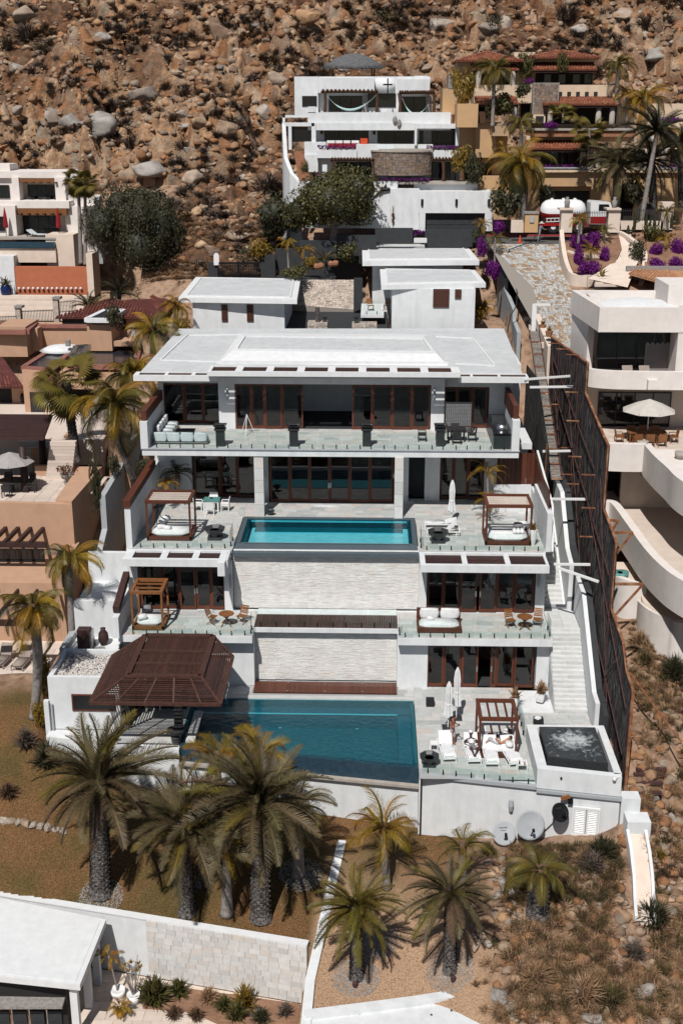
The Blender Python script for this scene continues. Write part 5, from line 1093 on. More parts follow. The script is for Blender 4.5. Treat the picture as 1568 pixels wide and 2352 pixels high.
p=onfront(1408,1802)+Vector((0,-.1,.35));t=thing('security_camera','white dome camera at the corner below the hot tub','camera',p);MB().blob(p,.1,.1,.12).build('dome','metal_white',t,True);MB().beam(p,p+Vector((.25,.1,.1)),.05,.05).build('arm','metal_white',t)
p=onfront(1288,1786);solo(MB().blob(p+nrm*.05,.06,.06,.06),'sensor','metal_black','tiny dark sensor just under the ledge','sensor')
q0=onfront(1316,1853);q1=onfront(1376,1853);zt_,zb_=q0.z,onfront(1316,1915).z;t=thing('shutter_window','white louvred double shutter in the lower front wall','shutters',q0)
def tp(u,v,z): return q0+tng*u+nrm*v+Vector((0,0,z-q0.z))
Wd=(q1-q0).length
b=MB();b.ob(tp(Wd/2,.03,zt_),tng*(Wd/2+.04),nrm*.05,(0,0,.05));b.ob(tp(Wd/2,.03,zb_),tng*(Wd/2+.04),nrm*.05,(0,0,.05))
for u in (0,Wd): b.ob(tp(u,.03,(zt_+zb_)/2),tng*.04,nrm*.045,(0,0,(zt_-zb_)/2-.05))
b.build('frame','metal_white',t)
MB().ob(tp(Wd/2,.012,(zt_+zb_)/2),tng*(Wd/2-.02),nrm*.01,(0,0,(zt_-zb_)/2-.03)).build('backing','grey_wall',t)
for s in (0,1):
    u0=.05+s*(Wd/2);u1=Wd/2-.02+s*(Wd/2-.03);d=MB();d.ob(tp((u0+u1)/2,.04,zt_-.09),tng*((u1-u0)/2),nrm*.03,(0,0,.035));d.ob(tp((u0+u1)/2,.04,zb_+.09),tng*((u1-u0)/2),nrm*.03,(0,0,.035))
    for u in (u0+.035,u1-.035): d.ob(tp(u,.041,(zt_+zb_)/2),tng*.035,nrm*.03,(0,0,(zt_-zb_)/2-.125))
    d=d.build('shutter','metal_white',t)
    for k in range(13):
        z=zb_+.16+(zt_-zb_-.32)*k/12;MB().ob(tp((u0+u1)/2,.045,z),tng*((u1-u0)/2-.07),nrm*.02+Vector((0,0,-.022)),(0,-.003,.008)).build('louvre','metal_white',d)
t=thing('rain_chute','white masonry water chute running down from the right house corner','chute',(12.4,49,-3))
c0=PZ(1427,1848,-.9);pts=[(1432,1862),(1440,1920),(1448,1960),(1452,2010),(1456,2055)]
b=MB();b.box(11.95,12.85,49.9,50.6,-3.6,-.2);b.box(12.1,13.2,49.0,49.9,-4.2,-.9);b.build('chamber','white',t)
P_=[Vector((x_,y_,hgrid(x_,y_)+.22)) for x_,y_ in ((12.55,49.0),(12.6,48.2),(12.6,47.3),(12.5,46.4),(12.4,45.5))]
b=MB();c=MB()
for i in range(4):
    for s in (-1,1): b.ob((P_[i]+P_[i+1])/2+Vector((s*.42,0,.08)),(P_[i+1]-P_[i])/2*1.02,(.07,0,0),(0,.0,.28))
    c.ob((P_[i]+P_[i+1])/2,(P_[i+1]-P_[i])/2*1.02,(.36,0,0),(0,0,.12))
b.build('kerb','white',t);c.build('channel','beige',t)
solo(MB().box(9.3,11.0,49.55,50.2,-4.0,-2.75),'concrete_step','concrete','stone step below the white louvred shutters','step')
x,y=XY(205,1500,.5);t=thing('cabinet','wooden shelf cabinet behind the pebble roof, coloured dark as in shadow','cabinet',(-15.8,61,0));MB().box(-16.1,-15.4,59.9,60.5,2.56,3.7).build('body','wood_dark',t);MB().box(-15.4,-15.3,59.85,60.55,2.6,3.6).build('rack','steel',t)  # cabinet body coloured darker to stand in for shadow
solo(MB().lathe((-14.8,60.6,2.56),[(.18,0),(.3,.35),(.26,.7),(.12,.9),(.16,1.0)],14),'clay_jar','wood_dark','tall brown clay jar beside the wooden cabinet','jar',smooth=True)  # jar takes the dark wood colour to look shadowed too
MB().box(-16.6,-13.9,59.3,61.6,2.4,2.56).build('court_floor','white',VL)
# === people
def person(label,joints,edges,radii,pose_loc,clothes=(),hair=None,m='skin',rz=0,name='person',scale=1.,head=None):
    """joints dict name->(x,y,z); skin surface grown along the edges"""
    t=thing(name,label,'person',pose_loc)
    names=list(joints);me=bpy.data.meshes.new('body');me.from_pydata([joints[k] for k in names],[(names.index(a),names.index(c)) for a,c in edges],[])
    ob=bpy.data.objects.new('body',me);COL.objects.link(ob)
    ob.modifiers.new('skin','SKIN');ob.modifiers['skin'].use_smooth_shade=True;s=ob.modifiers.new('sub','SUBSURF');s.levels=s.render_levels=1
    for i,k in enumerate(names):
        sv=me.skin_vertices[0].data[i];r=radii[k];sv.radius=r if isinstance(r,tuple) else (r,r);sv.use_root=(k == 'pelvis')
    dg=bpy.context.evaluated_depsgraph_get();me2=bpy.data.meshes.new_from_object(ob.evaluated_get(dg));bpy.data.objects.remove(ob)
    me2.materials.clear();me2.materials.append(M[m])
    for k,c in enumerate(clothes): me2.materials.append(M[c[0]])
    for p in me2.polygons:      # clothing by distance to limb segments
        c=p.center
        for k,(cm,segs) in enumerate(clothes):
            for a,bb,rr in segs:
                A=Vector(joints[a]) if isinstance(a,str) else Vector(a);B_=Vector(joints[bb]) if isinstance(bb,str) else Vector(bb);d=B_-A;u=max(-.1,min(1.05,(c-A).dot(d)/d.dot(d)))
                if (c-(A+d*u)).length<rr and -.05<(c-A).dot(d)/d.dot(d)<1.02: p.material_index=k+1
    body=bpy.data.objects.new('body',me2);COL.objects.link(body);body.parent=t
    if hair:
        c,r,d=hair;b=MB();b.blob(c,r,r,r*1.02,n=12,k=8);h=b.build('hair','hair',None,True);h.parent=t
    WO[body.name]=Vector((0,0,0))
    t.rotation_euler=(0,0,rz);t.scale=(scale,)*3;return t
RAD=dict(pelvis=(.15,.11),spine=(.13,.095),chest=(.17,.11),neck=.055,head0=.075,head1=(.085,.10),head2=.07,nose=.016,shl=.055,shr=.055,ell=.042,elr=.042,wrl=.028,wrr=.028,hal=(.04,.02),har=(.04,.02),hipl=.09,hipr=.09,knl=.058,knr=.058,anl=.036,anr=.036,tol=(.045,.025),tor=(.045,.025),hel=.04,her=.04)
for k in ('l','r'):
    for i in range(5): RAD['f%s%d' % (k,i)]=.009;RAD['g%s%d' % (k,i)]=.008
ED=[('pelvis','spine'),('spine','chest'),('chest','neck'),('neck','head0'),('head0','head1'),('head1','head2'),('head1','nose'),('chest','shl'),('chest','shr'),('shl','ell'),('shr','elr'),('ell','wrl'),('elr','wrr'),('wrl','hal'),('wrr','har'),('pelvis','hipl'),('pelvis','hipr'),('hipl','knl'),('hipr','knr'),('knl','anl'),('knr','anr'),('anl','tol'),('anr','tor')]
def fingers(J,side,wr,ha,across,curl):
    wr=Vector(wr);ha=Vector(ha);d=(ha-wr).normalized();ac=Vector(across).normalized();cu=Vector(curl)
    for i in range(4):
        b0=ha+ac*(.027-.018*i)+d*.02;J['f%s%d' % (side,i)]=tuple(b0+d*(.05-.006*abs(i-1.4))+cu*.008);J['g%s%d' % (side,i)]=tuple(b0+d*(.078-.008*abs(i-1.4))+cu*.035)
    J['f%s4' % side]=tuple(wr+d*.04+ac*.05);J['g%s4' % side]=tuple(wr+d*.075+ac*.062+cu*.02)
FE=[('ha'+s,'f%s%d' % (s,i)) for s in 'lr' for i in range(5)]+[('f%s%d' % (s,i),'g%s%d' % (s,i)) for s in 'lr' for i in range(5)]
def P(J,acrossl=(1,0,0),acrossr=(1,0,0),curl=(0,0,-1)):
    fingers(J,'l',J['wrl'],J['hal'],acrossl,curl);fingers(J,'r',J['wrr'],J['har'],acrossr,curl);return J
J=P(dict(pelvis=(0,0,.96),spine=(.0,0,1.14),chest=(-.02,0,1.36),neck=(.03,0,1.52),head0=(.07,0,1.58),head1=(.10,0,1.66),head2=(.09,0,1.73),nose=(.20,0,1.62),shl=(-.02,.19,1.43),shr=(-.02,-.19,1.43),ell=(.04,.24,1.16),elr=(.04,-.25,1.16),wrl=(.27,.12,1.22),wrr=(.27,-.12,1.22),hal=(.33,.07,1.24),har=(.33,-.07,1.24),hipl=(0,.1,.9),hipr=(0,-.1,.9),knl=(.1,.1,.5),knr=(-.02,-.1,.5),anl=(.02,.11,.09),anr=(-.02,-.12,.09),tol=(.18,.13,.04),tor=(.15,-.15,.04)),(0,0,1),(0,0,1),(0,-1,0))
x,y=XY(1037,1712,0)
man=person('standing bare chested man in pale patterned shorts looking at his phone',J,ED+FE,RAD,(x,y,0),[('shorts',[('pelvis','spine',.19),('hipl','knl',.17),('hipr','knr',.17),((0,0,.8),(0,0,1.04),.2)])],((.085,0,1.69),.088,0),m='skin',rz=-.5)
t=solo(MB().ob((x+.33,y-.18,1.27),(.035,0,.01),(0,.07,0),(0,0,.006)),'phone','metal_black','dark phone held by the standing man','phone')
J=P(dict(pelvis=(0,-.05,.50),spine=(0,.12,.54),chest=(0,.34,.66),neck=(0,.5,.80),head0=(0,.56,.86),head1=(0,.62,.93),head2=(0,.65,.99),nose=(0,.55,1.0),shl=(.19,.38,.70),shr=(-.19,.38,.70),ell=(.36,.2,.62),elr=(-.38,.22,.64),wrl=(.18,.08,.66),wrr=(-.2,.1,.66),hal=(.11,.05,.67),har=(-.13,.07,.67),hipl=(.1,-.1,.48),hipr=(-.1,-.1,.48),knl=(.24,-.42,.66),knr=(-.1,-.45,.72),anl=(.05,-.78,.45),anr=(.0,-.82,.46),tol=(-.04,-.92,.5),tor=(.08,-.95,.52)))
x,y=XY(1082,1732,0)
person('person with white cap and dark shorts lying on the second lounger',J,ED+FE,RAD,(x,y-.12,0),[('camo',[('hipl','knl',.17),('hipr','knr',.17),((0,-.2,.5),(0,.05,.52),.2)]),('towel',[('spine','chest',.2)])],None,m='skin_dark',rz=.06)
solo(MB().blob((x-.03,y+.52,.99),.12,.12,.09),'cap','towel','white cap on the person lying on the second lounger','cap',smooth=True)
def liemap(J): return {k: (v[0],v[1],v[2]) for k,v in J.items()}
J=P(dict(pelvis=(-.1,0,.6),spine=(.08,.02,.6),chest=(.32,.04,.66),neck=(.48,.05,.74),head0=(.54,.05,.78),head1=(.62,.06,.84),head2=(.68,.07,.88),nose=(.56,-.04,.9),shl=(.36,.2,.7),shr=(.36,-.12,.66),ell=(.14,.22,.74),elr=(.12,-.18,.66),wrl=(.0,.06,.8),wrr=(-.04,-.1,.78),hal=(-.04,.0,.84),har=(-.1,-.06,.82),hipl=(-.14,.08,.6),hipr=(-.14,-.08,.58),knl=(-.42,.06,.86),knr=(-.45,-.1,.86),anl=(-.62,.06,.56),anr=(-.66,-.1,.56),tol=(-.78,.05,.56),tor=(-.82,-.12,.56)))
person('man in pale grey shorts lying on the canopied daybed reading',J,ED+FE,RAD,(6.45,53.75,0),[('shorts_grey',[('hipl','knl',.17),('hipr','knr',.17),((-.2,0,.6),(0,0,.6),.19)])],((.66,.06,.87),.09,0),m='skin_light',scale=.97)
J2=dict(J);J2={k: (v[0],v[1],v[2]-.02) for k,v in J2.items()}
person('woman in black swimwear lying behind the man on the daybed',J2,ED+FE,{k: (tuple(q*.88 for q in v) if isinstance(v,tuple) else v*.88) for k,v in RAD.items()},(6.5,54.4,0),[('camo',[((-.2,0,.58),(.45,.04,.66),.24)])],((.68,.07,.86),.11,0),m='skin',scale=.95,rz=.12)
# === neighbours
def FB(par,name,m,x0,y0,x1,y1,Y,d,dz=0):
    """box whose front face at distance Y covers the given rectangle, d deep"""
    a=PY(x0,(y0+y1)/2,Y);c=PY(x1,(y0+y1)/2,Y);xm=(x0+x1)/2
    return MB().box(a.x,c.x,Y,Y+d,PY(xm,y1,Y).z,PY(xm,y0,Y).z).build(name,m,par)
def WIN(par,x0,y0,x1,y1,Y,n_=1,m='black_trim',d=.12,pane='glass_dark',name='window'):
    a=PY(x0,(y0+y1)/2,Y);c=PY(x1,(y0+y1)/2,Y);xm=(x0+x1)/2;z0,z1=PY(xm,y1,Y).z,PY(xm,y0,Y).z;f=.07
    b=MB();b.box(a.x,c.x,Y-d*.4,Y+.02,z0,z0+f);b.box(a.x,c.x,Y-d*.4,Y+.02,z1-f,z1)
    for i in range(n_+1): q=a.x+(c.x-a.x)*i/n_;q=min(max(q,a.x+f/2),c.x-f/2);b.box(q-f/2,q+f/2,Y-d*.4+.003,Y+.02,z0+f,z1-f)
    w_=b.build(name,m,par)
    for i in range(n_): q0=a.x+(c.x-a.x)*i/n_;q1=a.x+(c.x-a.x)*(i+1)/n_;MB().box(q0+.03,q1-.03,Y-d*.15,Y-.004,z0+.03,z1-.03).build('pane',pane,w_)
    return w_
mat('glass_dark',(.012,.013,.014),.06,spec=.6)
mat('dark_room',(.02,.018,.017),.8)  # near black standing in for unlit space behind openings and under roofs
def tiles(par,a,c,d,e,m,sx=.26,sy=.42,name='roof_tiles'):
    """barrel tiles on the quad eave a-c, ridge d-e"""
    a,c,d,e=(Vector(q) for q in (a,c,d,e));nn=((c-a).cross(d-a)).normalized()
    if nn.z<0: nn=-nn
    b=MB();b.add([a-nn*.1,c-nn*.1,e-nn*.1,d-nn*.1,a,c,e,d],[(3,2,1,0),(4,5,6,7),(0,1,5,4),(1,2,6,5),(2,3,7,6),(3,0,4,7)],t=.2);base=b
    Lx=(c-a).length;ux=(c-a)/Lx;H_=((d+e)/2-(a+c)/2);Ly=H_.length;uy=H_/Ly;r=random.Random(len(par.name) if par else 1)
    k0=(d-a).dot(ux);k1=(e-a).dot(ux)
    for i in range(int(Lx/sx)):
        x=(i+.5)*sx
        for j in range(int(Ly/sy)+1):
            y=j*sy;y2=min(y+sy+.06,Ly);f=y/Ly
            if x<k0*f or x>Lx+(k1-Lx)*f or y2-y<.1: continue
            p=a+ux*x+uy*y+nn*.03;q=a+ux*x+uy*y2+nn*.0;tt=r.random();rr=sx*.36;vs=[]
            for o_ in (p,q):
                for ang in (0,.25,.5,.75,1): vs.append(o_+ux*(-math.cos(math.pi*ang)*rr)+nn*(math.sin(math.pi*ang)*rr*.8))
            b.add(vs,[(0,1,6,5),(1,2,7,6),(2,3,8,7),(3,4,9,8),(0,4,3,2,1)],t=tt)
    return stuff(b.build(name,m,par))
def hip_roof(par,x0,x1,y0,y1,ze,zr,m,inset=None,sx=.28,back=False):
    i=inset if inset is not None else min((y1-y0)/2,(x1-x0)/2)*.98;ym=(y0+y1)/2
    r0,r1=(x0+i,ym,zr),(x1-i,ym,zr)
    tiles(par,(x0,y0,ze),(x1,y0,ze),r0,r1,m,sx);tiles(par,(x1,y0,ze),(x1,y1,ze),r1,r1,m,sx);tiles(par,(x0,y1,ze),(x0,y0,ze),r0,r0,m,sx);tiles(par,(x1,y1,ze),(x0,y1,ze),r1,r0,m,.5)
def logs(par,x0,x1,ypx,posts,Y,d=2.2,ybot=0,m='log',nr=14):
    a=PY(x0,ypx,Y);c=PY(x1,ypx,Y);MB().tube([a+Vector((0,0,.1)),(a+c)/2+Vector((0,0,.14)),c+Vector((0,0,.1))],.13,7).build('beam',m,par)
    for k in range(nr): x=a.x+(c.x-a.x)*(k+.5)/nr;MB().cyl((x,Y-.3,a.z+.28),(x+R.uniform(-.05,.05),Y+d,a.z+.3),.09,n=6).build('rafter',m,par)
    for px in posts: p=PY(px,ypx,Y);q=PY(px,ybot,Y);MB().tube([q,(p+q)/2+Vector((.05,0,0)),p+Vector((0,0,.1))],[.17,.14,.15],7).build('post',m,par)
def flowers(label,x0,y0,x1,y1,Y,d=.6,cat='flowers',m='bougain',dens=1,name='flower_bed',par=None):
    a=PY(x0,y1,Y);c=PY(x1,y0,Y);r=random.Random(int(x0*7+y0));b=MB();A=abs(c.x-a.x)*abs(c.z-a.z)
    for k in range(int(min(1400,90*dens*max(A,.3)*2))):
        p=Vector((r.uniform(a.x,c.x),Y+r.uniform(0,d),a.z+(c.z-a.z)*(r.random()**.8)));s=.075;n_=Vector((r.gauss(0,1),r.gauss(0,1),r.gauss(0,1))).normalized();u=n_.orthogonal().normalized()*s;v=n_.cross(u)
        low=p.z<a.z+(c.z-a.z)*.35;b.add([p-u,p+v,p+u,p-v],[(0,1,2,3)],t=.99 if low or r.random()<.2 else r.uniform(0,.7))
    o=b.build(name,m,par);
    if not par: tag(o,label,cat,kind='stuff')
    return o
# --- white villa on the slope behind
W2=thing('hillside_villa','white three storey villa with log pergolas standing behind at the foot of the rocky slope','villa',(0,120,19))
q1=lambda zx,zy: (616+zx*.3309,97.3+zy*.3309)
def B2(x0,y0,x1,y1,Y,d,m='white',name='wall'): a=q1(x0,y0);c=q1(x1,y1);return FB(W2,name,m,a[0],a[1],c[0],c[1],Y,d)
def Wn(x0,y0,x1,y1,Y,n_): a=q1(x0,y0);c=q1(x1,y1);return WIN(W2,a[0],a[1],c[0],c[1],Y,n_)
B2(182,237,1120,520,124,9);B2(182,237,345,520,123.2,.79);B2(340,247,735,350,122.8,1.19);B2(895,256,1120,352,122.8,1.19);B2(1015,232,1098,262,125,3)
p0=PY(*q1(812,300),123.9);rr=(PY(*q1(890,300),122)-PY(*q1(735,300),122)).length/2
MB().prism([(p0.x+rr*math.cos(u),p0.y+.4+rr*.75*math.sin(u)) for u in np.linspace(-math.pi,0,14)],PY(*q1(812,352),123).z,PY(*q1(812,249),123).z).build('curved_wall','white',W2,True)
Wn(235,372,337,445,123.18,1);Wn(420,372,650,482,123.98,3);Wn(690,355,885,452,123.98,2);Wn(925,378,1090,487,123.98,2)
for x in (655,1098): B2(x,372,x+35,485,123.5,.4,'stone_grey','pier')
B2(275,485,1265,610,120.2,3.7);B2(275,445,330,490,120.2,.4);B2(1095,485,1265,610,119.9,.29)
for args in ((365,762,352,(393,752)),(905,1155,360,(912,1147))):
    a=q1(args[0],args[2]);logs(W2,a[0],q1(args[1],0)[0],a[1],[q1(x,0)[0] for x in args[3]],121.0,2.6,q1(0,485)[1])
cr=MB();p=PY(*q1(828,308),122.2);cr.box(p.x-.06,p.x+.06,p.y-.25,p.y-.15,p.z-.75,p.z+.75);cr.box(p.x-.45,p.x+.45,p.y-.26,p.y-.14,p.z+.12,p.z+.26);solo(cr,'wall_cross','metal_black','dark cross on the top wall of the hillside villa','cross')
def hammock(label,pts,Y):
    P_=[PY(*q1(*q),Y) for q in pts];n_=12;b=MB();vs=[]
    c=[]
    for i in range(n_+1):
        u=i/n_;c.append(P_[0]*(1-u)**2+P_[1]*2*u*(1-u)+P_[2]*u*u)
    b.tube(c,[.02,.03,.05,.16,.22,.25,.26,.25,.22,.16,.05,.03,.02],6,sq=.5);solo(b,'hammock','hammock',label,'hammock','hammocks on the hillside villa',True)
hammock('pale blue hammock in the left pergola of the hillside villa',[(408,372),(560,570),(752,362)],120.9);hammock('pale blue hammock in the right pergola of the hillside villa',[(928,385),(1000,590),(1110,430)],120.9)
B2(330,600,1330,740,122,5);B2(305,560,1095,610,119.9,.28)
Wn(390,603,695,702,121.98,3);Wn(757,607,1005,708,121.98,2)
B2(1015,565,1325,598,119,3);B2(1015,598,1030,715,119,.4);B2(1300,598,1325,720,119,.4);Wn(1045,600,1290,712,121.97,2);B2(1075,600,1130,712,121.5,.4,'stone_grey','pier')
for k,(x,y) in enumerate(((371,602),(735,607))): p=PY(*q1(x,y),121.9);solo(MB().tube([p-Vector((0,0,.45)),p+Vector((0,0,.45))],[.12,.16],8),'wall_sconce','log',['brown wall sconce at the left of the middle storey windows','brown wall sconce between the middle storey windows'][k],'sconce')
for k,(x,y) in enumerate(((878,540),(907,563))): p=PY(*q1(x,y),119.8);solo(MB().blob(p,.22,.12,.4),'wall_vase','stone_grey',['upper left of two dark wall vases on the hillside villa','lower right of two dark wall vases on the hillside villa'][k],'vase',smooth=True)
B2(335,748,612,803,118.2,3.9);B2(610,708,770,805,118.4,3.6);B2(770,708,1140,806,119.5,2.5);B2(1132,752,1348,808,118.2,3.9);B2(765,740,1140,762,117.6,1.8,'concrete','terrace_slab')
flowers('purple flower bed under the four red white chairs',*q1(342,714),*q1(607,746),118.15);flowers('purple flower bed at the right end of the middle terrace',*q1(1098,716),*q1(1335,752),118.15)
for k,x in enumerate((437,492,546,598)):
    p=PY(*q1(x,700),119.6);t=thing('terrace_chair',['white chair with red seat, leftmost of four','white chair with red seat, second of four','white chair with red seat, third of four','white chair with red seat, rightmost of four'][k],'chair',p,'white and red chairs on the middle terrace');MB().box(p.x-.42,p.x+.42,p.y+.25,p.y+.38,p.z-.5,p.z+.25).build('backrest','metal_white',t);MB().box(p.x-.33,p.x+.33,p.y+.17,p.y+.24,p.z-.45,p.z).build('cushion','fabric_red',t)
p=PY(*q1(663,685),119.6);solo(MB().box(p.x-.35,p.x+.35,p.y,p.y+.5,p.z-.35,p.z+.25),'red_box','cone','bright red box at the end of the four chairs','box')
for k,x in enumerate((785,842)):
    p=PY(*q1(x,742),118);t=thing('garden_chair',['blue slatted garden chair at the left above the stone curve','blue slatted garden chair at the right above the stone curve'][k],'chair',p,'blue garden chairs');MB().ob(p+Vector((0,.3,.1)),(.36,0,0),(0,.12,.3),(0,.04,-.02)).build('backrest','fabric_blue',t);MB().box(p.x-.4,p.x+.4,p.y-.3,p.y+.1,p.z-.25,p.z-.15).build('seat','fabric_blue',t)
B2(330,800,1330,985,120.5,6.5);Wn(470,832,715,970,120.47,3);Wn(1132,832,1300,972,120.47,2);B2(1262,840,1295,968,120,.4,'stone_grey','pier')
cx_=PY(*q1(925,850),118);ra=(PY(*q1(1135,850),117)-PY(*q1(715,850),117)).length/2;zt_,zb_=PY(*q1(925,762),116.5).z,PY(*q1(925,925),116.5).z
arc=[(cx_.x+ra*math.sin(u),118.6-2.4*math.cos(u)) for u in np.linspace(-1.5,1.5,30)]
SW=MB().prism(arc,zb_,zt_).build('curved_wall','mortar',W2);MB().prism([(cx_.x+(ra+.12)*math.sin(u),118.6-2.55*math.cos(u)) for u in np.linspace(-1.5,1.5,30)],zt_,zt_+.14).build('coping','concrete',W2)
def crazy(par,fn,nu,nv,name,m,mode,seed,gap=.06,th=.05,keep=lambda u,v: True,nmax=300):
    """irregular stones on a surface given by fn(u,v)->(point, normal); jittered cells merged at random"""
    r=random.Random(seed);Gp={}
    for i in range(nu+1):
        for j in range(nv+1): Gp[i,j]=((i+(r.uniform(-.36,.36) if 0<i<nu else 0))/nu,(j+(r.uniform(-.36,.36) if 0<j<nv else 0))/nv)
    cells=[]
    for i in range(nu):
        for j in range(nv):
            q=[Gp[i,j],Gp[i+1,j],Gp[i+1,j+1],Gp[i,j+1]]
            if r.random()<.33: # split into five sided look by clipping a corner
                k=r.randrange(4);a=q[k];pr_=q[k-1];nx_=q[(k+1)%4];q=q[:k]+[((a[0]+pr_[0])/2,(a[1]+pr_[1])/2),((a[0]+nx_[0])/2,(a[1]+nx_[1])/2)]+q[k+1:]
            cu=sum(p[0] for p in q)/len(q);cv=sum(p[1] for p in q)/len(q)
            if not keep(cu,cv): continue
            cells.append((cu,cv,[(cu+(p[0]-cu)*(1-gap*1.6),cv+(p[1]-cv)*(1-gap*1.6)) for p in q]))
    rest=MB();out=[]
    for n_,(cu,cv,q) in enumerate(cells):
        b=MB() if n_<nmax else rest;up=th*r.uniform(.6,1.3);P_=[fn(*p) for p in q];k=len(q)
        top=[p+nn*up for p,nn in P_];bot=[p-nn*.01 for p,nn in P_]
        b.add(bot+top,[list(range(k,2*k))]+[(i,(i+1)%k,(i+1)%k+k,i+k) for i in range(k)],t=r.random() if n_ >= nmax else 0)
        if n_<nmax: out.append(b.build(name,m,par))
    if len(cells)>nmax: stuff(rest.build(name,mode,par))
def sfn(u,v): a=-1.45+2.9*u;nn=Vector((math.sin(a),-math.cos(a),0));return Vector((cx_.x+ra*math.sin(a),118.6-2.4*math.cos(a),zb_+(zt_-zb_)*v)),nn
crazy(W2,sfn,26,9,'stone','villa_stone','villa_stone',5)
flowers('bright purple flower strip at the foot of the curved stone wall',*q1(745,943),*q1(1118,972),116.0)
for args in ((430,735,826,(448,735)),(1132,1445,824,(1212,1402))):
    a=q1(args[0],args[2]);logs(W2,a[0],q1(args[1],0)[0],a[1],[q1(x,0)[0] for x in args[3]],117.6,2.8,q1(0,975)[1])
B2(375,850,408,970,117.5,.5);B2(262,780,345,900,119,2);
B2(100,505,300,522,121,.4);B2(100,505,118,700,121,.5);B2(118,556,320,582,119.8,.4);B2(140,582,162,745,119.8,.5);B2(300,560,330,760,119.8,.4);B2(165,585,300,690,121.8,.2,'glass_dark','pane')
B2(250,692,400,780,119.3,2.8);B2(250,780,285,905,119.2,.4)
for k in range(14): y=757+k*14.5;xs0_=178+k*2.6;B2(xs0_,y,xs0_+64+k*1.2,y+14.3,119.6-k*.24,.5,'clay','step')
a=[q1(97,690),q1(97,905),q1(135,1050),q1(190,1065)]
b=MB();pts=[PY(*q1(97,700),121),PY(*q1(110,900),119),PY(*q1(150,985),117.3),PY(*q1(205,965),116.6)]
tops=[PY(*q1(100,560),121).z,PY(*q1(130,800),119).z,PY(*q1(170,905),117.3).z,PY(*q1(205,962),116.6).z]
for i in range(3):
    p,q=pts[i],pts[i+1];b.add([(p.x,p.y,16),(q.x,q.y,16),(q.x,q.y,tops[i+1]),(p.x,p.y,tops[i]),(p.x+.35,p.y+.1,16),(q.x+.35,q.y+.1,16),(q.x+.35,q.y+.1,tops[i+1]),(p.x+.35,p.y+.1,tops[i])],[(0,1,2,3),(5,4,7,6),(3,2,6,7),(4,0,3,7),(1,5,6,2)])
b.build('retaining_wall','white',W2)
B2(200,965,895,1290,116.2,.8);B2(1010,978,1450,1045,117,3.5);B2(200,968,1450,985,116.6,4.2,'concrete','terrace_slab');B2(895,970,1010,1040,117.5,.4,'villa_stone','stone_panel')
B2(845,1018,1045,1300,115.3,1.5);B2(1045,1035,1550,1185,114.8,4);B2(1045,1185,1088,1310,114.8,4);B2(1500,1185,1555,1310,114.8,4)
a=q1(1088,1185);c=q1(1500,1392)
g=FB(W2,'garage_door','charcoal',a[0],a[1],c[0],c[1],115.3,.1)
for k in range(5):
    for j in range(4):
        x0_=a[0]+(c[0]-a[0])*(j+.06)/4;x1_=a[0]+(c[0]-a[0])*(j+.94)/4;y0_=a[1]+(c[1]-a[1])*(k+.1)/5;y1_=a[1]+(c[1]-a[1])*(k+.9)/5;FB(W2,'door_panel','charcoal',x0_,y0_,x1_,y1_,115.27,.025)
for k,x in enumerate((1067,1305,1530)): p=PY(*q1(x,1112),114.7);solo(MB().tube([p-Vector((0,-.05,.3)),p+Vector((0,.05,.3))],[.12,.12],8),'garage_lamp','metal_black',['dark wall lamp at the left above the garage door','dark wall lamp in the middle above the garage door','dark wall lamp at the right above the garage door'][k],'lamp')
p=PY(*q1(795,1035),116.1);solo(MB().tube([p+Vector((-.9,0,-.55)),p+Vector((-.5,0,-.2)),p+Vector((0,0,.2)),p+Vector((.5,0,.2)),p+Vector((1.1,0,.1))],[.05,.08,.22,.16,.02],8).poly([p+Vector((0,0,.3)),p+Vector((.3,0,.75)),p+Vector((.35,0,.3))]).poly([p+Vector((-.9,0,-.5)),p+Vector((-1.2,0,-.2)),p+Vector((-.8,0,-.4)),p+Vector((-1.0,0,-.95))]),'fish_sculpture','metal_black','leaping marlin sculpture on the white wall above the leafy tree','sculpture')
p=PY(*q1(865,1205),115.2);solo(MB().tube([p+Vector((0,-.05,-.9)),p+Vector((0,-.05,.9))],.03,5).blob(p+Vector((0,-.1,.1)),.15,.08,.2).blob(p+Vector((0,-.1,-.4)),.12,.08,.25),'hanging_mobile','log','hanging metal mobile on the white wall beside the garage','ornament')
TH_=thing('palapa','grey thatched shelter on dark posts on the roof of the hillside villa','shelter',PY(*q1(590,235),127));p=PY(*q1(590,165),127);top=PY(*q1(585,90),127)
MB().lathe((p.x,p.y,p.z),[(2.9,-.2),(2.95,.0),(2.1,.6),(1.0,1.05),(.3,1.2)],22,sy=.6).build('thatch_roof','thatch',TH_)
b=MB();r=random.Random(2)
for k in range(700): u=r.uniform(0,6.283);rr_=r.uniform(1.8,3.0);s_=Vector((p.x+rr_*math.cos(u),p.y+rr_*.6*math.sin(u),p.z+.02+(2.95-rr_)*.6));e=Vector((math.cos(u),math.sin(u)*.6,-.75)).normalized();w_=Vector((-math.sin(u),math.cos(u),0))*.05;b.add([s_-w_,s_+w_,s_+e*.55],[(0,1,2)])
stuff(b.build('thatch_fringe','thatch',TH_))
for x in (430,447,718,735): q=PY(*q1(x,150),126.5+(x%2)*1.5);MB().cyl((q.x,q.y,q.z-2.3),(q.x,q.y,q.z+.3),.1,n=6).build('post','log',TH_)
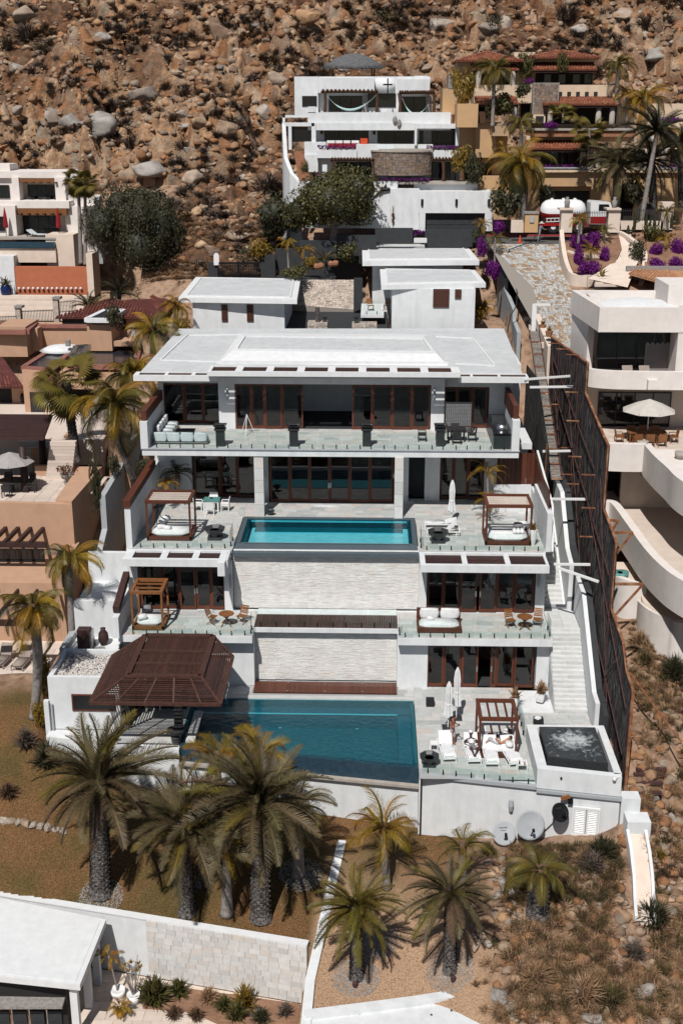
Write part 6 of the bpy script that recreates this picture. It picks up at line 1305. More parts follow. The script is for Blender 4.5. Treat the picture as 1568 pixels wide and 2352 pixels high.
# --- charcoal boundary walls behind the main house
for k,(x0,y0,x1,y1,Y,lab) in enumerate(((740,1290,1002,1400,112,'charcoal wall piece right below the white villa corner'),(472,1340,752,1480,111,'charcoal wall under the leafy round tree'),(215,1376,475,1500,110.5,'lowest charcoal wall behind the small golden palms'),(1086,1303,1417,1420,112.5,'charcoal wall standing before the dark garage door'))):
    a=q1(x0,y0);c=q1(x1,y1);o=FB(None,'boundary_wall','charcoal',a[0],a[1],c[0],c[1],Y,.5);tag(o,lab,'wall')
p=q1(1045,1330);flowers('small purple bush in the gap of the charcoal walls',p[0]-12,p[1]-8,p[0]+12,p[1]+10,112.3)
a=q1(1012,1360);c=q1(1096,1390);b=MB();A=PY(*a,112);C_=PY(*c,112)
for k in range(13): x=A.x+(C_.x-A.x)*k/12;b.box(x-.03,x+.03,112,112.05,C_.z,A.z)
for k in range(5): z=A.z+(C_.z-A.z)*k/4;b.box(A.x,C_.x,112.06,112.1,z-.03,z+.03)
solo(b,'lattice_gate','metal_white','small white lattice gate between two charcoal walls','gate')
# --- back buildings of the main house
def BX(label,name,cat,roofpts,z,th,wall,windows,Yw,mr='roof_white'):
    P_=[PZ(a,c,z) for a,c in roofpts];t=thing(name,label,cat,((P_[0].x+P_[1].x)/2,Yw,z-3.5));poly=[(p.x,p.y) for p in P_]
    MB().prism(poly,z-th,z).build('roof','roof_trim',t);cxp=sum(p[0] for p in poly)/4;cyp=sum(p[1] for p in poly)/4
    MB().prism([(cxp+(p[0]-cxp)*.88,cyp+(p[1]-cyp)*.86) for p in poly],z,z+.05).build('roof_membrane',mr,t)
    cb=[Vector((cxp+(p[0]-cxp)*.88,cyp+(p[1]-cyp)*.86,z+.05)) for p in poly];b=MB()
    for i in range(4): b.beam(cb[i],cb[(i+1)%4],.12,.1)
    b.build('roof_curb','roof_trim',t)
    a,c=PY(wall[0],wall[1],Yw),PY(wall[2],wall[3],Yw);MB().box(a.x,c.x,Yw,Yw+9,c.z-2,z-th).build('wall','white',t)
    for w_ in windows:
        A=PY(w_[0],w_[1],Yw-.06);C_=PY(w_[2],w_[3],Yw-.06);s=MB();s.box(A.x,C_.x,Yw-.06,Yw,C_.z,A.z).build('shutter','wood_red',t)
        nx_=max(2,int((C_.x-A.x)/.16));nz_=int((A.z-C_.z)/.18);b=MB()
        for i in range(nx_+1): x=A.x+(C_.x-A.x)*i/nx_;b.box(x-.018,x+.018,Yw-.09,Yw-.062,C_.z,A.z)
        for i in range(nz_+1): zz=C_.z+(A.z-C_.z)*i/nz_;b.box(A.x,C_.x,Yw-.085,Yw-.063,zz-.018,zz+.018)
        b.build('lattice','wood_dark',t)
    return t
BX('small flat roofed white building with two slim brown shutters at the back left','guest_house','building',[(410,684),(682,688),(690,640),(450,636)],17.0,.35,(442,690,654,775),[(509,700,523,738),(567,700,582,738)],94.1)
BX('flat roofed white building with a double brown lattice shutter at the back right','guest_house','building',[(875,655),(1115,650),(1090,620),(872,617)],18.2,.35,(900,660,1087,790),[(995,664,1030,706),(1045,665,1058,686)],93.1)
BX('long flat white roof in front of the garage of the hillside villa','garage_building','building',[(832,600),(1100,598),(1068,560),(831,556)],18.9,.4,(855,612,1060,680),[],104.0)
b=MB();p=PY(900,660,94);solo(MB().box(PY(830,690,103).x,PY(880,690,103).x,97,103,15.0,15.25),'upper_terrace','white','small white terrace slab left of the lattice shutter building','terrace')
railing('glass balustrade of the small terrace left of the shutter building',[(PY(832,680,97).x,97.1,15.25),(PY(876,680,97).x,97.1,15.25)],1.1)
x,y=PZ(857,668,15.25).x,99;cc=copy_tree(fc,'folding teak chair on the small upper terrace, the left one',(x-.2,99,15.25),.3);copy_tree(fc,'folding teak chair on the small upper terrace, the right one',(x+1.1,99.1,15.25),-.4)
CT=struct(MB().box(-7.5,1.2,91.4,105.5,13.6,14.4),'motor_court','charcoal');WO[CT.name]=Vector((0,0,0))
r0=[PZ(683,712,14.45),PZ(812,712,14.45)];A=PY(668,703,104.5);rp=[PY(668,700,104),PY(812,712,103.8),PY(812,643,106.3),PY(690,643,106.3)]
RM=struct(MB().add(rp+[q-Vector((0,0,.5)) for q in rp],[(0,1,2,3),(7,6,5,4),(0,4,5,1),(1,5,6,2),(2,6,7,3),(3,7,4,0)]),'stone_ramp','mortar');WO[RM.name]=Vector((0,0,0));nn_=(rp[1]-rp[0]).cross(rp[3]-rp[0]).normalized()
def rfn(u,v): return (rp[0]*(1-u)+rp[1]*u)*(1-v)+(rp[3]*(1-u)+rp[2]*u)*v,nn_
crazy(RM,rfn,20,15,'ramp_stone','fieldstone','fieldstone',8,gap=.05,th=.04)
for k,(x0,y0,x1,y1,Y,lab) in enumerate(((706,742,752,775,92.2,'rough stone planter left of the dark court steps'),(808,745,865,775,92.2,'rough stone planter right of the dark court steps'))):
    t=thing('stone_planter',lab,'planter',PY((x0+x1)/2,y1,Y),'rough stone planters in the court');a,c=PY(x0,y0,Y),PY(x1,y1,Y);MB().box(a.x,c.x,Y,Y+1.3,c.z,a.z).build('body','mortar',t)
    def ff_(u,v,a=a,c=c,Y=Y): return Vector((a.x+(c.x-a.x)*u,Y,c.z+(a.z-c.z)*v)),Vector((0,-1,0))
    crazy(t,ff_,7,4,'stone','fieldstone','fieldstone',k,th=.03)
    def fg_(u,v,a=a,c=c,Y=Y): return Vector((a.x+(c.x-a.x)*u,Y+1.3*v,a.z)),Vector((0,0,1))
    crazy(t,fg_,7,4,'stone','fieldstone','fieldstone',k+5,th=.03)
for k,(px,lab) in enumerate(((746,'granite pedestal with metal tray on the left court planter'),(818,'granite pedestal with metal tray on the right court planter'))):
    p=PY(px,745,92.7);solo(MB().box(p.x-.15,p.x+.15,92.5,92.9,p.z,p.z+.4).lathe((p.x,92.7,p.z+.4),[(.15,0),(.3,.2)],4,th=.785),'court_pedestal','granite',lab,'pedestal')
p=PY(729,742,92.7);solo(MB().tube([p,p+Vector((0,0,1.2))],[.2,.16],8),'palm_stump','bark_date','short dark stump in the left court planter','stump')
for k,(x0,y0,x1,y1,Y,lab) in enumerate(((596,586,632,640,112.5,'charcoal gate pillar nearest the small golden palms'),(632,572,830,650,113.5,'long charcoal wall behind the shrubs of the court'),(812,640,832,712,103,'charcoal wall beside the stone ramp'),(478,603,500,640,112.2,'charcoal pillar at the left end of the grid gate'))):
    tag(FB(None,'court_wall','charcoal',x0,y0,x1,y1,Y,.6),lab,'wall')
t=thing('grid_gate','black grid sliding gate behind the left guest building','gate',PY(550,640,112));a,c=PY(502,606,112),PY(594,640,112)
b=MB()
for k in range(26): x=a.x+(c.x-a.x)*k/25;b.box(x-.03,x+.03,112,112.05,c.z,a.z)
for k in range(11): z=c.z+(a.z-c.z)*k/10;b.box(a.x,c.x,112.051,112.1,z-.03,z+.03)
stuff(b.build('grid','metal_black',t));MB().box(a.x,c.x,112,112.12,a.z,a.z+.15).build('rail','metal_black',t);MB().box((a.x+c.x)/2-.12,(a.x+c.x)/2+.12,111.95,112.15,c.z,a.z+.2).build('post','metal_black',t)
p=PY(497,594,112);solo(MB().yslab(112,112.12,[(p.x-.25,p.z-.6),(p.x+.25,p.z-.6),(p.x+.25,p.z+.3),(p.x+.12,p.z+.5),(p.x-.12,p.z+.5),(p.x-.25,p.z+.3)]),'gate_sign','metal_white','small white plaque with rounded top on the gate pillar','sign')
# --- tall reed screen on rusty scaffold
RS=thing('reed_screen','tall dark reed screen on a rusty scaffold frame along the right boundary','screen',(12.4,60,0))
prof=[(83.5,15.9),(76,16.6),(68.5,17.0),(67.6,15.3),(65.8,15.0),(62.7,14.3),(61.1,12.5),(60.8,10.3),(58.5,10.2),(57.4,8.0),(57.4,6.2),(54.1,6.0),(52.8,4.9),(51.4,4.7),(51.2,-1.5)]
top=[(83.5,15.9),(68.5,17.0),(68.5,15.2),(62.7,14.3),(61.0,14.1),(61.0,10.6),(58.3,10.2),(57.3,10.0),(57.3,6.4),(54.1,6.0),(52.8,5.0),(51.3,4.8)]
bot=[(51.3,-1.4),(57.4,-1.2),(69,1.4),(77,2.8),(83.5,4)]
MB().xslab(12.42,12.46,top+bot).build('backing_net','net_green',RS)
def pin(y):      # vertical span of the screen at y
    def itp(pl,y):
        best=None
        for (a,za),(c,zc) in zip(pl,pl[1:]):
            lo,hi=min(a,c),max(a,c)
            if lo <= y <= hi and hi>lo: v=za+(zc-za)*(y-a)/(c-a);best=v if best is None else max(best,v)
        return best
    return itp(bot,y),itp(top,y)
RR=random.Random(77);b=MB();n_=0
y=51.4
while y<83.4:
    lo,hi=pin(y+.15)
    if lo is not None and hi is not None:
        z=lo
        while z<hi-.1:       # reeds: short slanting stalks in bands
            l=RR.uniform(.5,.9);dy=RR.uniform(-.12,.12)-.16;w_=RR.uniform(.025,.05);xx=12.41-RR.uniform(0,.035)
            b.add([(xx,y-w_,z),(xx,y+w_,z),(xx-.01,y+w_+dy,min(z+l,hi)),(xx-.01,y-w_+dy,min(z+l,hi))],[(0,1,2,3)],t=RR.random());z += l*RR.uniform(.55,.9)
    y += .09
stuff(b.build('reeds','reed',RS))
for k,y in enumerate(np.arange(51.9,83,1.9)):      # steel uprights
    lo,hi=pin(y)
    if lo is None or hi is None: continue
    MB().box(12.33,12.36,y-.018,y+.018,lo,hi).build('upright','rust_dark',RS)
for j,(y0_,z0_,y1_,z1_) in enumerate(((52,1,68,6),(52,3.5,66,10),(58,8,80,13),(60,3,82,9),(64,12,82,15),(57,0,57.4,9.5),(64,3,74,14),(56,1,62,12),(70,4,82,15),(55,4.5,60,0))):
    MB().beam((12.27,y0_,z0_),(12.27,y1_,z1_),.05,.05).build('brace','rust_dark',RS)
for i in range(len(top)-1): MB().beam((12.38,top[i][0],top[i][1]),(12.38,top[i+1][0],top[i+1][1]),.12,.1).build('edge_bar','rust',RS)
MB().beam((12.38,51.25,4.8),(12.38,51.15,-1.8),.14,.12).build('edge_bar','rust',RS)
for px,py in ((1280,789),(1300,802),(1323,815),(1283,865),(1322,901),(1278,929),(1325,967),(1278,990),(1311,1029),(1270,1047),(1330,1049),(1310,1090),(1361,1091),(1324,1112),(1362,1167),(1357,1233)):
    p=PX(px+4,py,12.3);MB().beam((12.3,p.y,p.z),(12.3-.75,p.y,p.z+.02),.06,.06).build('scaffold_arm','rust',RS);MB().beam((12.28,p.y,p.z-.02),(12.28,p.y+.02,p.z-2.2),.05,.05).build('scaffold_pole','rust_dark',RS)
for k,(a,c,lab) in enumerate((((1405,1223),(1453,1222),'short rusty steel arm near the top of the beige curved wall'),((1388,1195),(1420,1197),'rusty steel arm just above the green net'),((1409,1341),(1478,1342),'long rusty steel arm across the round beige wall'))):
    p=PX(*a,12.5);L_=(c[0]-a[0])/scale_at(p.y);b=MB().beam(p,p+Vector((L_,0,0)),.13,.13);b.beam(p+Vector((L_,0,0)),p+Vector((.1,-.2,-L_*.95-.3)),.1,.1);solo(b,'brace_arm','rust',lab,'steel brace')
RS2=thing('reed_screen','small dark reed screen between the roof corner and the narrow pale reed stair','screen',(10.7,78,6));tz1,tz2=PX(1208,838,10.75),PX(1234,872,10.75)
MB().xslab(10.78,10.82,[(tz1.y,tz1.z),(tz2.y,tz2.z),(70.8,11.0),(70.8,7),(tz1.y,5)]).build('backing_net','net_green',RS2)
b=MB();y=70.9
while y<tz1.y:
    hi=tz2.z+(tz1.z-tz2.z)*(y-tz2.y)/(tz1.y-tz2.y) if y>tz2.y else 11+(tz2.z-11)*(y-70.8)/(tz2.y-70.8);z=6.
    while z<hi: l=RR.uniform(.5,.9);b.add([(10.76,y-.03,z),(10.76,y+.03,z),(10.75,y-.12,min(z+l,hi)),(10.75,y-.18,min(z+l,hi))],[(0,1,2,3)],t=RR.random());z += l*.7
    y += .07
stuff(b.build('reeds','reed',RS2));MB().beam((10.72,71.4,7),(10.72,71.4,11.4),.05,.05).build('upright','rust',RS2)
solo(MB().beam((11.3,84.6,15.2),(11.3,84.6,18.0),.3,.12).beam((11.3,84.6,17.95),(12.4,84.6,17.95),.14,.14),'white_bracket','metal_white','white inverted L shaped frame above the top of the narrow reed stair','frame')
b=MB();LD=thing('reed_stair_cover','narrow pale reed covered stair climbing between the villa and the tall screen','stair cover',(11.3,80,9))
for k in range(11):
    y0_=70.6+k*1.25;z0_=9.4+k*.62;pn=MB()
    for j in range(9): pn.ob(((11.0+11.6)/2,y0_+j*.13,z0_+j*.065),(.3,RR.uniform(-.02,.02),0),(0,.05,.02),(0,0,.015),t=RR.random())
    pn.build('reed_panel','reed_light',LD);MB().beam((10.98,y0_-.05,z0_),(11.65,y0_-.05,z0_),.06,.08).build('rung','rust',LD)
b=MB();MB().beam((10.98,70.5,9.35),(10.98,84.3,16.2),.06,.08).build('side_rail','rust_dark',LD);MB().beam((11.65,70.5,9.35),(11.65,84.3,16.2),.06,.08).build('side_rail','rust_dark',LD)
DW=thing('drive_wall','warm white retaining wall with stub scuppers beside the stone drive','wall',(12.4,95,14));
MB().xslab(12.3,12.75,[(84,9),(116,12),(116,16.9),(106,16.9),(97,16.6),(90,15.9),(84,15.1)]).build('body','beige',DW)
for k in range(9): y=86+k*3.0;MB().box(11.95,12.35,y,y+.4,14.6+k*.13,15.0+k*.13).build('scupper','beige',DW)
G2=MB();G2.xslab(11.0,11.3,[(91.5,8),(108,8),(108,17.8),(102,17.6),(101.9,16.7),(95,16),(94.9,15.2),(91.5,14.8)]);solo(G2,'side_wall','grey_wall','grey stepped boundary wall right of the lattice shutter building','wall')
dz=lambda y: 15.0+(y-88)*(20.0-15.0)/(106-88) if y<106 else 20.0+(y-106)*.02
dl=lambda y: 12.75;dr=lambda y: (15.2 if y<92 else 15.2+(y-92)*.08)
DR=struct(MB().add([(12.7,86,dz(86)-.05),(15.6,86,dz(86)-.05),(16.6,106,dz(106)-.05),(10.0,106,dz(106)-.05),(10.8,100,dz(100)-.05)],[(0,1,2,3,4)]),'driveway','mortar');WO[DR.name]=Vector((0,0,0))
def dfn(u,v): y=86.5+19.5*v;x0=12.75 if y<97 else 12.75-(y-97)*.31;x1=15.4+(y-86)*.05;return Vector((x0+(x1-x0)*u,y,dz(y)-.045)),Vector((0,-.27,.96))
crazy(DR,dfn,15,52,'flagstone','flag','flag_t',12,gap=.05,th=.04)
struct(MB().box(10.1,40,106.02,113,19.4,20.03),'road','asphalt');struct(MB().box(9.5,19,112.6,112.9,20.03,20.17),'curb','curb_red')
# --- ochre villa with tiled roofs
q3=lambda zx,zy: (1049+zx*.3309,97.3+zy*.3309)
OV=thing('ochre_villa','large ochre villa with red barrel tiled roofs at the upper right','villa',(28,118,20))
def B3(x0,y0,x1,y1,Y,d,m='cream',name='wall'): a=q3(x0,y0);c=q3(x1,y1);return FB(OV,name,m,a[0],a[1],c[0],c[1],Y,d)
def T3(x0,x1,ye,yr,Y,d,m='roof_tile',inset=0.):
    a,c=PY(*q3(x0,ye),Y),PY(*q3(x1,ye),Y);r=PY(*q3((x0+x1)/2,yr),Y+d);i=inset*d;tiles(OV,a,c,Vector((a.x+i,Y+d,r.z)),Vector((c.x-i,Y+d,r.z)),m,.27)
    MB().box(a.x+.05,c.x-.05,Y+.15,Y+.35,a.z-.3,a.z-.1).build('eave','wood_dark',OV)
def R3(x0,y0,x1,y1,Y): a=q3(x0,y0);c=q3(x1,y1);FB(OV,'dark_opening','dark_room',a[0],a[1],c[0],c[1],Y,.1)  # flat dark panel painted as the shade inside an opening
B3(470,905,1568,1000,115,8,'ochre');B3(470,1000,575,1250,115,8,'ochre');B3(925,1000,1130,1250,115,8,'ochre');B3(1250,1000,1568,1260,115,8,'ochre');B3(575,1000,925,1030,115.6,6,'ochre');R3(1130,1000,1250,1250,117)
B3(570,885,1568,900,114.6,.6,'cream','cornice');B3(570,868,1568,876,114.5,.3,'grey_wall','cornice')
a,c=q3(575,1030),q3(925,1240);FB(OV,'garage_door','charcoal',a[0],a[1],c[0],c[1],115.9,.1)
flowers('purple flowers along the parapet above the ochre garage',*q3(550,850),*q3(950,885),114.9);flowers('purple flowers along the parapet at the far right of the ochre villa',*q3(1400,852),*q3(1568,886),114.9)
B3(470,740,1568,885,119,4);R3(580,742,900,862,118.9);R3(1000,742,1300,862,118.9);R3(1480,742,1568,862,118.9)
T3(490,925,738,680,116.6,2.2);B3(480,650,1250,690,118.9,3,'cream','slab')
for x in (875,1440): a=q3(x,742);p=PY(*a,117.2);MB().lathe((p.x,p.y,p.z-2.6),[(.3,0),(.27,.2),(.25,2.4),(.32,2.7)],12).build('column','concrete',OV,True)
for x in (640,720,800): a=q3(x,745);c=q3(x+60,860);WIN(OV,a[0],a[1],c[0],c[1],118.85,1)
B3(520,612,1240,655,117.5,5,'clay','brick_band');B3(520,598,1240,612,117.3,5.2,'concrete','slab')
B3(420,425,1568,600,123,4);R3(620,430,1105,565,122.9);R3(440,425,520,560,122.9);T3(600,1112,430,372,119.6,3.3,inset=.0)
for x in (650,985,1080): p=PY(*q3(x,430),120.2);q=PY(*q3(x,572),120.2);MB().lathe((p.x,p.y,q.z),[(.3,0),(.27,.3),(.24,(p.z-q.z))],12).build('column','concrete',OV,True)
B3(525,280,705,500,120.5,2.4,'stone_grey','chimney');B3(527,500,612,560,120.3,2.4,'cream');R3(545,512,600,556,120.25)
def chs(u,v,A=PY(*q3(527,500),120.5),C_=PY(*q3(703,285),120.5)): return Vector((A.x+(C_.x-A.x)*u,120.5,A.z+(C_.z-A.z)*v)),Vector((0,-1,0))
crazy(OV,chs,9,11,'stone','villa_stone','villa_stone',15,th=.03)
B3(705,295,1080,375,122.4,5);B3(120,295,528,420,121.5,4)
for k in range(5): x=702+k*61.5;R3(x,343,x+26,372,122.36)
T3(135,430,423,374,118.6,2.8);B3(130,420,430,500,121.3,3,'cream');R3(145,425,420,490,121.25)
p=PY(*q3(400,430),119);MB().lathe((p.x,p.y,p.z-2),[(.25,0),(.22,2)],10).build('column','concrete',OV,True)
B3(520,100,945,295,126,6);R3(545,190,940,290,125.9);T3(520,972,188,138,123.4,2.2);a,c=PY(*q3(485,105),123.8),PY(*q3(1000,108),123.8);hip_roof(OV,a.x,c.x,123.8,130.5,a.z,PY(*q3(700,55),127).z,'roof_tile',3.3,.3)
for x in (600,700,800,880): a=q3(x,195);c=q3(x+55,288);WIN(OV,a[0],a[1],c[0],c[1],125.85,1)
B3(0,120,460,300,125,6,'cream');R3(110,200,400,305,124.9);T3(105,430,188,150,122.6,2.2);a,c=PY(*q3(-10,128),122.6),PY(*q3(462,122),122.6);hip_roof(OV,a.x,c.x,122.6,129.5,a.z,PY(*q3(200,62),126).z,'roof_tile',3.3,.3)
for x in (150,388): p=PY(*q3(x,205),122.9);MB().lathe((p.x,p.y,p.z-2.2),[(.28,0),(.24,2.3)],10).build('column','concrete',OV,True)
B3(395,68,540,125,127,3)
B3(0,425,145,590,117,5,'ochre');B3(20,555,245,840,119,4,'ochre');B3(130,555,270,800,118.4,3,'ochre');B3(245,580,395,650,117.2,4,'ochre');B3(245,650,345,930,120,3,'ochre');B3(-100,320,0,500,121,5,'ochre');B3(145,480,235,560,118,.3,'log','slatted_wood');B3(-60,230,0,325,121,3,'stone_grey','planter');B3(100,930,480,1230,118,4,'ochre');B3(-20,400,60,800,123,2,'ochre')
for k,(x0,x1,lab) in enumerate(((722,800,'warm white gate pillar with a stone figure, left of the truck cab'),(1048,1130,'warm white gate pillar with a stone figure, right of the truck cab'))):
    a=q3(x0,1165);c=q3(x1,1320);t=thing('gate_pillar',lab,'pillar',PY((a[0]+c[0])/2,c[1],105));FB(t,'shaft','beige',a[0],a[1],c[0],c[1],105,1.1);FB(t,'cap','beige',a[0]-3,a[1]-4,c[0]+3,a[1],104.8,1.5)
    p=PY((a[0]+c[0])/2,a[1]-4,105.6);solo(MB().tube([p,p+Vector((0,0,.35)),p+Vector((0,0,.6)),p+Vector((0,0,.75)),p+Vector((0,0,.95))],[.2,.22,.26,.1,.14],8),'stone_figure','stone_grey',['small grey stone figure on the left gate pillar','small grey stone figure on the right gate pillar'][k],'statue',smooth=True)
def ironfence(label,x0,y0,x1,y1,Y,n_,Yb=None):
    a=PY(*q3(x0,y0),Y);c=PY(*q3(x1,y1),Yb or Y);t=thing('iron_fence',label,'fence',(a.x,a.y,c.z));b=MB()
    for k in range(n_+1): f=k/n_;x=a.x+(c.x-a.x)*f;y=a.y+(c.y-a.y)*f;b.cyl((x,y,c.z),(x,y,a.z+.08),.02,n=4)
    stuff(b.build('bars','iron',t));MB().beam((a.x,a.y,a.z-.1),(c.x,c.y,a.z-.1),.04,.04).build('rail','iron',t);MB().beam((a.x,a.y,c.z+.1),(c.x,c.y,c.z+.1),.04,.04).build('rail','iron',t)
ironfence('dark iron fence between the two gate pillars',800,1175,1048,1290,105.5,22);ironfence('dark iron fence right of the gate pillars on the low wall',1130,1160,1420,1240,106,24)
W_=q3(1115,1240);V_=q3(1425,1300);tag(FB(None,'low_wall','beige',W_[0],W_[1],V_[0],V_[1],106,.5),'low warm white wall under the iron fence at the right','wall');W_=q3(1418,1110);V_=q3(1500,1300);tag(FB(None,'gate_post','beige',W_[0],W_[1],V_[0],V_[1],106,1),'warm white post at the end of the right iron fence','post')
W_=q3(470,1190);V_=q3(562,1320);t=thing('meter_pillar','ochre meter pillar with stone cap behind the truck','pillar',PY((W_[0]+V_[0])/2,V_[1],107));FB(t,'shaft','ochre',W_[0],W_[1],V_[0],V_[1],107,.9);FB(t,'cap','stone_grey',W_[0]-3,W_[1]-4,V_[0]+3,W_[1],106.9,1.1);FB(t,'meter_box','grey_wall',*q3(505,1205),*q3(535,1250),106.9,.1)
W_=q3(375,1235);V_=q3(465,1320);tag(FB(None,'low_wall','beige',W_[0],W_[1],V_[0],V_[1],108,.4),'low pinkish wall left of the meter pillar','wall')
TK=thing('tank_truck','white and red gas tank truck parked behind the stone drive','truck',PY(*q3(800,1340),108));Yt=108.2
def tp3(x,y,Y=Yt): return PY(*q3(x,y),Y)
a,c=tp3(585,1190),tp3(905,1165);R_t=.95;zc=tp3(740,1160).z-.15
Lk=c.x-a.x;n_=14
prof_=[(0,.15),(.15,.6),(.45,.86),(.8,.95)];pts=[(a.x+d_,r_) for d_,r_ in prof_]+[(c.x-d_,r_) for d_,r_ in prof_[::-1]]
for nm,m_,lo in (('tank','paint_white',False),('tank_underside','paint_red',True)):
    b=MB();vs=[];h_=9
    for x,r_ in pts:
        for i in range(h_+1):
            u=(math.pi*i/h_*1.16-.25) if not lo else (-.25-math.pi*.84*i/h_);vs.append((x,Yt+1.0-math.cos(u)*r_*R_t/.95*(1),zc+math.sin(u)*r_*R_t/.95))
    k=len(pts);b.add(vs,[(j*(h_+1)+i,(j+1)*(h_+1)+i,(j+1)*(h_+1)+i+1,j*(h_+1)+i+1) for j in range(k-1) for i in range(h_)]);b.build(nm,m_,TK,True)
for f in (.25,.5,.75): MB().lathe((a.x+Lk*f,Yt+1,zc+.9),[(.14,0),(.14,.14),(.05,.16)],8).build('hatch','metal_white',TK)
MB().box(a.x,c.x+3.4,Yt+.4,Yt+1.6,zc-1.35,zc-1.05).build('chassis','curb_red',TK);MB().box(a.x-.1,a.x+3,Yt-.05,Yt+.3,zc-1.25,zc-1.0).build('bumper','paint_red',TK)
cb0=tp3(930,1120);cb1=tp3(1040,1260);xc0,xc1=c.x+.25,c.x+2.2
MB().yslab(Yt,Yt+2.1,[(xc0,zc-1.1),(xc1,zc-1.1),(xc1,zc+.05),(xc1-.25,zc+.75),(xc0+.1,zc+.85),(xc0,zc+.7)]).build('cab','paint_white',TK);MB().box(xc0+.02,xc1-.02,Yt-.02,Yt,zc-1.05,zc-.45).build('cab_stripe','paint_red',TK);MB().yslab(Yt-.03,Yt-.005,[(xc0+.7,zc+.05),(xc1-.2,zc+.05),(xc1-.4,zc+.6),(xc0+.7,zc+.6)]).build('side_window','glass_dark',TK);MB().yslab(Yt+.1,Yt+2.0,[(xc1-.02,zc+.1),(xc1+.02,zc+.1),(xc1-.2,zc+.7),(xc1-.25,zc+.7)]).build('windshield','glass_dark',TK)
MB().box(xc1,xc1+.5,Yt+.1,Yt+2,zc-1.1,zc-.5).build('hood','paint_red',TK)
for x in (a.x+1.1,a.x+3.3,c.x+2.9):
    for yy in (Yt+.05,Yt+1.7): w_=MB().cyl((x,yy,zc-1.35),(x,yy+.3,zc-1.35),.5,n=18).build('wheel','rubber',TK);MB().cyl((x,yy-.02,zc-1.35),(x,yy,zc-1.35),.22,n=12).build('rim','metal_white',w_)
b=MB();b.beam((a.x+.4,Yt-.08,zc-.62),(a.x+3.4,Yt-.08,zc-.5),.05,.06).beam((a.x+.4,Yt-.08,zc-.9),(a.x+3.4,Yt-.08,zc-.78),.05,.06)
for k in range(9): x=a.x+.5+k*.34;b.beam((x,Yt-.09,zc-.9+k*.012),(x,Yt-.09,zc-.6+k*.014),.04,.04)
b.build('ladder','metal_white',TK)
for k,s in enumerate(('GAS',)): text(s,'lettering',TK,(a.x+2.1,Yt+.03,zc-.12),(math.pi/2,0,0),.42,'grey_wall')
Jw=P(dict(pelvis=(0,0,.96),spine=(.03,0,1.14),chest=(.1,0,1.34),neck=(.14,0,1.48),head0=(.17,0,1.54),head1=(.19,0,1.62),head2=(.18,0,1.7),nose=(.27,0,1.58),shl=(.1,.19,1.41),shr=(.1,-.19,1.41),ell=(.25,.25,1.18),elr=(.28,-.22,1.2),wrl=(.45,.15,1.1),wrr=(.5,-.1,1.15),hal=(.52,.12,1.1),har=(.57,-.08,1.15),hipl=(0,.1,.9),hipr=(0,-.1,.9),knl=(.12,.14,.5),knr=(-.08,-.12,.5),anl=(.08,.18,.09),anr=(-.18,-.14,.09),tol=(.22,.2,.04),tor=(-.02,-.16,.04)),(0,0,1),(0,0,1),(0,-1,0))
p=PZ(1237,551,20.05);p=Vector((PY(1237,551,106.6).x,106.6,20.03))
person('worker in patterned grey clothes and wide hat handling a hose behind the truck',Jw,ED+FE,RAD,p,[('camo',[('pelvis','spine',.22),('spine','chest',.24),('chest','neck',.2),('shl','ell',.1),('shr','elr',.1),('ell','wrl',.09),('elr','wrr',.09),('hipl','knl',.17),('hipr','knr',.17),('knl','anl',.12),('knr','anr',.12)])],((.18,0,1.66),.09,0),rz=.2)
solo(MB().lathe(p+Vector((.17,.03,1.66)),[(.26,0),(.25,.02),(.12,.05),(.1,.16)],12),'straw_hat','tan_hat','wide pale hat on the worker behind the truck','hat')
pc=Vector((PY(1193,553,106.5).x,106.5,20.03));t=thing('traffic_cone','orange traffic cone left of the worker','cone',pc);MB().box(pc.x-.22,pc.x+.22,pc.y-.22,pc.y+.22,pc.z,pc.z+.04).build('base','cone',t);MB().lathe(pc+Vector((0,0,.04)),[(.17,0),(.03,.62)],12).build('body','cone',t)
hp=[(1232,545,106.4,20.9),(1222,556,105.8,20.2),(1200,562,105.2,20.0),(1170,566,104.3,19.7)]
b=MB();pts=[Vector((PY(x,y,Y).x,Y,z)) for x,y,Y,z in hp]+[Vector((PY(x,y,Y).x,Y,z)) for x,y,Y,z in ((1155,580,103,18.6),(1178,620,99,17.8),(1188,660,96,17.2),(1185,690,94,16.4),(1172,705,93,15.8),(1166,735,91,14.9))]
solo(b.tube(pts,.045,6),'hose','rubber','long black hose from the worker down along the drive wall','hose')
a,c=q3(1250,1165),q3(1412,1250);VN=thing('parked_van','silver parked van behind the right iron fence','van',PY((a[0]+c[0])/2,c[1],109));A=PY(*a,109);C_=PY(*c,109)
MB().yslab(109,110.9,[(A.x,C_.z+.3),(C_.x,C_.z+.3),(C_.x,C_.z+1.0),(C_.x-.5,C_.z+1.15),(C_.x-1.0,C_.z+1.7),(A.x+.3,C_.z+1.75),(A.x,C_.z+1.1)]).build('body','steel',VN);MB().yslab(108.97,109,[(A.x+.6,C_.z+1.1),(C_.x-.6,C_.z+1.1),(C_.x-1.05,C_.z+1.6),(A.x+.7,C_.z+1.62)]).build('window','glass_dark',VN)
for x in (A.x+.9,C_.x-.9): MB().cyl((x,108.95,C_.z+.35),(x,109.2,C_.z+.35),.36,n=14).build('wheel','rubber',VN)
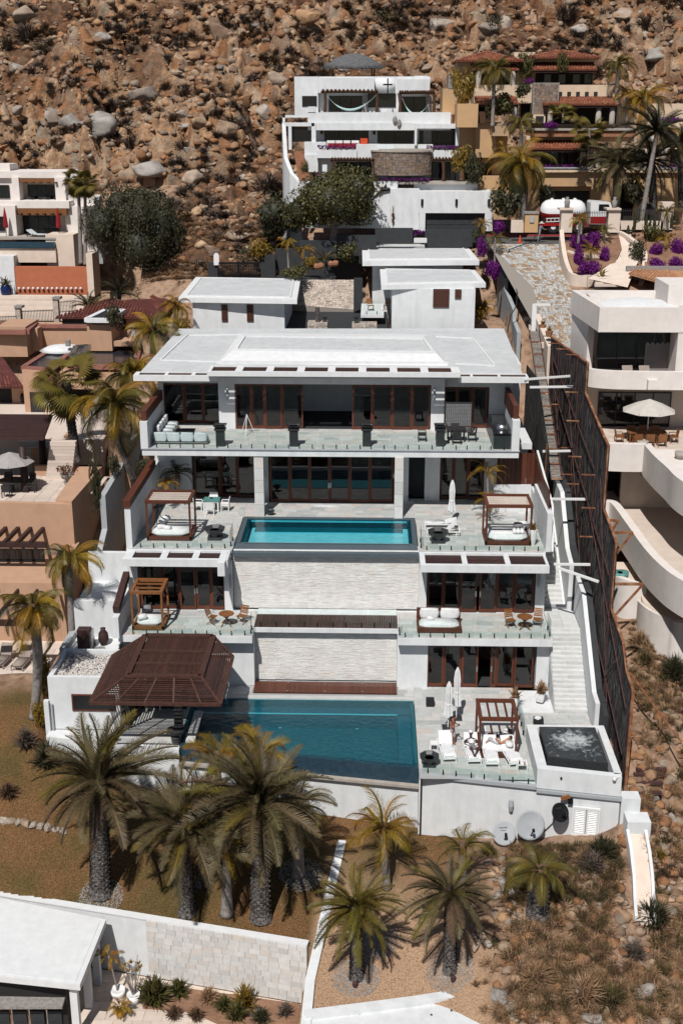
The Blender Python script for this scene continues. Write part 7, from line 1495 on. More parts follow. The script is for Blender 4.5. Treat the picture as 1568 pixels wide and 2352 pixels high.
def cwall(label,pts,h,th=.35,m='beige',name='garden_wall',cat='wall',par=None,closed=False):
    """wall following ground points (x,y,ztop)"""
    b=MB();n_=len(pts);V_=[]
    for i in range(n_):
        p=Vector(pts[i]);d=Vector(pts[min(i+1,n_-1)])-Vector(pts[max(i-1,0)]);d.z=0;s=d.normalized().cross(Vector((0,0,1)))*th/2;V_ += [p-s-Vector((0,0,h)),p+s-Vector((0,0,h)),p+s,p-s]
    b.add(V_,[(i*4+j,i*4+(j+1)%4,i*4+4+(j+1)%4,i*4+4+j) for i in range(n_-1) for j in range(4)]+[(3,2,1,0),(n_*4-4,n_*4-3,n_*4-2,n_*4-1)])
    return solo(b,name,m,label,cat) if not par else b.build(name,m,par)
def gp(px,py,Y): v=PY(px,py,Y);return (v.x,v.y,v.z)
def arcpts(pts,n_=6):
    out=[]
    for i in range(len(pts)-1):
        p0_=Vector(pts[max(i-1,0)]);p1_=Vector(pts[i]);p2_=Vector(pts[i+1]);p3_=Vector(pts[min(i+2,len(pts)-1)])
        for k in range(n_): t_=k/n_;out.append(tuple(.5*((2*p1_)+(p2_-p0_)*t_+(2*p0_-5*p1_+4*p2_-p3_)*t_*t_+(3*p1_-p0_-3*p2_+p3_)*t_**3)))
    return out+[tuple(pts[-1])]
cwall('warm white wall bordering the garden beds beside the stone drive',arcpts([gp(1289,528,105),gp(1292,560,102),gp(1300,600,99.5),gp(1315,628,97.5),gp(1350,632,96.5)]),1.6)
cwall('curved warm white wall of the lower garden bed',arcpts([gp(1350,632,96.5),gp(1390,626,97.5),gp(1418,600,99.5),gp(1427,570,102),gp(1418,545,105)]),1.3)
cwall('low wall between the two purple flower beds',arcpts([gp(1303,575,101),gp(1340,583,100.4),gp(1400,588,100)]),.9)
cwall('outer curved warm white wall of the stone footpath',arcpts([gp(1420,530,105.5),gp(1440,540,104),gp(1465,560,102),gp(1480,580,100.5),gp(1478,610,98.5),gp(1470,655,96)]),1.5)
SPt=struct(MB().add([PY(1350,640,95.5),PY(1440,660,94),PY(1470,585,100),PY(1425,540,105),PY(1405,545,105),PY(1425,590,100)],[(0,1,2,3,4,5)]),'footpath','beige')
WO[SPt.name]=Vector((0,0,0))
for k in range(24): f=k/23;v=PY(1395+f*30 if f<.6 else 1413+(f-.6)*8,655-f*115,94.5+f*11);piece('path_step','beige' if k % 2 else 'travertine',SPt,v.x-1.0,v.x+1.2,v.y,v.y+.42,v.z-.12,v.z+.06)
HT=thing('tiled_hut','low stone house with a pale tiled roof above the right white house','house',(24,96,14));a=PY(1442,622,97);
tiles(HT,PY(1442,628,95.5),PY(1600,672,89),PY(1475,612,99),PY(1640,612,99),'roof_tile',.3);FB(HT,'wall','stone_grey',1440,630,1600,680,97,3);WIN(HT,1442,640,1452,665,96.98,1);WIN(HT,1462,648,1476,665,96.98,1)
HTm=mat('roof_tile_pale',(.5,.26,.14),.8,(.75,.7,.65),3,.2,20,tint=[(.56,.30,.17),(.50,.24,.125),(.62,.36,.22)]);[c_.data.materials.clear() or c_.data.materials.append(HTm) for c_ in bpy.data.objects if c_.parent == HT and c_.name.startswith('roof_tiles')]
# --- beige white house on the right
q4=lambda zx,zy: (1199.7+zx*.23496,616+zy*.23496)
RH=thing('beige_house','warm white house with wide dark windows and curved balconies at the right edge','house',(20,76,8))
def B4(x0,y0,x1,y1,Y,d,m='white_warm',name='wall'): a=q4(x0,y0);c=q4(x1,y1);return FB(RH,name,m,a[0],a[1],c[0],c[1],Y,d)
A=PY(*q4(752,385),75);C_=PY(*q4(745,625),75);Zt,Zl=A.z,C_.z;X0=A.x;X1=26
MB().box(X0,X1,75,75.4,Zl,Zt).build('parapet','white_warm',RH);BL=PZ(1312,666,Zt);MB().prism([(X0,75.4),(X0+.4,75.4),(BL.x+.4,BL.y),(BL.x,BL.y)],Zl,Zt).build('parapet','white_warm',RH);MB().box(BL.x+.4,X1,BL.y-.4,BL.y,Zt-1.6,Zt).build('parapet','white_warm',RH);MB().prism([(X0+.4,75.4),(X1,75.4),(X1,BL.y-.4),(BL.x+.4,BL.y-.4)],Zl,Zt-.75).build('roof','roof_trim',RH)
MB().prism([(X0+.1,79),(X0+.5,79),(BL.x+.5,BL.y-.1),(BL.x+.1,BL.y-.1)],5,Zl).build('wall','white_warm',RH);MB().box(X0+.6,X1,80.4,BL.y-.5,5,Zl).build('wall','white_warm',RH)
p=PY(*q4(1130,330),80);MB().lathe((p.x,80,Zt-.8),[(3.2,0),(2.9,.2),(2.1,.42),(1.1,.58),(.1,.62)],28).build('dome','roof_trim',RH,True);B4(1418,165,1700,375,79,4);B4(650,270,750,330,81,1.2)
Zf=14.3
WIN(RH,*q4(720,600),*q4(1510,985),77.0,4,d=.2);MB().box(X0+.2,X1,77.05,80.4,Zl-.02,Zl).build('ceiling','white_warm',RH)
A2=PY(*q4(1518,625),75.1);MB().box(A2.x,A2.x+5,75.05,80.4,Zf-.2,Zl).build('wall','white_warm',RH);MB().box(X0+.15,X0+.5,79.2,82,Zf-.3,Zl).build('wall','white_warm',RH)
b=MB();A3,A4=PY(*q4(1205,730),76.8),PY(*q4(1470,720),76.8);zb_,zt_=Zf+.05,PY(*q4(1300,740),76.8).z
for k in range(26): x=A3.x+(A4.x-A3.x)*k/26;b.box(x,x+.09,76.9,76.93+.05*(k%2),zb_,zt_+.15*math.sin(k*1.3)*.5)
b.build('curtain','parasol_taupe',RH)
bw=arcpts([(X0-.5,79.5,Zf+.95),(X0-.7,77.5,Zf+.95),(X0-.4,75.9,Zf+.95),(X0+.6,75.1,Zf+.95),(X0+3,74.8,Zf+.95),(X1,74.7,Zf+.95)],8)
cwall('',bw,1.15,.35,'white_warm','balcony_wall',par=RH);MB().prism([(p[0],p[1]) for p in bw]+[(X1,80),(X0,80)],Zf-.2,Zf).build('balcony_slab','beige',RH)
p=PY(*q4(1258,1130),74.6);MB().box(p.x-.3,p.x+.3,74.2,74.65,p.z-.3,p.z+.3).build('spout','white_warm',RH)
for k,x in enumerate((1035,1200)):
    p=PY(*q4(x,975),76.2);o=lounger('deck_chair',['tan reclining chair behind the balcony wall, the left one','tan reclining chair behind the balcony wall, the right one'][k],p.x,75.9,Zf,0.1,back=1.05,group='tan reclining chairs on the right balcony',towel=False,m='metal_black',fm='fabric_tan')
Zp=PZ(1450,1025,10.9).z;WIN(RH,*q4(730,1210),*q4(1440,1572),77.8,4,d=.2);MB().box(X0-.5,X1,77.85,80.4,Zp-.3,Zf-.2).build('wall','beige',RH)
PT=struct(MB().box(X0-.8,X1,72.2,79.2,Zp-.4,Zp),'right_patio','travertine');WO[PT.name]=Vector((0,0,0))
for i in range(13):
    for j in range(9): x=X0-.7+i*.85+(j%2)*.4;y=72.3+j*.76;piece('paving_tile','travertine',PT,x,x+.83,y,y+.74,Zp-.01,Zp+.02)
p=PY(1485,990,73.6);PR_=thing('open_parasol','large open beige octagonal parasol over the teak dining table','parasol',(p.x,73.6,Zp));MB().cyl((p.x,73.6,Zp),(p.x,73.6,Zp+2.75),.04).build('pole','steel',PR_);
def parasol(par,x,y,z,r,h,m,n_=8):
    b=MB();c0=Vector((x,y,z+h));rim=[Vector((x+r*math.cos(2*math.pi*i/n_+.2),y+r*math.sin(2*math.pi*i/n_+.2),z)) for i in range(n_)];mid=[c0*.5+q*.5+Vector((0,0,.08*h)) for q in rim]
    for i in range(n_): j=(i+1)%n_;b.add([c0,mid[i],mid[j],rim[i],rim[j]],[(0,1,2),(1,3,4,2)],t=.0)
    b.build('canopy',m,par)
    for i in range(n_): MB().beam(c0-Vector((0,0,.05)),rim[i],.03,.03).build('rib','steel',par)
parasol(PR_,p.x,73.6,Zp+2.1,1.7,.75,'parasol_beige')
TB=thing('dining_table','long teak dining table under the open beige parasol','table',(p.x,73.6,Zp));MB().box(p.x-1.2,p.x+1.2,73.2,74.1,Zp+.7,Zp+.75).build('table_top','teak',TB)
for a_ in (-1.1,1.1):
    for c_ in (73.25,74.0): MB().box(p.x+a_-.04,p.x+a_+.04,c_,c_+.08,Zp,Zp+.7).build('leg','teak',TB)
tc_=arm_chair('teak chair at the left head of the long table',0,'teak','teak chairs around the long table');tc_.location=(p.x-1.7,73.7,Zp);tc_.rotation_euler=(0,0,math.pi/2)
copy_tree(tc_,'teak chair at the right head of the long table',(p.x+1.7,73.7,Zp),-math.pi/2)
for k in range(3): copy_tree(tc_,['left teak chair with its back to the viewer at the long table','middle teak chair with its back to the viewer at the long table','right teak chair with its back to the viewer at the long table'][k],(p.x-.75+k*.75,72.75,Zp),math.pi);copy_tree(tc_,['left teak chair on the far side of the long table','middle teak chair on the far side of the long table','right teak chair on the far side of the long table'][k],(p.x-.75+k*.75,74.55,Zp),0)
pw=arcpts([(X0-.9,73.2,Zp+.5),(X0-.2,72.0,Zp+.5),(X0+1.4,71.6,Zp+.5),(PX(1,1,1) and PY(1484,1030,71.6).x,71.6,Zp+.5)],6);cwall('',pw,1.75,.4,'white_warm','patio_wall',par=RH);pe=Vector(pw[-1])
sw=arcpts([tuple(pe)]+[tuple(PZ(a_,c_,Zp+.5)) for a_,c_ in ((1508,1045),(1538,1072),(1568,1100),(1650,1150))],10);cwall('',sw,1.9,.45,'white_warm','sweeping_wall',par=RH)
MB().prism([(q[0],q[1]) for q in sw]+[(X1+4,72),(pe.x,72.2)],Zp-1.0,Zp-.02).build('terrace_slab','white_warm',RH)
MB().box(pe.x-.15,pe.x+.35,71.2,71.55,Zp-1.35,Zp-.75).build('spout','white_warm',RH)
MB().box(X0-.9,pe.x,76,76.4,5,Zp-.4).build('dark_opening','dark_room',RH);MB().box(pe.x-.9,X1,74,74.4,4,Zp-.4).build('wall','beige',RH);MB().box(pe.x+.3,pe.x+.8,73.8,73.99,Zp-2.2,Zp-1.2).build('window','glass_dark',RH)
for k in range(4): MB().box(X0-.9,pe.x-.9,71.6+k*.6,76,5+k*.5,5.5+k*.5).build('step','travertine',RH)
Zq=PZ(1420,1160,7.0).z;lw=arcpts([tuple(PZ(a_,c_,7.3)) for a_,c_ in ((1390,1150),(1412,1156),(1448,1203),(1484,1253),(1520,1292),(1568,1328),(1680,1385))],10);cwall('',lw,2.0,.5,'white_warm','terrace_wall',par=RH)
MB().prism([(q[0],q[1]) for q in lw]+[(X0+12,76),(X0-1,76)],5.4,6.5).build('terrace_floor','travertine',RH)
rw=arcpts([tuple(PY(a_,c_,y_)) for a_,c_,y_ in ((1398,1332,67.5),(1412,1323,65.8),(1440,1330,64.8),(1484,1345,64.6))],10);cwall('',rw,4.4,.35,'white_warm','planter_wall',par=RH);MB().prism([(q[0],q[1]) for q in rw]+[(rw[-1][0],69),(rw[0][0],69)],-.5,4.6).build('planter_floor','beige',RH)
r2=arcpts([tuple(PY(a_,c_,y_)) for a_,c_,y_ in ((1468,1374,66),(1474,1384,63.6),(1500,1403,62.2),(1540,1420,61.2),(1568,1429,60.8),(1680,1445,60.6))],10);cwall('',r2,4.6,.35,'white_warm','round_wall',par=RH);MB().prism([(q[0],q[1]) for q in r2]+[(r2[-1][0],69),(r2[0][0],69)],-1,4.3).build('round_base','beige',RH)
for k,(px,py) in enumerate(((1418,1305),(1428,1322))): v=PY(px,py,65.8);solo(MB().lathe((v.x,v.y,4.65),[(.28,0),(.36,.3),(.38,.55),(.3,.5)],14),'glazed_pot','turq',['upper turquoise pot in the niche of the round wall','lower turquoise pot in the niche of the round wall'][k],'pot',smooth=True)
for k,(px,py,Y,lab) in enumerate(((1474,1018,72.6,'grey bowl planter on the patio wall of the right house'),(1562,1045,70,'big ribbed clay pot at the right picture edge'))): v=PY(px,py,Y);solo(MB().lathe((v.x,v.y,v.z-.3),[(.2,0),(.36,.3),(.38,.5),(.3,.5)],14),'planter','concrete',lab,'planter',smooth=True)
for k,(px,py) in enumerate(((1223,728),(1245,745),(1260,760))):
    v=PX(px,py+10,12.5);solo(MB().lathe((12.5,v.y,v.z-.1),[(.2,0),(.28,.4),(.24,.4)],10),'clay_pot','clay',['upper clay pot with a small plant on the drive wall','middle clay pot with a small plant on the drive wall','lowest clay pot with a small plant on the drive wall'][k],'pot');POTS.append((Vector((12.5,v.y,v.z+.3)),.5))
# --- peach villa on the left
PH=thing('peach_villa','peach coloured villa with tiled roofs, glass roofs and patios at the left edge','villa',(-22,76,0))
q6=lambda zx,zy: (zx*.2316,745.8+zy*.2316)
def B6(x0,y0,x1,y1,Y,d,m='peach',name='wall'): a=q6(x0,y0);c=q6(x1,y1);return FB(PH,name,m,a[0],a[1],c[0],c[1],Y,d)
ZT=8.0;P1=PZ(165,1152,ZT);P2=PZ(238,1068,ZT);P0=PZ(-200,1144,ZT)
MB().prism([(P0.x,P0.y),(P1.x,P1.y),(P2.x,P2.y),(P0.x,P2.y)],-.5,ZT-.75).build('patio_block','peach',PH)
MB().prism([(P0.x,P0.y),(P1.x,P1.y),(P1.x-.1,P1.y+.4),(P0.x,P0.y+.4)],ZT-.75,ZT-.18).build('parapet','peach',PH);MB().prism([(P1.x,P1.y),(P2.x,P2.y),(P2.x-1.6,P2.y),(P1.x-1.1,P1.y+.4)],ZT-.75,ZT).build('parapet','peach',PH);MB().prism([(P2.x-.02,P2.y-.4),(P2.x-4.6,P2.y-.4),(P2.x-4.6,P2.y),(P2.x-.02,P2.y)],ZT-.75,ZT).build('parapet','peach',PH)
PP=struct(MB().box(P0.x,P1.x-1.2,P1.y+.35,P2.y-.4,ZT-.8,ZT-.74),'left_patio','travertine');WO[PP.name]=Vector((0,0,0))
yy=P1.y+.4
while yy<P2.y-.5:
    xx=-29.5
    while xx<P1.x-1.3+(yy-P1.y)*.25: piece('paving_tile','travertine',PP,xx,xx+.88,yy,min(yy+.58,P2.y-.4),ZT-.74,ZT-.7+R.uniform(0,.004));xx += .9
    yy += .6
Zp2=ZT-.7
v=PZ(30,1128,Zp2);PS2=thing('open_parasol','open grey octagonal parasol over a dark table on the left patio','parasol',v);MB().cyl(v,v+Vector((0,0,2.6)),.04).build('pole','metal_black',PS2);parasol(PS2,v.x,v.y,v.z+1.95,1.55,.7,'parasol_taupe')
t=thing('patio_table','dark round patio table under the grey parasol','table',v);MB().lathe(v+Vector((0,0,.7)),[(.9,0),(.9,.04)],16).build('table_top','iron',t);MB().cyl(v,v+Vector((0,0,.7)),.12).build('base','iron',t)
mc=arm_chair('dark metal chair nearest the viewer at the left patio table',0,'iron','dark chairs at the left patio table');mc.location=v+Vector((0,-1.25,0));mc.rotation_euler=(0,0,math.pi)
copy_tree(mc,'dark metal chair at the right of the left patio table',v+Vector((1.3,-.1,0)),-math.pi/2);copy_tree(mc,'dark metal chair at the far side of the left patio table, near the wall',v+Vector((.9,1.1,0)),-.4);copy_tree(mc,'dark metal chair at the far left of the left patio table',v+Vector((-.6,1.25,0)),.2)
for k,(px,py,s_) in enumerate(((139,1078,0),(156,1112,0))):
    u=PZ(px,py,Zp2+.4 if k == 0 else Zp2);solo(MB().lathe(u,[(.22,0),(.24,.08),(.1,.15),(.12,.3),(.34,.42),(.42,.62),(.46,.72),(.4,.7)],16),'stone_urn','stone_grey',['weathered stone urn with red flowers on the steps, the farther one','weathered stone urn with red flowers, the nearer one'][k],'urn',smooth=True)
    lv=leafball(random.Random(k),260,.09);o=inst('urn_flowers',geo_mesh('urn_flowers',*lv[:2],'flower_red',tint=np.clip(lv[2]*1.4+.5,0,1)),None,u+Vector((0,0,.55)),(0,0,k),(.85,.85,1.0));tag(o,['red flowers in the farther stone urn','red flowers in the nearer stone urn'][k],'flowers')
for k in range(12): f=k/11;a=PZ(105+f*10,1100-f*85,Zp2+f*2.6);piece('step','travertine',PP,a.x,a.x+1.7,a.y,a.y+.5,a.z-.3,a.z)
B6(320,1230,490,1520,81,.3);B6(640,1100,700,1300,84,1.2);B6(680,1090,960,1375,87.5,1.,'stone_grey','stone_wall');B6(1085,1130,1285,1640,77,.5)
for k in range(5): B6(180,1130+k*28,500,1143+k*28,83.5-k*.35,.4,'travertine','terrace_step')
Tt=PZ(60,1010,10.2).z
MB().box(-34,-19.5,83.5,100,5,8.2).build('terrace_block','travertine',PH)
a,c=PZ(-60,953,10.4),PZ(123,953,10.4);e,g=PZ(-60,1008,10.4),PZ(97,1013,10.4)
for k in range(26):
    f=(k+.5)/26;MB().beam((-33,e.y+(a.y-e.y)*f,10.4),(g.x+(c.x-g.x)*f,e.y+(a.y-e.y)*f,10.4),.13,.18).build('pergola_beam','wood_dark',PH)
for px,py in ((101,1065),(60,1128)): u=PZ(px,py,7.3);MB().lathe((u.x,u.y,7.2),[(.35,0),(.28,.3),(.22,3.1)],12).build('column','wood_dark',PH,True)
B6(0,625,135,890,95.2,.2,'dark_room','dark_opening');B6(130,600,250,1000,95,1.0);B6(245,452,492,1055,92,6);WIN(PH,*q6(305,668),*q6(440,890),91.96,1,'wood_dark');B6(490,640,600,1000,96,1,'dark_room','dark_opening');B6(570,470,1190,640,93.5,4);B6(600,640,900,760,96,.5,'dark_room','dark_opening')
p=PY(*q6(228,725),94.9);solo(MB().lathe(p+Vector((0,-.1,-.4)),[(.05,0),(.16,.15),(.18,.55),(.08,.8)],8),'wall_lantern','metal_black','black wall lantern on the peach wall','lantern')
a,c,d_,e=PY(-40,890,93.5),PY(57,890,93.5),PY(40,822,99),PY(-40,822,99);tiles(PH,a,c,Vector((PY(6,820,98).x,98,PY(6,820,98).z)),Vector((PY(-30,820,98).x,98,PY(6,820,98).z)),'roof_tile_dark',.27)
def glassroof(x0,y0,x1,y1,x2,y2,x3,y3,z,rim,n_,m_):
    P_=[PZ(x0,y0,z),PZ(x1,y1,z),PZ(x2,y2,z),PZ(x3,y3,z)];b=MB()
    for i in range(4): b.beam(P_[i],P_[(i+1)%4],.45,.35)
    b.build('roof_rim',rim,PH);g=MB().poly([q+Vector((0,0,.06)) for q in P_]).build('roof_glass','solar',PH)
    for i in range(1,n_): f=i/n_;MB().beam(P_[0]+(P_[3]-P_[0])*f,P_[1]+(P_[2]-P_[1])*f,.07,.1).build('glazing_bar','steel',PH)
    for i in range(1,m_): f=i/m_;MB().beam(P_[0]+(P_[1]-P_[0])*f,P_[3]+(P_[2]-P_[3])*f,.05,.08).build('glazing_bar','steel',PH)
mat('solar',(.035,.037,.045),.18,(.02,.022,.03),3)
glassroof(55,846,116,850,168,808,118,806,PY(100,850,92).z,'peach_dark',3,1);glassroof(160,842,310,844,320,800,212,800,PY(200,843,93.6).z,'peach_dark',3,6);glassroof(166,818,192,815,204,796,176,798,PY(180,818,94).z+.2,'steel',2,1)
B6(-20,20,268,318,100,4);B6(268,40,380,260,101.5,3);B6(300,30,880,240,103,3);B6(870,0,1110,260,99.5,5);B6(1105,60,1400,200,103,3);B6(1090,165,1360,215,99.8,2)
glassroof(-30,762,62,763,82,745,-30,743,PY(50,760,100).z,'peach_dark',2,3);B6(350,5,880,35,102.8,.6,'peach_dark','cap')
MB().lathe((PY(140,800,99).x,99.5,PY(140,806,99).z),[(1.9,0),(1.2,.3),(.1,.45)],16).build('roof_dome','roof_trim',PH,True)
B6(650,155,694,215,98,.3,'stone_grey','vent_box');B6(1305,65,1340,110,99,.2,'metal_white','vent_box')
q7=lambda zx,zy: (zx*.2895,356.7+zy*.2895)
a,c=PZ(*q7(690,1312),PY(*q7(690,1312),99).z),None;zt=PY(*q7(780,1312),99).z
glassroof(*q7(690,1308),*q7(870,1310),*q7(980,1235),*q7(840,1235),zt,'roof_trim',2,2)
RO=thing('tiled_pavilion','low building with dark barrel tiled hip roof left of the guest house','building',(-24,104,12));a=PY(*q7(440,1290),103);c=PY(*q7(990,1290),103);top_=PY(*q7(930,1150),108)
tiles(RO,a,PY(*q7(1270,1290),103),PY(*q7(880,1150),108),PY(*q7(960,1150),108),'roof_tile_dark',.28);tiles(RO,PY(*q7(1270,1290),103),PY(*q7(1420,1190),109),PY(*q7(960,1150),108),PY(*q7(1360,1130),110.5),'roof_tile_dark',.28)
FB(RO,'wall','peach',*q7(500,1300),*q7(1100,1360),103.5,3);FB(RO,'eave','dark_room',*q7(495,1296),*q7(1000,1340),103.3,.15)  # eave band is near black, painted shade under the roof edge
BS=FB(None,'broad_stair','beige',-40,682,205,760,115.5,1.5);BS['kind']='structure';WO[BS.name]=Vector((0,0,0))
for k in range(9):
    y0_=680+k*6.4;o=FB(BS,'step','travertine' if k%2 else 'beige',-40,y0_,205-k*2,y0_+5.2,115-k*.45,.42)
def ironf2(label,pts,n_,h,m='iron'):
    t=thing('iron_fence',label,'fence',pts[0]);a,c=Vector(pts[0]),Vector(pts[1]);b=MB()
    for k in range(n_+1): p=a+(c-a)*k/n_;b.cyl(p,p+Vector((0,0,h)),.022,n=4)
    stuff(b.build('bars',m,t));MB().beam(a+Vector((0,0,h-.1)),c+Vector((0,0,h-.1)),.05,.05).build('rail',m,t);MB().beam(a+Vector((0,0,.12)),c+Vector((0,0,.12)),.05,.05).build('rail',m,t)
ironf2('wrought iron fence between the two rough stone posts',[PY(48,745,107),PY(124,742,107)],22,1.25);ironf2('wrought iron fence right of the rough stone posts',[PY(134,720,109),PY(175,716,109)],12,1.1);ironf2('wrought iron fence at the far left below the broad steps',[PY(-10,752,106),PY(40,750,106)],14,1.0);ironf2('wrought iron fence beside the maroon flat roof',[PY(326,680,113),PY(410,660,114)],22,1.3)
for k,(x,y0_,y1_) in enumerate(((42,708,748),(129,688,748))):
    t=thing('stone_post',['rough stone post farther left at the iron fence','rough stone post nearer the tiled roof at the iron fence'][k],'post',PY(x,y1_,106.8));FB(t,'shaft','fieldstone',x-6,y0_,x+6,y1_,106.8,.6);FB(t,'cap','stone_grey',x-9,y0_-5,x+9,y0_,106.7,.9)
tag(FB(None,'terracotta_wall','terracotta_wall',*q7(122,884),*q7(695,1110),118,.5),'orange terracotta wall with a row of small round spouts','wall')
for k in range(14): p=PY(*q7(155+k*37.6,1054),117.9);solo(MB().lathe(p+Vector((0,-.1,0)),[(.02,-.12),(.12,-.06),(.12,.06),(.02,.12)],8),'wall_spout','metal_white','small round white spout in the row on the terracotta wall','spout','round spouts on the terracotta wall')
WH=thing('left_white_house','white house with timber lintels and dark sliding windows at the far left','house',(-38,124,15))
def B7(x0,y0,x1,y1,Y,d,m='white_warm',name='wall'): a=q7(x0,y0);c=q7(x1,y1);return FB(WH,name,m,a[0],a[1],c[0],c[1],Y,d)
B7(-60,130,525,180,124,6);B7(-60,70,80,132,126,3);B7(100,175,155,365,123.5,1.5);B7(440,175,520,365,123.5,1.5);B7(-60,180,105,400,124.4,3);B7(155,180,440,365,125.5,.3,'beige');WIN(WH,*q7(225,235),*q7(440,362),125.4,3);WIN(WH,*q7(-20,235),*q7(78,342),124.3,1);WIN(WH,*q7(525,235),*q7(590,305),124.9,1)
B7(520,130,620,400,125,3);B7(155,188,437,216,123.7,.4,'teak','lintel');B7(-60,365,550,420,122,3.4);B7(-60,400,130,650,121.3,3);B7(530,315,800,400,124,.6);B7(530,405,770,860,122.5,3);B7(765,330,803,860,122,.9,'grey_wall');B7(130,425,530,475,121.8,.5,'teak','lintel')
for k in range(5): B7(185+k*62,212,205+k*62,222,123.2,.5,'log','rafter');
for k in range(6): B7(150+k*62,462,170+k*62,478,121.2,.6,'log','rafter')
B7(120,475,530,650,123.8,.3,'beige');WIN(WH,*q7(145,478),*q7(470,640),123.7,4);WIN(WH,*q7(-20,485),*q7(38,600),121.2,1)
B7(-60,652,440,668,119.5,4,'concrete','terrace');B7(-60,690,430,735,119,2.5,'pool_dark_tile','pool_edge');B7(-60,738,445,850,119.2,2.3,'beige');B7(370,630,590,885,119.6,3,'beige');B7(120,850,470,884,120.4,.5,'log','pergola_beam');B7(-60,800,122,1120,118,3,'white');B7(692,780,742,1120,117.8,3,'beige')
for k,(x,y,m_) in enumerate(((55,600,'f'),(472,520,'f'))):
    p=PY(*q7(x,640),120.5 if k == 0 else 120.9);t=thing('closed_parasol',['closed dark red parasol at the far left terrace','closed dark red parasol by the sliding windows of the left white house'][k],'parasol',p,'closed red parasols');MB().cyl(p,p+Vector((0,0,2.7)),.03).build('pole','wood_dark',t);MB().lathe(p+Vector((0,0,.8)),[(.22,0),(.25,.2),(.16,1.2),(.03,1.95)],9).build('canopy','fabric_red',t)
p=PY(*q7(300,655),120.2);lounger('deck_lounger','grey padded lounger on the terrace of the left white house',p.x,120.4,p.z,1.3,back=.6,group=None,towel=False,m='metal_black',fm='fabric_blue',L_=2.2,w_=1.0)
for k,x in enumerate((245,370)): p=PY(*q7(x,358),123.9);tag(FB(None,'balcony_chair','iron',*q7(x-28,330),*q7(x+28,362),124.6,.4),['dark chair on the upper balcony of the left white house, the left one','dark chair on the upper balcony of the left white house, the right one'][k],'chair')
p=PY(*q7(55,1120),116.8);solo(MB().lathe(p,[(.35,0),(.5,.3),(.55,.8),(.45,1.0),(.5,1.1)],14),'glazed_pot','blue_glaze','blue glazed pot with an agave before the white wall','pot',smooth=True);POTS.append((p+Vector((0,0,1.0)),1.3))
# --- lower left patio and its pergola
q8=lambda zx,zy: (zx*.2344,1167.3+zy*.2344)
LP_=struct(MB().box(-34,-18.2,59.9,66,-.3,.45),'lower_left_patio','beige');WO[LP_.name]=Vector((0,0,0))
yy=59.95
while yy<65:
    xx=-27.5+(int((yy-59.95)/.75)%2)*.4
    while xx<-18.4: piece('paving_tile','travertine',LP_,xx,min(xx+.83,-18.2),yy,yy+.73,.44,.485);xx += .85
    yy += .75
PGt=thing('lower_pergola','dark timber pergola with stone columns over the lower left patio','pergola',(-20,62.5,.45))
c0=PZ(93,1545,.48);MB().lathe((c0.x,c0.y,.48),[(.42,0),(.42,.2),(.32,.3),(.26,.45),(.24,2.6),(.36,2.75),(.38,2.9)],14).build('column','stone_grey',PGt,True)
MB().lathe((c0.x-5,c0.y,.48),[(.42,0),(.42,.2),(.32,.3),(.26,.45),(.24,2.6),(.36,2.75),(.38,2.9)],14).build('column','stone_grey',PGt,True)
MB().box(-34,c0.x+.9,c0.y-.12,c0.y+.12,3.38,3.7).build('beam','wood_dark',PGt)
for k in range(9): x=c0.x+.1-k*1.15;MB().beam((x,c0.y-.7,3.85),(x+.1,c0.y+4.0,3.85),.14,.26).build('rafter','wood_dark',PGt)
for k in range(6): a=PY(*q8(430-124*k,200),69.7);MB().beam((a.x,70.2,a.z),(a.x-.15,67.2,a.z-.05),.2,.25).build('rafter','wood_dark',PGt)
MB().box(-34,PY(*q8(440,370),67).x,67.2,67.5,PY(*q8(200,400),67).z,PY(*q8(200,350),67).z).build('beam','wood_dark',PGt)
LBk=thing('lower_left_house','peach lower storey of the left villa with tall windows','house',(-24,66,0))
MB().box(-34,P1.x-.15,65.6,70.4,.0,4.2).build('wall','peach',LBk);MB().box(P1.x-.14,P1.x+.2,65.6,70,.0,5.2).build('wall','peach',LBk)
WIN(LBk,*q8(-20,395),*q8(440,520),69.0,8,'black_trim',pane='glass_dark');
p=PY(121,1412,65.4);solo(MB().lathe(p-Vector((0,.1,.25)),[(.1,0),(.2,.25),(.12,.45)],10),'wall_pot','clay','small clay pot hanging on the peach wall behind the pergola','pot')
for k,(px,py) in enumerate(((6,1528),(50,1533))): u=PZ(px,py,.48);lounger('patio_lounger',['taupe mesh lounger at the left picture edge','taupe mesh lounger beside the bent palm trunk'][k],u.x,u.y+.4,.48,-.12,back=.95,group='taupe mesh loungers on the lower left patio',towel=False,m='steel',fm='fabric_tan')
b=MB();b.xslab(-16.95,-16.6,[(59.3,-1),(86,-1),(86,9.6),(76,8.3),(70.9,8.0),(70.9,5.8),(67.5,4.2),(66.5,4.1),(66.4,3.0),(62.5,2.9),(59.3,2.9)]);solo(b,'boundary_wall','grey_wall','stepped grey boundary wall between the peach villa and the white villa','wall')
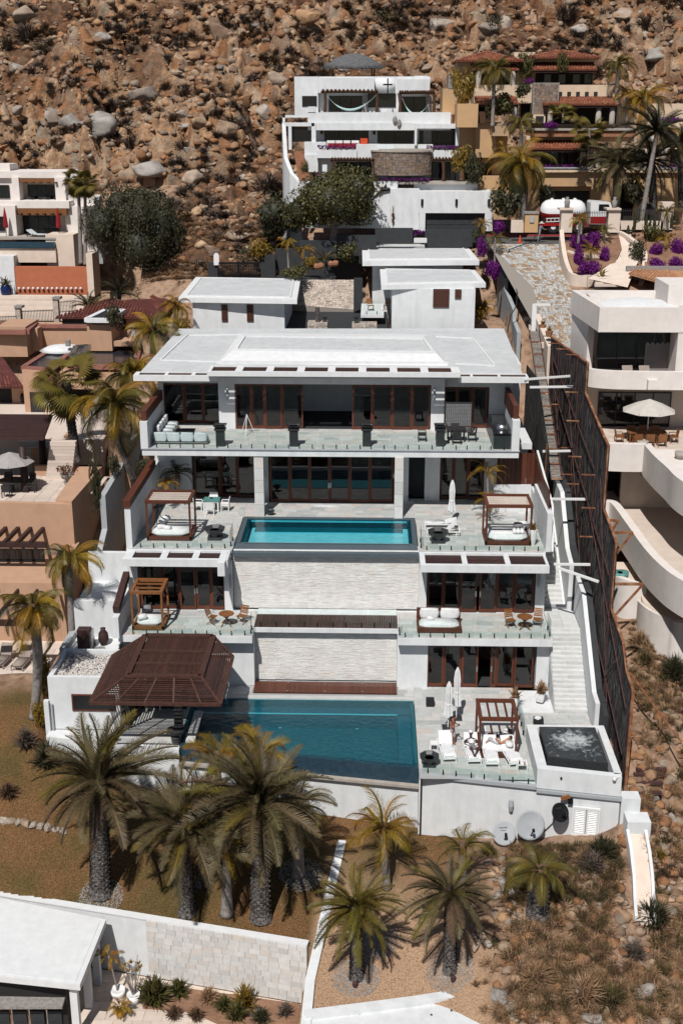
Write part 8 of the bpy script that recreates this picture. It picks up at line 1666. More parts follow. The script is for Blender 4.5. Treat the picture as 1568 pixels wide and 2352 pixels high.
# === foreground
za=-4.6;A0=Vector((-22,wally(-22),za));A1=Vector((-2.7,44.5,za));t=thing('foreground_wall','long white garden wall with a stone clad right half in the foreground','wall',(-10,46,-8))
d_=(A1-A0).normalized();nn_=Vector((d_.y,-d_.x,0));L_=(A1-A0).length
MB().prism([tuple((A0)[:2]),tuple(A1[:2]),tuple((A1-nn_*.3)[:2]),tuple((A0-nn_*.3)[:2])],-8.2,za).build('body','white',t);MB().prism([tuple((A0+nn_*.04)[:2]),tuple((A1+nn_*.04)[:2]),tuple((A1-nn_*.34)[:2]),tuple((A0-nn_*.34)[:2])],za,za+.06).build('coping','roof_trim',t)
s0=L_-(Vector((PZ(334,2115,za).x,PZ(334,2115,za).y,0))-Vector((A1.x,A1.y,0))).length;r=random.Random(6);z=za-.28
row=0
while z>-7.75:
    s=s0-(row%2)*.0;x=s0
    while x<L_-.02:
        l=r.uniform(.35,.62);x2=min(x+l,L_);c=A0+d_*((x+x2)/2)+nn_*.03;MB().ob((c.x,c.y,z+.135),d_*((x2-x)/2-.006),nn_*r.uniform(.028,.045),(0,0,.135)).build('stone_block','limestone',t);x=x2
    z -= .282;row += 1
b=MB();pts=[(-2.62,44.5),(-2.35,44.0),(-2.1,50),(-1.2,56.5)]
P_=[PZ(702,2352,-5.2),PZ(712,2250,-5.0),PZ(735,2150,-4.6),PZ(757,2050,-4.2),PZ(785,1930,-3.6)]
o=cwall('low white wall climbing from the foreground wall to the house between the palms',[tuple(p) for p in P_],1.6,.42,'white','garden_wall')
P_=[PZ(700,2318,-5.1),PZ(830,2302,-5.1),PZ(960,2285,-5.1),PZ(1090,2264,-5.1),PZ(1128,2270,-5.1),PZ(1128,2345,-5.25)]
cwall('white curb wall with small round lights at the bottom centre',[(p.x,p.y-.25,p.z) for p in P_[:4]]+[tuple(P_[4]),tuple(P_[5])],2.5,.45,'white','curb_wall')
MB0=MB().prism([(P_[0].x,P_[0].y-.3),(P_[3].x,P_[3].y-.3),(P_[5].x,P_[5].y-3),(P_[0].x,P_[0].y-4)],-7.5,-5.28);solo(MB0,'lower_ledge','white','white sloping ledge below the curb wall at the bottom edge','ledge')
for k,(px,py) in enumerate(((990,2332),(1036,2322),(1078,2316))): p=PZ(px,py,-5.27);solo(MB().lathe(p,[(.05,0),(.05,.04)],8),'ledge_light','steel','small round light set into the white ledge','light','small lights in the white ledge')
FH=thing('foreground_house','white flat roofed house with a slanting eave in the lower left corner','house',(-15,44,-8));zr=-4.55
Pr=[PZ(-100,2090,zr),PZ(244,2112,zr),PZ(184,2262,zr),PZ(-100,2232,zr)]
Pr[0]=Vector((-20,wally(-20)-.05,zr));Pr[1]=Vector((Pr[1].x,min(Pr[1].y,wally(Pr[1].x)-.05),zr))
MB().prism([(p.x,p.y) for p in Pr],zr-.3,zr).build('roof','roof_trim',FH);cx0=sum((p for p in Pr),Vector())/4;MB().prism([tuple((cx0+(p-cx0)*.93)[:2]) for p in Pr],zr,zr+.02).build('roof_membrane','roof_trim',FH)
e=Pr[1]-Pr[2]
for f in (.12,.55,.9): p=Pr[2]+e*f-Vector((.45,0,0));MB().box(p.x-.16,p.x+.16,p.y-.16,p.y+.16,-8.2,zr-.3).build('column','white',FH)
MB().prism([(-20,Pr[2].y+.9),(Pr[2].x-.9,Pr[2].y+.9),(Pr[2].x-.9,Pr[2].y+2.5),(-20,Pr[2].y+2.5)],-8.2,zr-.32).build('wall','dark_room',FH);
q=PZ(20,2290,-6.3);MB().ob((q.x-.6,q.y-.0,-7.0),(2.6,.15,0),(0,.45,0),(0,0,.9)).build('stone_bar','clay',FH)
solo(MB().ob((q.x-.4,q.y-.3,-6.05),(3.0,.1,0),(-.02,.7,0),(0,0,.06)),'stone_counter','stone_grey','brown stone bar counter under the eave in the bottom left corner','counter')
for k in range(4):
    p=PZ(8+k*40,2345,-7.2);t2=thing('bar_chair',['grey slatted bar chair, leftmost at the bottom edge','grey slatted bar chair, second from the left at the bottom edge','grey slatted bar chair, third from the left at the bottom edge','grey slatted bar chair, rightmost at the bottom edge'][k],'chair',p,'grey slatted bar chairs');MB().box(p.x-.3,p.x+.3,p.y-.05,p.y+.05,p.z-.1,p.z+.55).build('backrest','charcoal',t2)
    MB().box(p.x-.36,p.x-.31,p.y-.05,p.y+.3,p.z-.6,p.z+.65).build('arm','steel',t2);MB().box(p.x-.3,p.x+.3,p.y-.5,p.y-.05,p.z-.15,p.z-.1).build('seat','charcoal',t2)
FP=struct(MB().prism([(-22,36),(-2.7,36),(-2.72,44.4),(-22,wally(-22)-.1)],-7.95,-7.72),'front_patio','beige');WO[FP.name]=Vector((0,0,0))
yy=39.6
while yy<46.8:
    xx=-12.5+(int(yy/.6)%2)*.4
    while xx<-8.2 and yy<wally(xx+.8)-.7: piece('paving_tile','travertine',FP,xx,xx+.83,yy,yy+.58,-7.73,-7.69);xx += .85
    yy += .6
bedp=[(PZ(x,y,-7.7).x,PZ(x,y,-7.7).y) for x,y in ((318,2285),(345,2262),(690,2310),(690,2352),(500,2352),(440,2325),(330,2318))];struct(MB().prism(bedp,-7.8,-7.6),'planting_bed','soil')
# === palms
PR2=random.Random(99)
def frond_geo(L_,droop,wid,n_,rnd,vee=.35,tw=.028,up0=.5,clumpy=.1,dense=1.):
    """one feather leaf along +x, base at the origin; rachis plus leaflets on both sides"""
    V_=[];F_=[];pts=[];ang=up0;p=Vector((0,0,0));seg=10;st=L_/seg
    for i in range(seg+1): pts.append(p.copy());ang -= droop/seg*(.5+1.1*i/seg);p=p+Vector((math.cos(ang),0,math.sin(ang)))*st
    def at(f):
        f=min(f,.999)*seg;i=int(f);return pts[i]+(pts[i+1]-pts[i])*(f-i),(pts[i+1]-pts[i]).normalized()
    for i in range(seg):
        a,c=pts[i],pts[i+1];w_=.035*(1-i/seg)+.008;k=len(V_);V_ += [a+Vector((0,-w_,0)),a+Vector((0,w_,0)),c+Vector((0,w_*.9,0)),c+Vector((0,-w_*.9,0)),a+Vector((0,0,-w_)),c+Vector((0,0,-w_))];F_ += [(k,k+1,k+2),(k,k+2,k+3),(k,k+3,k+5),(k,k+5,k+4)]
    for i in range(n_):
        f=.10+.90*(i+.5)/n_;q,d=at(f);ln=wid*math.sin(math.pi*min(1,(.12+f*.86)))**.6*rnd.uniform(.85,1.12)
        for s in (-1,1):
            out=(Vector((0,s,0))*(1-.25*f)+d*(.55+.5*f)+Vector((0,0,rnd.uniform(-clumpy,clumpy)+vee-.75*abs(droop)*f*.35))).normalized();tip=q+out*ln-Vector((0,0,ln*ln*.20*abs(droop)))
            sd=d*tw*rnd.uniform(.8,1.2);mid=q+(tip-q)*.5+Vector((0,0,ln*.07));k=len(V_);V_ += [q-sd*.5,q+sd*.5,mid+sd,mid-sd,tip];F_ += [(k,k+1,k+2),(k,k+2,k+3),(k+3,k+2,k+4)]
    return np.array([tuple(v) for v in V_]),np.array(F_)
def fan_geo(rnd):
    V_=[];F_=[];n_=26;V_ += [(0,-.02,0),(0,.02,0),(.75,.015,.05),(.75,-.015,.05)];F_ += [(0,1,2),(0,2,3)]
    for i in range(n_):
        a=-2.0+4.0*i/(n_-1);l=.62*rnd.uniform(.9,1.1);c=Vector((.75,0,.05));d=Vector((math.cos(a),math.sin(a),-.12));s=Vector((-math.sin(a),math.cos(a),0))*.035;k=len(V_);m_=c+d*l*.6;V_ += [tuple(c),tuple(m_+s),tuple(m_-s),tuple(c+d*l-Vector((0,0,.22*l)))];F_ += [(k,k+2,k+1),(k+1,k+2,k+3)]
    return np.array(V_,float),np.array(F_)
FR={}
def fronds(kind,m):
    key=(kind,m)
    if key in FR: return FR[key]
    sp=dict(date=(dict(L_=1,droop=.95,wid=.17,n_=84,vee=.5,tw=.0042,clumpy=.3),6),coco=(dict(L_=1,droop=2.1,wid=.30,n_=70,vee=-.25,tw=.0048,clumpy=.08),5),queen=(dict(L_=1,droop=1.7,wid=.26,n_=72,vee=.15,tw=.0042,clumpy=.4),5),small=(dict(L_=1,droop=1.9,wid=.30,n_=26,vee=.0,tw=.016,clumpy=.2),3))
    if kind == 'fan': out=[geo_mesh('frond',*fan_geo(PR2),m) for _ in range(3)]
    else: kw,k=sp[kind];out=[geo_mesh('frond',*frond_geo(rnd=PR2,**kw),m) for _ in range(k)]
    FR[key]=out;return out
def trunk(par,p0,p1,r0,r1,kind,bend=0,m=None):
    d=p1-p0;n_=max(8,int(d.length/.16));pts=[];rs=[]
    bd=Vector((bend,0,0))
    if kind == 'date':      # leaf base scars as real knobs
        b=MB();m_=max(6,int(d.length/.5));P_=[p0+d*i/m_+bd*math.sin(math.pi*i/m_) for i in range(m_+1)];b.tube(P_,[r0*1.25]+[r0+(r1-r0)*i/m_ for i in range(1,m_+1)],12,t=.35)
        rows=int(d.length/.13)
        for i in range(rows):
            f=(i+.5)/rows;c=p0+d*f+bd*math.sin(math.pi*f);rr=r0+(r1-r0)*f
            for j in range(9):
                u=2*math.pi*(j+.5*(i%2))/9+PR2.uniform(-.06,.06);o_=Vector((math.cos(u),math.sin(u),0));s=Vector((-math.sin(u),math.cos(u),0))*rr*.30;q=c+o_*rr*.93;b.add([q-s-Vector((0,0,.07)),q+s-Vector((0,0,.07)),q+s*.6+o_*.07+Vector((0,0,.09)),q-s*.6+o_*.07+Vector((0,0,.09)),q+Vector((0,0,.1))],[(0,1,2,3),(3,2,4)],t=PR2.random())
        return b.build('trunk',m or 'bark_date',par)
    for i in range(n_+1): f=i/n_;pts.append(p0+d*f+bd*math.sin(math.pi*f));rs.append((r0+(r1-r0)*f)*(1+.07*(i%2))*(1.3 if i == 0 else 1))
    return MB().tube(pts,rs,10).build('trunk',m or 'bark_pale',par,True)
def palm(label,crown,base,R_,kind='date',m='frond_date',n_=34,r0=.3,r1=.24,cat='palm tree',name='palm_tree',lo=-.55,hi=1.35,bend=0,tk='date',dead=0,shaft=False,seed=None,tmat=None,up=1.,group=None):
    rnd=random.Random(seed if seed is not None else int(crown.x*31+crown.y*17));t=thing(name,label,cat,base,group)
    if base != crown: trunk(t,Vector(base),Vector(crown)+Vector((0,0,.05)),r0,r1,tk,bend,tmat)
    if shaft: MB().tube([Vector(crown)-Vector((0,0,1.3)),Vector(crown)-Vector((0,0,.6)),Vector(crown)+Vector((0,0,.1))],[r1*1.1,r1*.95,r1*.5],10).build('crownshaft','crownshaft',t,True)
    ms=(fronds(kind,'frond_gold')*2+fronds(kind,'frond_olive')*2+fronds(kind,'frond_dark')[:2]) if m == 'mix' else (fronds(kind,m)*3+fronds(kind,'frond_olive')[:3]+fronds(kind,'frond_dry')[:2]) if kind == 'date' else fronds(kind,m);dm=fronds(kind if kind != 'fan' else 'fan','frond_dry') if dead else None
    for i in range(n_+dead):
        if i<n_: f=(i+.5)/n_;el=lo+(hi-lo)*(f**.8)+rnd.uniform(-.16,.16);az=i*2.39996+rnd.uniform(-.3,.3);wd_=math.cos(az-crown.x*3);el += .14*wd_;L_=R_*(1.08-.18*f)*rnd.uniform(.78,1.1)*(1+.1*wd_);me_=rnd.choice(ms) if kind != 'date' or f<.45 else rnd.choice(ms[:-2])
        else: el=rnd.uniform(-1.5,-1.0);az=rnd.uniform(0,6.28);L_=R_*rnd.uniform(.55,.8);me_=rnd.choice(dm)
        bb=Vector((math.cos(az)*.12,math.sin(az)*.12,rnd.uniform(-.1,.25)*min(1,R_/2)))
        inst('frond',me_,t,Vector(crown)+bb,(rnd.uniform(-.55,.55),-(el-.5),az),(L_,)*3)
    if kind in ('date','queen','coco') and tk != 'none' and R_>1.4: MB().blob((crown.x,crown.y,crown.z-.05),r1*1.35,r1*1.35,.45,j=.12).build('crown_base','bark_date' if kind=='date' else 'frond_dry',t)
    return t
def pc(px,py,Y): return PY(px,py,Y)
def pb(px,py,Y=None):
    if Y: v=PY(px,py,Y);return v
    v=onground(px,py);return v
def lbase(px,py): v=onground(px,py);return v if v else PY(px,py,48)
def pal(label,cx,cy,bx,by,Rpx,dY=0,Yb=None,**k):
    base=PY(bx,by,Yb) if Yb else lbase(bx,by);crown=PY(cx,cy,base.y+dY);return palm(label,crown,base,Rpx/scale_at(crown.y),**k)
pal('thick trunked date palm farthest left in the foreground',228,1800,232,2062,200,n_=66,r0=.48,r1=.40,dead=5,lo=-.35,hi=1.5)
pal('date palm second from the left in the foreground, in front of a slimmer trunk',422,1900,430,2100,180,n_=62,r0=.36,r1=.3,dead=7,lo=-.45,hi=1.5)
pal('thick date palm in the centre of the foreground row, its crown over the pool edge',594,1848,600,2115,205,n_=70,r0=.45,r1=.38,dead=8,lo=-.4,hi=1.5)
pal('slim palm standing just behind the second date palm',470,1850,465,2040,120,n_=26,r0=.26,r1=.2,m='frond_dark')
pal('palm with smooth ringed trunk and orange crownshaft between the thick palms',520,1960,522,2108,95,kind='queen',m='frond_gold',n_=14,r0=.30,r1=.14,tk='ring',shaft=True,lo=-.2)
pal('pale trunked palm in the shade right of the central date palm',680,1850,686,2015,120,kind='queen',m='frond_olive',n_=16,r0=.30,r1=.18,tk='ring',lo=-.1,shaft=True)
pal('yellow green palm rising in front of the lower pool, left',500,1740,505,1960,105,kind='queen',m='frond_gold',n_=15,r0=.2,r1=.14,tk='ring',lo=-.1)
pal('golden palm whose upright frond crosses the lower pool',600,1735,604,1960,110,kind='queen',m='frond_gold',n_=15,r0=.2,r1=.14,tk='ring',lo=.2,hi=1.5)
pal('golden queen palm in front of the white pool wall',880,1905,888,2040,120,kind='queen',m='frond_gold',n_=17,r0=.2,r1=.14,tk='ring',lo=-.3,hi=1.55)
pal('date palm on a round gravel bed nearest the bottom centre',818,2085,818,2250,128,n_=54,r0=.27,r1=.22,m='frond_olive',lo=-.75,dead=4)
pal('date palm on a round gravel bed right of the bottom centre one',1035,2055,1032,2235,135,n_=54,r0=.27,r1=.22,m='frond_date',lo=-.75,dead=5)
pal('queen palm leaning against the front wall behind the two date palms',1062,1945,1065,2060,95,kind='queen',m='frond_olive',n_=14,r0=.2,r1=.15,tk='ring',lo=-.1)
pal('short stout palm below the satellite dishes',1240,2005,1232,2110,112,kind='coco',m='frond_olive',n_=17,r0=.48,r1=.38,lo=-.1,hi=1.5)
pal('tall coconut palm with bent trunk beside the taupe lounger',75,1395,78,1655,120,kind='coco',m='mix',n_=24,r0=.22,r1=.26,tk='ring',lo=-.5,bend=.25,dead=4)
pal('coconut palm behind the bent one, against the peach wall',160,1285,166,1482,108,Yb=61.8,kind='coco',m='mix',n_=24,r0=.2,r1=.17,tk='ring',lo=-.6)
pal('fan palm with dark shaggy trunk in front of the solar roof',152,880,176,1060,68,Yb=80,kind='fan',m='frond_olive',n_=30,r0=.3,r1=.28,lo=-.9,tk='date')
pal('large coconut palm leaning at the left side of the white villa',262,930,308,1100,125,Yb=77,kind='coco',m='mix',n_=30,r0=.24,r1=.2,tk='ring',lo=-.5,bend=-.3,dead=3)
pal('coconut palm behind the large leaning one, with dark olive fronds',300,860,310,1040,100,Yb=82,kind='coco',m='mix',n_=24,r0=.22,r1=.18,tk='ring',lo=-.3)
pal('bushy golden palm at the left corner of the main roof',352,760,350,850,88,Yb=88,kind='coco',m='mix',n_=24,r0=.22,r1=.2,tk='ring',lo=-.4)
pal('golden palm just left of the left guest building',405,705,400,780,52,Yb=93,kind='coco',m='frond_gold',n_=16,r0=.2,r1=.2,tk='ring',lo=-.3)
pal('left one of twin slender fan palms before the left white house',180,412,187,605,30,Yb=119,kind='fan',m='frond_olive',n_=24,r0=.22,r1=.13,tk='ring',lo=-1.1)
pal('right one of twin slender fan palms before the left white house',196,422,197,608,28,Yb=118.5,kind='fan',m='frond_olive',n_=24,r0=.2,r1=.13,tk='ring',lo=-1.1)
pal('young grey date palm above the broad steps',205,705,206,722,50,Yb=108,n_=20,r0=.25,r1=.25,lo=.1)
pal('young grey date palm beside the iron fence above the tiled roof',272,675,272,688,55,Yb=111,n_=22,r0=.25,r1=.25,lo=.0,m='frond_dark')
pal('dark feathery palm in the left corner of the upper pool terrace',405,1085,402,1145,52,Yb=73.0,kind='queen',m='frond_dark',n_=16,r0=.07,r1=.06,tk='ring',lo=-.2)
pal('golden low palm behind the left canopied daybed',385,1110,385,1145,34,Yb=71.5,kind='small',m='frond_gold',n_=14,r0=.06,r1=.05,tk='ring',lo=-.1)
pal('tall golden palm behind the right canopied daybed',1118,1085,1122,1190,55,Yb=70.3,kind='queen',m='frond_gold',n_=11,r0=.08,r1=.06,tk='ring',lo=-.1,hi=1.2)
pal('lower golden palm in the planter behind the right canopied daybed',1120,1150,1122,1188,42,Yb=69.4,kind='queen',m='frond_gold',n_=14,r0=.06,r1=.05,tk='ring',lo=-.1)
pal('green palm clump right of the lattice shutter building',1105,712,1106,745,38,Yb=96,kind='queen',m='frond_gold',n_=18,r0=.1,r1=.1,tk='ring',lo=.2)
pal('small golden palm behind the charcoal gate pillar, the left one',660,558,663,620,30,Yb=108,kind='coco',m='frond_gold',n_=14,r0=.1,r1=.08,tk='ring',lo=-.3)
pal('small golden palm behind the charcoal gate pillar, the right one',697,575,699,628,27,Yb=107.5,kind='coco',m='frond_gold',n_=14,r0=.1,r1=.08,tk='ring',lo=-.3)
pal('short grey green palm in the court planter with round stones',745,595,745,612,30,Yb=107.5,n_=18,r0=.12,r1=.1,lo=.0)
pal('tall coconut palm before the upper left roof of the ochre villa',1135,160,1130,290,60,Yb=117,kind='coco',m='frond_olive',n_=22,r0=.18,r1=.14,tk='ring',lo=-.7)
pal('big drooping coconut palm in front of the ochre garage',1193,375,1197,520,96,Yb=111,kind='coco',m='mix',n_=30,r0=.3,r1=.22,tk='ring',lo=-1.0,bend=.2,dead=2)
pal('coconut palm crown rising above the big drooping palm',1195,285,1198,400,50,Yb=113,kind='coco',m='frond_olive',n_=18,r0=.18,r1=.15,tk='ring',lo=-.3)
pal('date palm with thick trunk left of the leaning slender palm',1418,380,1412,500,80,Yb=110,n_=40,r0=.36,r1=.3,lo=-.8,dead=3)
pal('slender tall palm with dense dark crown near the right edge',1508,300,1468,530,82,Yb=107,n_=36,m='frond_dark',r0=.22,r1=.16,tk='ring',lo=-.7)
pal('thick date palm at the right edge behind the slender palm',1495,370,1500,500,80,Yb=110,n_=34,m='frond_dark',r0=.35,r1=.3,lo=-.8)
pal('date palm half outside the right picture edge',1560,330,1565,480,70,Yb=111,n_=30,m='frond_olive',r0=.3,r1=.25,lo=-.6)
pal('orange golden coconut palm above the right terrace',1475,230,1465,300,68,Yb=119,kind='coco',m='frond_gold',n_=24,r0=.2,r1=.18,tk='ring',lo=-.5)
pal('green palm right of the top tiled roof',1418,150,1415,230,45,Yb=121,kind='coco',m='frond_olive',n_=20,r0=.2,r1=.18,tk='ring',lo=-.3)
pal('golden palm between the right palms at the villa corner',1440,215,1440,300,40,Yb=121,kind='coco',m='frond_gold',n_=16,r0=.2,r1=.18,tk='ring',lo=-.3)
pal('fan palm with two trunks before the ochre terrace wall',1352,300,1352,360,32,Yb=114,kind='fan',m='frond_olive',n_=22,r0=.14,r1=.12,tk='ring',lo=-.6)
pal('small fan palm under the terrace fan palm',1365,350,1364,385,28,Yb=113.5,kind='fan',m='frond_dark',n_=18,r0=.12,r1=.1,tk='ring',lo=-.6)
pal('low fan palm on the terrace beside the stone chimney',1292,262,1292,282,26,Yb=118.5,kind='fan',m='frond_olive',n_=20,r0=.12,r1=.1,tk='ring',lo=-.2)
for k,(cx,cy,bx,by,Rr,Y,lab) in enumerate(((1110,515,1112,580,26,107,'small palm beside the garage at the top left of the drive'),(1137,548,1135,612,32,104,'small palm with three trunks above the purple flowers beside the drive'),(1330,505,1327,560,30,101,'small palm in front of the left stone figure pillar'),(1383,530,1388,560,32,103,'small palm in front of the right stone figure pillar'),(1355,575,1357,600,28,99,'small palm in the lower garden bed between purple flowers'),
      (1530,485,1532,530,38,106,'small palm beside the end post of the right iron fence'),(1527,548,1528,570,28,102,'small palm behind the round purple bushes'),(1335,500,1333,540,18,104,'smallest palm at the left gate pillar'),(1155,340,1160,380,24,114,'small palm at the foot of the ochre buttress'))):
    pal(lab,cx,cy,bx,by,Rr,Yb=Y,kind='queen',m='frond_olive' if k%2 else 'frond_gold',n_=15,r0=.1,r1=.08,tk='ring',lo=-.6)
mat('gravel',(.3,.28,.26),.9,(.8,.8,.8),6,tint=[(.30,.27,.25),(.42,.39,.36),(.22,.20,.19),(.50,.47,.44)])
for k,(px,py,lab) in enumerate(((818,2250,'pale gravel ring around the bottom centre palm'),(1032,2240,'pale gravel ring around the palm right of bottom centre'),(232,2066,'gravel patch around the leftmost palm'),(690,2018,'gravel patch around the shaded palm'),(1235,2105,'gravel patch around the short stout palm'),(860,2165,'gravel patch in the shade between two palms'))):
    c=lbase(px,py);r=random.Random(k);pl=[]
    for i in range(1500): u=r.uniform(0,6.28);rr_=(r.random()**.6)*1.05;x=c.x+rr_*math.cos(u);y=c.y+rr_*math.sin(u);s=r.uniform(.018,.04);pl.append((r.randrange(8),x,y,hgrid(x,y)+.02,(s,s,s),r.uniform(0,6),r.random()))
    o=join('gravel_ring','gravel',sml,pl);tag(o,lab,'gravel',kind='stuff')
for k,(px,py) in enumerate(((815,2268),(1040,2256),(1233,2155))): c=lbase(px,py);solo(MB().lathe(c,[(.1,0),(.12,.25),(.03,.3)],6),'garden_light','rust_dark',['small brown spike light at the bottom centre palm','small brown spike light at the palm right of bottom centre','small brown spike light below the short stout palm'][k],'light')
# === trees and bushes
def bush(label,px,py,wpx,hpx,Y,m='leaf_green',n_=1500,cat='bush',name='bush',size=.05,tr=False,hole=.35,seed=1):
    r=random.Random(seed+int(px));c=PY(px,py,Y);k=1/scale_at(Y);w_,h_=wpx*k,hpx*k
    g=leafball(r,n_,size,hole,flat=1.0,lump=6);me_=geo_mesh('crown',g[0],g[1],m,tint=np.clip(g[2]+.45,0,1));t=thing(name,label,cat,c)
    inst('crown',me_,t,c+Vector((0,0,0 if not tr else h_*.22)),(0,0,r.uniform(0,6)),(w_*.56,w_*.5,h_*(1.0 if not tr else .85)))
    if tr:
        b=MB();b.tube([c-Vector((0,0,.3)),c+Vector((.1,0,h_*.3)),c+Vector((0,0,h_*.5))],[w_*.04,w_*.03,w_*.02],7)
        for a in range(5): u=a*1.25;b.tube([c+Vector((0,0,h_*.2)),c+Vector((math.cos(u)*w_*.18,math.sin(u)*w_*.18,h_*.5)),c+Vector((math.cos(u)*w_*.32,math.sin(u)*w_*.3,h_*.75))],[w_*.022,w_*.016,w_*.008],5)
        b.build('trunk','bark_pale',t)
    return t
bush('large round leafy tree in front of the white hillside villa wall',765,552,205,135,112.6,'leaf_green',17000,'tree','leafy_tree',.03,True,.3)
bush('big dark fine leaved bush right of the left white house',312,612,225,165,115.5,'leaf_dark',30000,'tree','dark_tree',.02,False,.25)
bush('dark bush filling the gap left of the leafy tree',650,545,110,85,115,'leaf_dark',2500)
bush('brown green bush behind the dark tree',395,590,90,80,117,'leaf_dark',1800);bush('dry reddish bush above the big dark tree',330,480,120,50,120,'leaf_dark',1200)
for px,py,w_,h_,Y,m,lab in ((678,640,70,28,105,'leaf_green','low clipped green hedge in the court planter'),(600,600,70,45,113,'leaf_gold','straw green bush behind the charcoal gate wall'),(800,600,55,38,107.5,'leaf_green','green shrub at the right end of the court planter'),(715,620,40,30,107,'leaf_gold','yellow green shrub under the small golden palms'),
    (1065,240,55,70,119,'leaf_gold','tall golden bamboo like shrub left of the ochre villa'),(1045,205,30,45,121,'leaf_gold','golden shrub at the roof terrace corner'),(1205,180,40,55,124,'leaf_green','green shrub between the two top roofs'),(1290,165,30,40,123,'leaf_green','leafy shrub on the top terrace'),(1145,265,70,45,118,'leaf_green','green shrubs below the left tiled roof'),(1200,225,40,30,120,'leaf_dark','dark shrub before the middle wall'),
    (1090,420,60,70,116,'leaf_dark','dark plants under the right log pergola'),(1060,395,50,50,117,'leaf_gold','yellow plants beside the log pergola post'),(1160,500,90,60,110,'leaf_dark','dark shrub at the foot of the big drooping palm'),(1100,560,40,40,107,'leaf_dark','dark shrub beside the garage'),(1450,470,60,60,110,'leaf_dark','dark shrub behind the iron fence'),
    (1500,560,60,40,104,'leaf_green','green shrub in the cactus bed'),(1460,600,46,44,99.5,'leaf_dark','spiky dark plant at the hut corner'),(1170,440,60,70,112,'leaf_gold','hanging golden foliage left of the ochre garage'),(1250,470,40,40,112,'leaf_dark','dark foliage left of the garage door'),(700,405,22,30,117.5,'leaf_green','green plant on the villa stair landing'),(765,412,18,22,117,'leaf_green','small shrub beside the log post'),
    (1105,735,38,40,96,'leaf_gold','golden shrub right of the lattice shutter building'),(110,1600,40,120,57.5,'leaf_gold','yellow green climbing hedge beside the white bath house'),(95,1665,50,60,56,'leaf_gold','yellow bush at the foot of the hedge'),(225,1180,30,130,66.5,'leaf_dark','dark planting in the gap beside the grey boundary wall'),(215,1500,20,50,60.5,'leaf_gold','small yellow shrub at the boundary wall end'),(265,1100,40,60,74,'leaf_dark','dark shrub in the alley beside the leaning palm'),
    (330,1090,40,40,76,'leaf_dark','dark shrub under the left balcony'),(265,760,50,60,97,'leaf_dark','dark shrub beside the tiled pavilion'),(420,760,46,30,91.5,'leaf_gold','golden foliage at the left roof corner'),):
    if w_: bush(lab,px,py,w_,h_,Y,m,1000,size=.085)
for px,py,w_,h_,Y,lab in ((1325,562,36,28,101.5,'purple bougainvillea left in the upper garden bed'),(1358,560,44,30,101.8,'purple bougainvillea right in the upper garden bed'),(1327,598,30,28,99,'round purple bougainvillea at the drive side of the lower bed'),(1352,622,60,26,97.2,'wide purple bougainvillea at the tip of the lower bed'),(1388,590,30,26,99.5,'purple bougainvillea at the curved wall'),(1145,528,36,22,106,'purple bougainvillea beside the garage'),(1132,628,40,30,102,'purple bougainvillea bowl at the top of the drive wall'),(1105,575,28,30,106,'purple bougainvillea behind the small palms'),
    (1500,588,40,30,101,'purple bush in the right garden, left one'),(1555,580,40,34,101.5,'purple bush in the right garden, at the picture edge'),(1505,615,46,24,98.5,'lower purple bush in the right garden, left one'),(1552,612,44,24,98.5,'lower purple bush in the right garden, right one'),(1178,285,40,18,117,'purple flowers below the left tiled roof'),(1215,190,26,10,124,'purple flowers at the top terrace wall'),(692,404,14,9,117.5,'purple potted flower on the villa stair'),(728,404,14,9,117.3,'purple potted flower right of the villa stair'),(1530,280,60,12,117,'purple flowers along the right terrace'),(1265,290,30,10,117.2,'purple flowers by the chimney')):
    bush(lab,px,py+h_*.5,w_,h_*1.35,Y,'bougain',1500,size=.075,cat='bougainvillea',name='bougainvillea')
def tuft(label,p,s,m='leaf_gold',n_=60,cat='plant',name='potted_plant',rnd=R,geo=None,w_=.05,group=None):
    g=twigs(rnd,n_,.8,1.1,w_,droop=.4);me_=geo_mesh('leaves',g[0],g[1],m,tint=np.array([rnd.random() for _ in range(len(g[1]))]));o=inst(name,me_,None,p,(0,0,rnd.uniform(0,6)),(s,s,s));return tag(o,label,cat,group)
tuft('straw coloured grass in the square white planter',pA,.8,'grass_straw',90);tuft('straw coloured plant in the planter behind the canopied daybed',pB,.7,'grass_straw',80);tuft('yellow spiky plant in the tall white vase',pC,.6,'leaf_gold',40)
for k,(p,s) in enumerate(POTS): tuft(['small plant in the upper clay pot on the drive wall','small plant in the middle clay pot on the drive wall','small plant in the lowest clay pot on the drive wall','green agave in the blue glazed pot'][k],p,s,'leaf_green' if k == 3 else 'leaf_gold',26,w_=.06)
v=PY(1381,640,96);solo(MB().lathe((v.x,96,v.z-1.0),[(.5,0),(.58,.5),(.52,1.1),(.45,1.05)],14),'grey_pot','concrete','large grey pot with two stems at the end of the garden bed','pot',smooth=True);tuft('thin plant in the large grey pot',(v.x,96,v.z),1.2,'leaf_gold',12)
